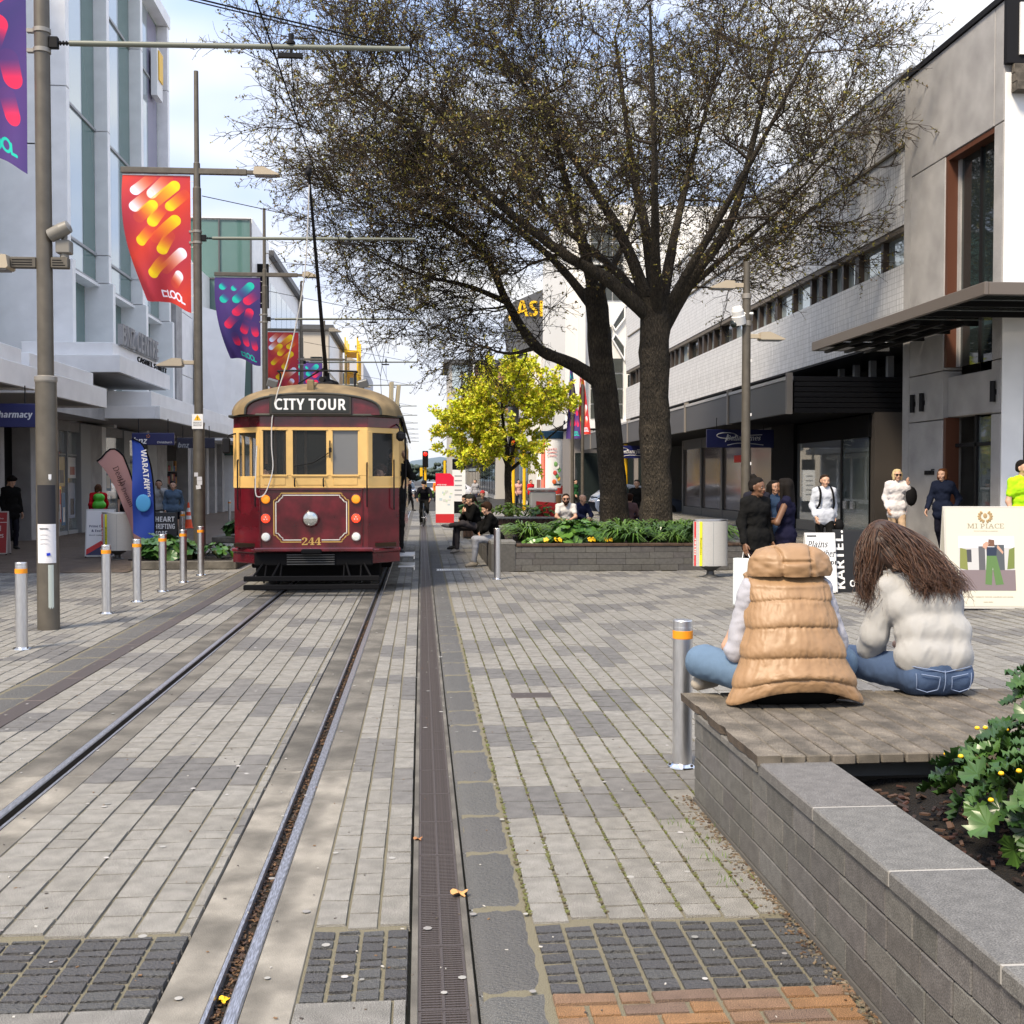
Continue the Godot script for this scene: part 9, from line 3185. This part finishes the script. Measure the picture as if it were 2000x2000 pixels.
func shirt_woman() -> void:
	var o := thing("person", "seated woman with long wavy brown hair, white sweatshirt and blue jeans, back to the viewer", "person", Vector3(2.79, 0.53, -5.98))
	var nz := FastNoiseLite.new()
	nz.frequency = 4.0
	nz.fractal_octaves = 3
	nz.fractal_type = FastNoiseLite.FRACTAL_RIDGED
	var ns := FastNoiseLite.new()
	ns.frequency = 6.0
	var b := B.new()
	b.col = Color(0.52, 0.32, 0.22)
	surface(b, [[Vector3(0, 0.1, 0), Vector3(-0.04, 0.36, -0.06), 0.1, 0.09], [Vector3(-0.04, 0.36, -0.06), Vector3(-0.08, 0.6, -0.14), 0.1, 0.07], [Vector3(-0.08, 0.6, -0.14), Vector3(-0.16, 0.74, -0.22), 0.05, 0.05], [Vector3(-0.22, 0.56, -0.16), Vector3(-0.28, 0.28, -0.2), 0.04, 0.036], [Vector3(-0.28, 0.28, -0.2), Vector3(-0.22, 0.2, -0.42), 0.034, 0.026], [Vector3(0.12, 0.58, -0.1), Vector3(0.16, 0.32, -0.2), 0.04, 0.036], [Vector3(0.16, 0.32, -0.2), Vector3(-0.02, 0.22, -0.42), 0.034, 0.026], [Vector3(-0.1, 0.1, -0.05), Vector3(-0.32, 0.14, -0.38), 0.07, 0.05], [Vector3(-0.32, 0.14, -0.38), Vector3(-0.05, 0.07, -0.55), 0.05, 0.036], [Vector3(0.1, 0.1, -0.05), Vector3(0.2, 0.16, -0.42), 0.07, 0.05], [Vector3(0.2, 0.16, -0.42), Vector3(0.0, 0.07, -0.5), 0.05, 0.036]], 0.016, 0.03)
	var ht := Transform3D(Basis.from_euler(Vector3(0.75, PI + 0.35, 0.0)), Vector3(-0.2, 0.79, -0.25))
	var hd := B.new()
	hd.add(head_template(), ht)
	for s: float in [-1.0, 1.0]:
		hd.add(hand_template(), Transform3D(Basis.from_euler(Vector3(-1.2, s * 0.4, 0)) * Basis.from_scale(Vector3(s, 1, 1)), Vector3(-0.12 + s * 0.1, 0.2, -0.42)), s < 0)
	hd.c.fill(b.col)
	b.add(hd, Transform3D())
	part("body", b, mat("skin", Color(1, 1, 1), 0.55, 0, {"vc": 1}), o)
	var j := B.new()
	j.col = Color(0.1, 0.17, 0.33)
	surface(j, [[Vector3(-0.1, 0.105, 0.0), Vector3(0.1, 0.105, 0.0), 0.108, 0.108], [Vector3(0, 0.17, -0.02), Vector3(0, 0.2, -0.03), 0.13, 0.12], [Vector3(-0.1, 0.105, -0.05), Vector3(-0.33, 0.13, -0.37), 0.105, 0.085], [Vector3(-0.33, 0.13, -0.37), Vector3(-0.05, 0.08, -0.55), 0.08, 0.06], [Vector3(0.1, 0.105, -0.05), Vector3(0.2, 0.15, -0.42), 0.1, 0.08], [Vector3(0.2, 0.15, -0.42), Vector3(0.0, 0.08, -0.5), 0.08, 0.06]], 0.01, 0.03, ns, 0.009, Vector3(1.5, 1, 1.5))
	var jm := mat("denim", Color(1, 1, 1), 0.9, 0, {"vc": 1, "tex": texs["speck"], "tri": 14.0})
	var jn := part("jeans", j, jm, o)
	var sm := B.new()
	sm.col = Color(0.2, 0.26, 0.4)
	var on_back := func(x: float, y: float) -> Vector3:
		var q := Vector3(clampf(x, -0.1, 0.1), 0.105, 0.0)
		var d := Vector3(x - q.x, y - q.y, 0)
		return Vector3(x, y, sqrt(maxf(0.0, 0.1125 * 0.1125 - d.length_squared())) + 0.004 + 0.006)
	for path in [[[0.0, 0.195], [0.0, 0.1], [0.0, 0.02]], [[-0.18, 0.17], [-0.08, 0.155], [0.0, 0.14], [0.08, 0.155], [0.18, 0.17]], [[-0.155, 0.135], [-0.15, 0.05], [-0.09, 0.03], [-0.035, 0.045], [-0.03, 0.115], [-0.155, 0.135]], [[0.15, 0.135], [0.145, 0.05], [0.09, 0.03], [0.04, 0.045], [0.035, 0.115], [0.15, 0.135]]]:
		var l := []
		for i in path.size() - 1:
			for s in 5:
				l.append(on_back.call(lerpf(path[i][0], path[i + 1][0], s / 5.0), lerpf(path[i][1], path[i + 1][1], s / 5.0)))
		sm.tube(l, [0.0028], 4)
	part("seam", sm, mats["vertex"], jn)
	var t := B.new()
	t.col = Color(0.74, 0.735, 0.72)
	surface(t, [[Vector3(-0.095, 0.212, -0.01), Vector3(0.085, 0.212, 0.0), 0.121, 0.121], [Vector3(-0.085, 0.34, -0.05), Vector3(0.08, 0.34, -0.03), 0.12, 0.12], [Vector3(-0.13, 0.47, -0.1), Vector3(0.06, 0.48, -0.07), 0.115, 0.115], [Vector3(-0.2, 0.57, -0.15), Vector3(0.09, 0.59, -0.1), 0.07, 0.072], [Vector3(-0.08, 0.6, -0.14), Vector3(-0.1, 0.65, -0.17), 0.085, 0.06], [Vector3(-0.22, 0.565, -0.15), Vector3(-0.27, 0.3, -0.18), 0.07, 0.07], [Vector3(-0.27, 0.3, -0.18), Vector3(-0.25, 0.22, -0.27), 0.072, 0.065], [Vector3(-0.27, 0.23, -0.24), Vector3(-0.22, 0.2, -0.4), 0.075, 0.045], [Vector3(0.1, 0.58, -0.1), Vector3(0.145, 0.34, -0.15), 0.076, 0.074], [Vector3(0.145, 0.34, -0.15), Vector3(0.0, 0.22, -0.4), 0.07, 0.045]], 0.0095, 0.03, nz, 0.011, Vector3(1.5, 0.6, 1.2))
	part("sweatshirt", t, mat("sweat", Color(1, 1, 1), 0.95, 0, {"vc": 1, "sheen": 0.3, "tex": texs["speck"], "tri": 9.0, "bump": texs["speck"], "deep": 0.08}), o)
	var h := B.new()
	h.col = Color(0.04, 0.02, 0.013)
	surface(h, [[ht * Vector3(0, 0.05, 0.02), ht * Vector3(0, 0.045, -0.05), 0.084, 0.089], [ht * Vector3(-0.05, 0.0, -0.05), ht * Vector3(0.05, 0.0, -0.05), 0.065, 0.065], [Vector3(-0.26, 0.74, -0.2), Vector3(-0.29, 0.54, -0.22), 0.06, 0.035], [Vector3(-0.18, 0.74, -0.15), Vector3(-0.04, 0.64, -0.07), 0.065, 0.025]], 0.012, 0.03, ns, 0.015, Vector3(2, 0.8, 2))
	var hr := part("hair", h, flat_mat(Color(0.035, 0.018, 0.012), 0.6), o)
	for m in 3:
		var q := B.new()
		for i in 520:
			var a := rng.randf_range(-2.9, 2.9)
			var el := rng.randf_range(0.1, 1.4)
			var start: Vector3 = ht * Vector3(sin(a) * 0.096 * cos(el), 0.045 + 0.1 * sin(el), -0.03 - cos(a) * 0.105 * cos(el))
			var left := rng.randf() < 0.45 + 0.2 * signf(sin(a))
			var end := Vector3(rng.randf_range(-0.34, -0.24), rng.randf_range(0.44, 0.58), rng.randf_range(-0.26, -0.12)) if left else Vector3(rng.randf_range(-0.12, 0.17), rng.randf_range(0.52, 0.62), rng.randf_range(-0.02, 0.06))
			var mid := (start + end) * 0.5 + (Vector3(-0.05, 0.05, 0.05) if left else Vector3(-0.02, 0.06, 0.08)) + Vector3(rng.randfn(), rng.randfn(), rng.randfn()) * 0.014 + (start - ht.origin).normalized() * 0.045
			var path := []
			var ph := float(rng.randi() % 9) * 0.7 + rng.randf() * 0.5
			var amp := rng.randf_range(0.012, 0.05)
			for s in 19:
				var f := s / 18.0
				var p := start.lerp(mid, f).lerp(mid.lerp(end, f), f)
				var cw := amp * pow(f, 2.4)
				p += Vector3(sin(ph + f * 11.0), cos(ph + f * 11.0) * 0.7, cos(ph * 1.7 + f * 11.0)) * cw * 1.2
				path.append(p)
			q.tube(path, [0.0019, 0.0021, 0.0021, 0.0021, 0.0021, 0.002, 0.002, 0.002, 0.0019, 0.0018, 0.0018, 0.0017, 0.0016, 0.0015, 0.0014, 0.0013, 0.0012, 0.001, 0.0008], 3, false)
		part("locks", q, mat("hair %d" % m, [Color(0.04, 0.019, 0.012), Color(0.075, 0.035, 0.02), Color(0.12, 0.058, 0.032)][m], 0.42), hr)


# ---------------------------------------------------------------- small things on the ground
func build_litter() -> void:
	var d := B.new()
	var cols := [Color(0.09, 0.045, 0.02), Color(0.06, 0.035, 0.02), Color(0.16, 0.09, 0.04), Color(0.04, 0.028, 0.02)]
	for i in 1500:
		var z := -3.0 - 11.0 * pow(rng.randf(), 1.7)
		d.col = cols[rng.randi() % 4]
		d.box(rot(-0.662 + rng.randf_range(-0.022, 0.022), -0.03 + rng.randf() * 0.006, z, rng.randf() - 0.5, rng.randf() * TAU, rng.randf() - 0.5), Vector3(rng.randf_range(0.006, 0.02), 0.003, rng.randf_range(0.004, 0.012)))
	for i in 650:
		var z := -6.0 + 3.2 * rng.randf()
		d.col = cols[rng.randi() % 4].lerp(Color(0.3, 0.27, 0.2), rng.randf() * 0.6)
		d.box(rot(1.435 - absf(rng.randfn()) * 0.035, 0.003, z, 0, rng.randf() * TAU, 0), Vector3(rng.randf_range(0.004, 0.02), 0.004, rng.randf_range(0.003, 0.01)))
	for i in 500:
		var z := -3.0 - 14.0 * pow(rng.randf(), 1.6)
		d.col = [Color(0.2, 0.12, 0.06), Color(0.5, 0.48, 0.44), Color(0.06, 0.05, 0.045), Color(0.12, 0.1, 0.08)][rng.randi() % 4]
		d.box(rot(rng.randf_range(-3.0, 3.2) * (0.3 - z * 0.08), 0.002, z, 0, rng.randf() * TAU, 0), Vector3(rng.randf_range(0.003, 0.014), 0.003, rng.randf_range(0.003, 0.008)))
	var o := part("debris", d, mats["vertex"], self)
	tag(o, "brown leaf crumbs and grit lying in the rail groove and along the planter foot", "debris")
	o.set_meta("kind", "stuff")
	var m := B.new()
	for i in 2600:
		var k := rng.randi() % 9
		var z := -4.4 - 9.0 * pow(rng.randf(), 1.5)
		var x := 0.42 + 0.15 * k + rng.randfn() * 0.004
		if x > 1.43 and z > -5.9:
			continue
		m.col = Color(0.13, 0.15, 0.035).lerp(Color(0.1, 0.08, 0.05), rng.randf())
		m.box(rot(x, -0.002, z, 0, rng.randf() * TAU, 0), Vector3(rng.randf_range(0.006, 0.014), rng.randf_range(0.003, 0.009), rng.randf_range(0.006, 0.02)))
	for i in 60:
		var c := Vector3(1.3 + rng.randfn() * 0.05, 0, [-5.2, -4.95, -4.7, -5.5][i % 4] + rng.randfn() * 0.04)
		m.col = Color(0.12, 0.2, 0.03)
		m.tri(c, c + Vector3(0.004, 0, 0), c + Vector3(rng.randfn() * 0.012, 0.03, rng.randfn() * 0.012), Vector3(0, 0, 1))
	o = part("moss", m, mats["vertex"], self)
	tag(o, "green moss and tiny weeds growing in the long joints of the paving", "moss")
	o.set_meta("kind", "stuff")
	var lf := B.new()
	lf.col = Color(0.5, 0.27, 0.1)
	var rim := []
	for i in 20:
		var a := TAU * i / 20
		var r := 0.052 * (0.55 + 0.45 * absf(cos(a * 2.5)))
		rim.append(Vector3(sin(a) * r, 0.012 + 0.012 * cos(a * 3.0), cos(a) * r))
	for i in 20:
		lf.tri(Vector3(0, 0.004, 0), rim[i], rim[(i + 1) % 20], Vector3.UP)
	for e in [["curled orange brown leaf lying on the slotted drain grate", 0.15, -4.62, Color(1, 1, 1)], ["small brown leaf at the left edge of the drain grate", -0.02, -5.35, Color(0.6, 0.5, 0.5)], ["yellow leaf lying in the groove of the right rail", -0.655, -3.78, Color(1.7, 1.9, 0.3)]]:
		var q := MeshInstance3D.new()
		q.name = "fallen_leaf"
		q.mesh = lf.mesh()
		q.material_override = mat("leaf " + e[0], e[3] if e[3].r <= 1.0 else Color(1, 1, 0.4), 0.7, 0, {"vc": 1}) if e[3].r <= 1.0 else mats["yellow"]
		q.transform = Transform3D(Basis(Vector3.UP, rng.randf() * TAU) * (0.75 if e[3].r == 1.0 else 0.45), Vector3(e[1], 0.003 if e[3].r <= 1.0 else -0.02, e[2]))
		add_child(q, true)
		tag(q, e[0], "leaf")
	var a := thing("access_cover", "small rectangular metal access cover set in the paving right of the gutter", "cover", Vector3(0.86, 0.0, -8.9))
	var b := B.new()
	b.bx(Vector3(-0.16, -0.01, -0.1), Vector3(0.16, 0.003, 0.1), 0.002)
	part("plate", b, mats["cast_iron"], a)
	var g := thing("floor_grate", "pale metal grate across the paving in front of the boy's feet", "grate", Vector3(0.72, 0.0, -21.5))
	for i in 20:
		b = B.new()
		b.bx(Vector3(-0.42 + i * 0.043, -0.01, -0.14), Vector3(-0.395 + i * 0.043, 0.004, 0.14))
		part("slat", b, mats["steel"], g)
	for z in [-0.15, 0.15]:
		b = B.new()
		b.bx(Vector3(-0.44, -0.01, z - 0.015), Vector3(0.46, 0.005, z + 0.015))
		part("frame", b, mats["steel"], g)
	var gum := B.new()
	for i in 420:
		var z := -3.7 - 14.0 * pow(rng.randf(), 1.4)
		var x := rng.randf_range(-3.0, 5.0)
		if x > 1.4 and z > -6.2:
			continue
		gum.col = [Color(0.24, 0.235, 0.225), Color(0.3, 0.295, 0.28), Color(0.34, 0.33, 0.31), Color(0.22, 0.22, 0.21), Color(0.42, 0.41, 0.4)][rng.randi() % 5]
		var r := rng.randf_range(0.006, 0.018)
		for k in 7:
			gum.tri(Vector3(x, 0.0032, z), Vector3(x + cos(TAU * k / 7) * r, 0.0028, z + sin(TAU * k / 7) * r), Vector3(x + cos(TAU * (k + 1) / 7) * r, 0.0028, z + sin(TAU * (k + 1) / 7) * r), Vector3.UP)
	o = part("gum_spots", gum, mats["vertex"], self)
	tag(o, "scattered flat gum spots and pale droppings on the paving", "litter")
	o.set_meta("kind", "stuff")
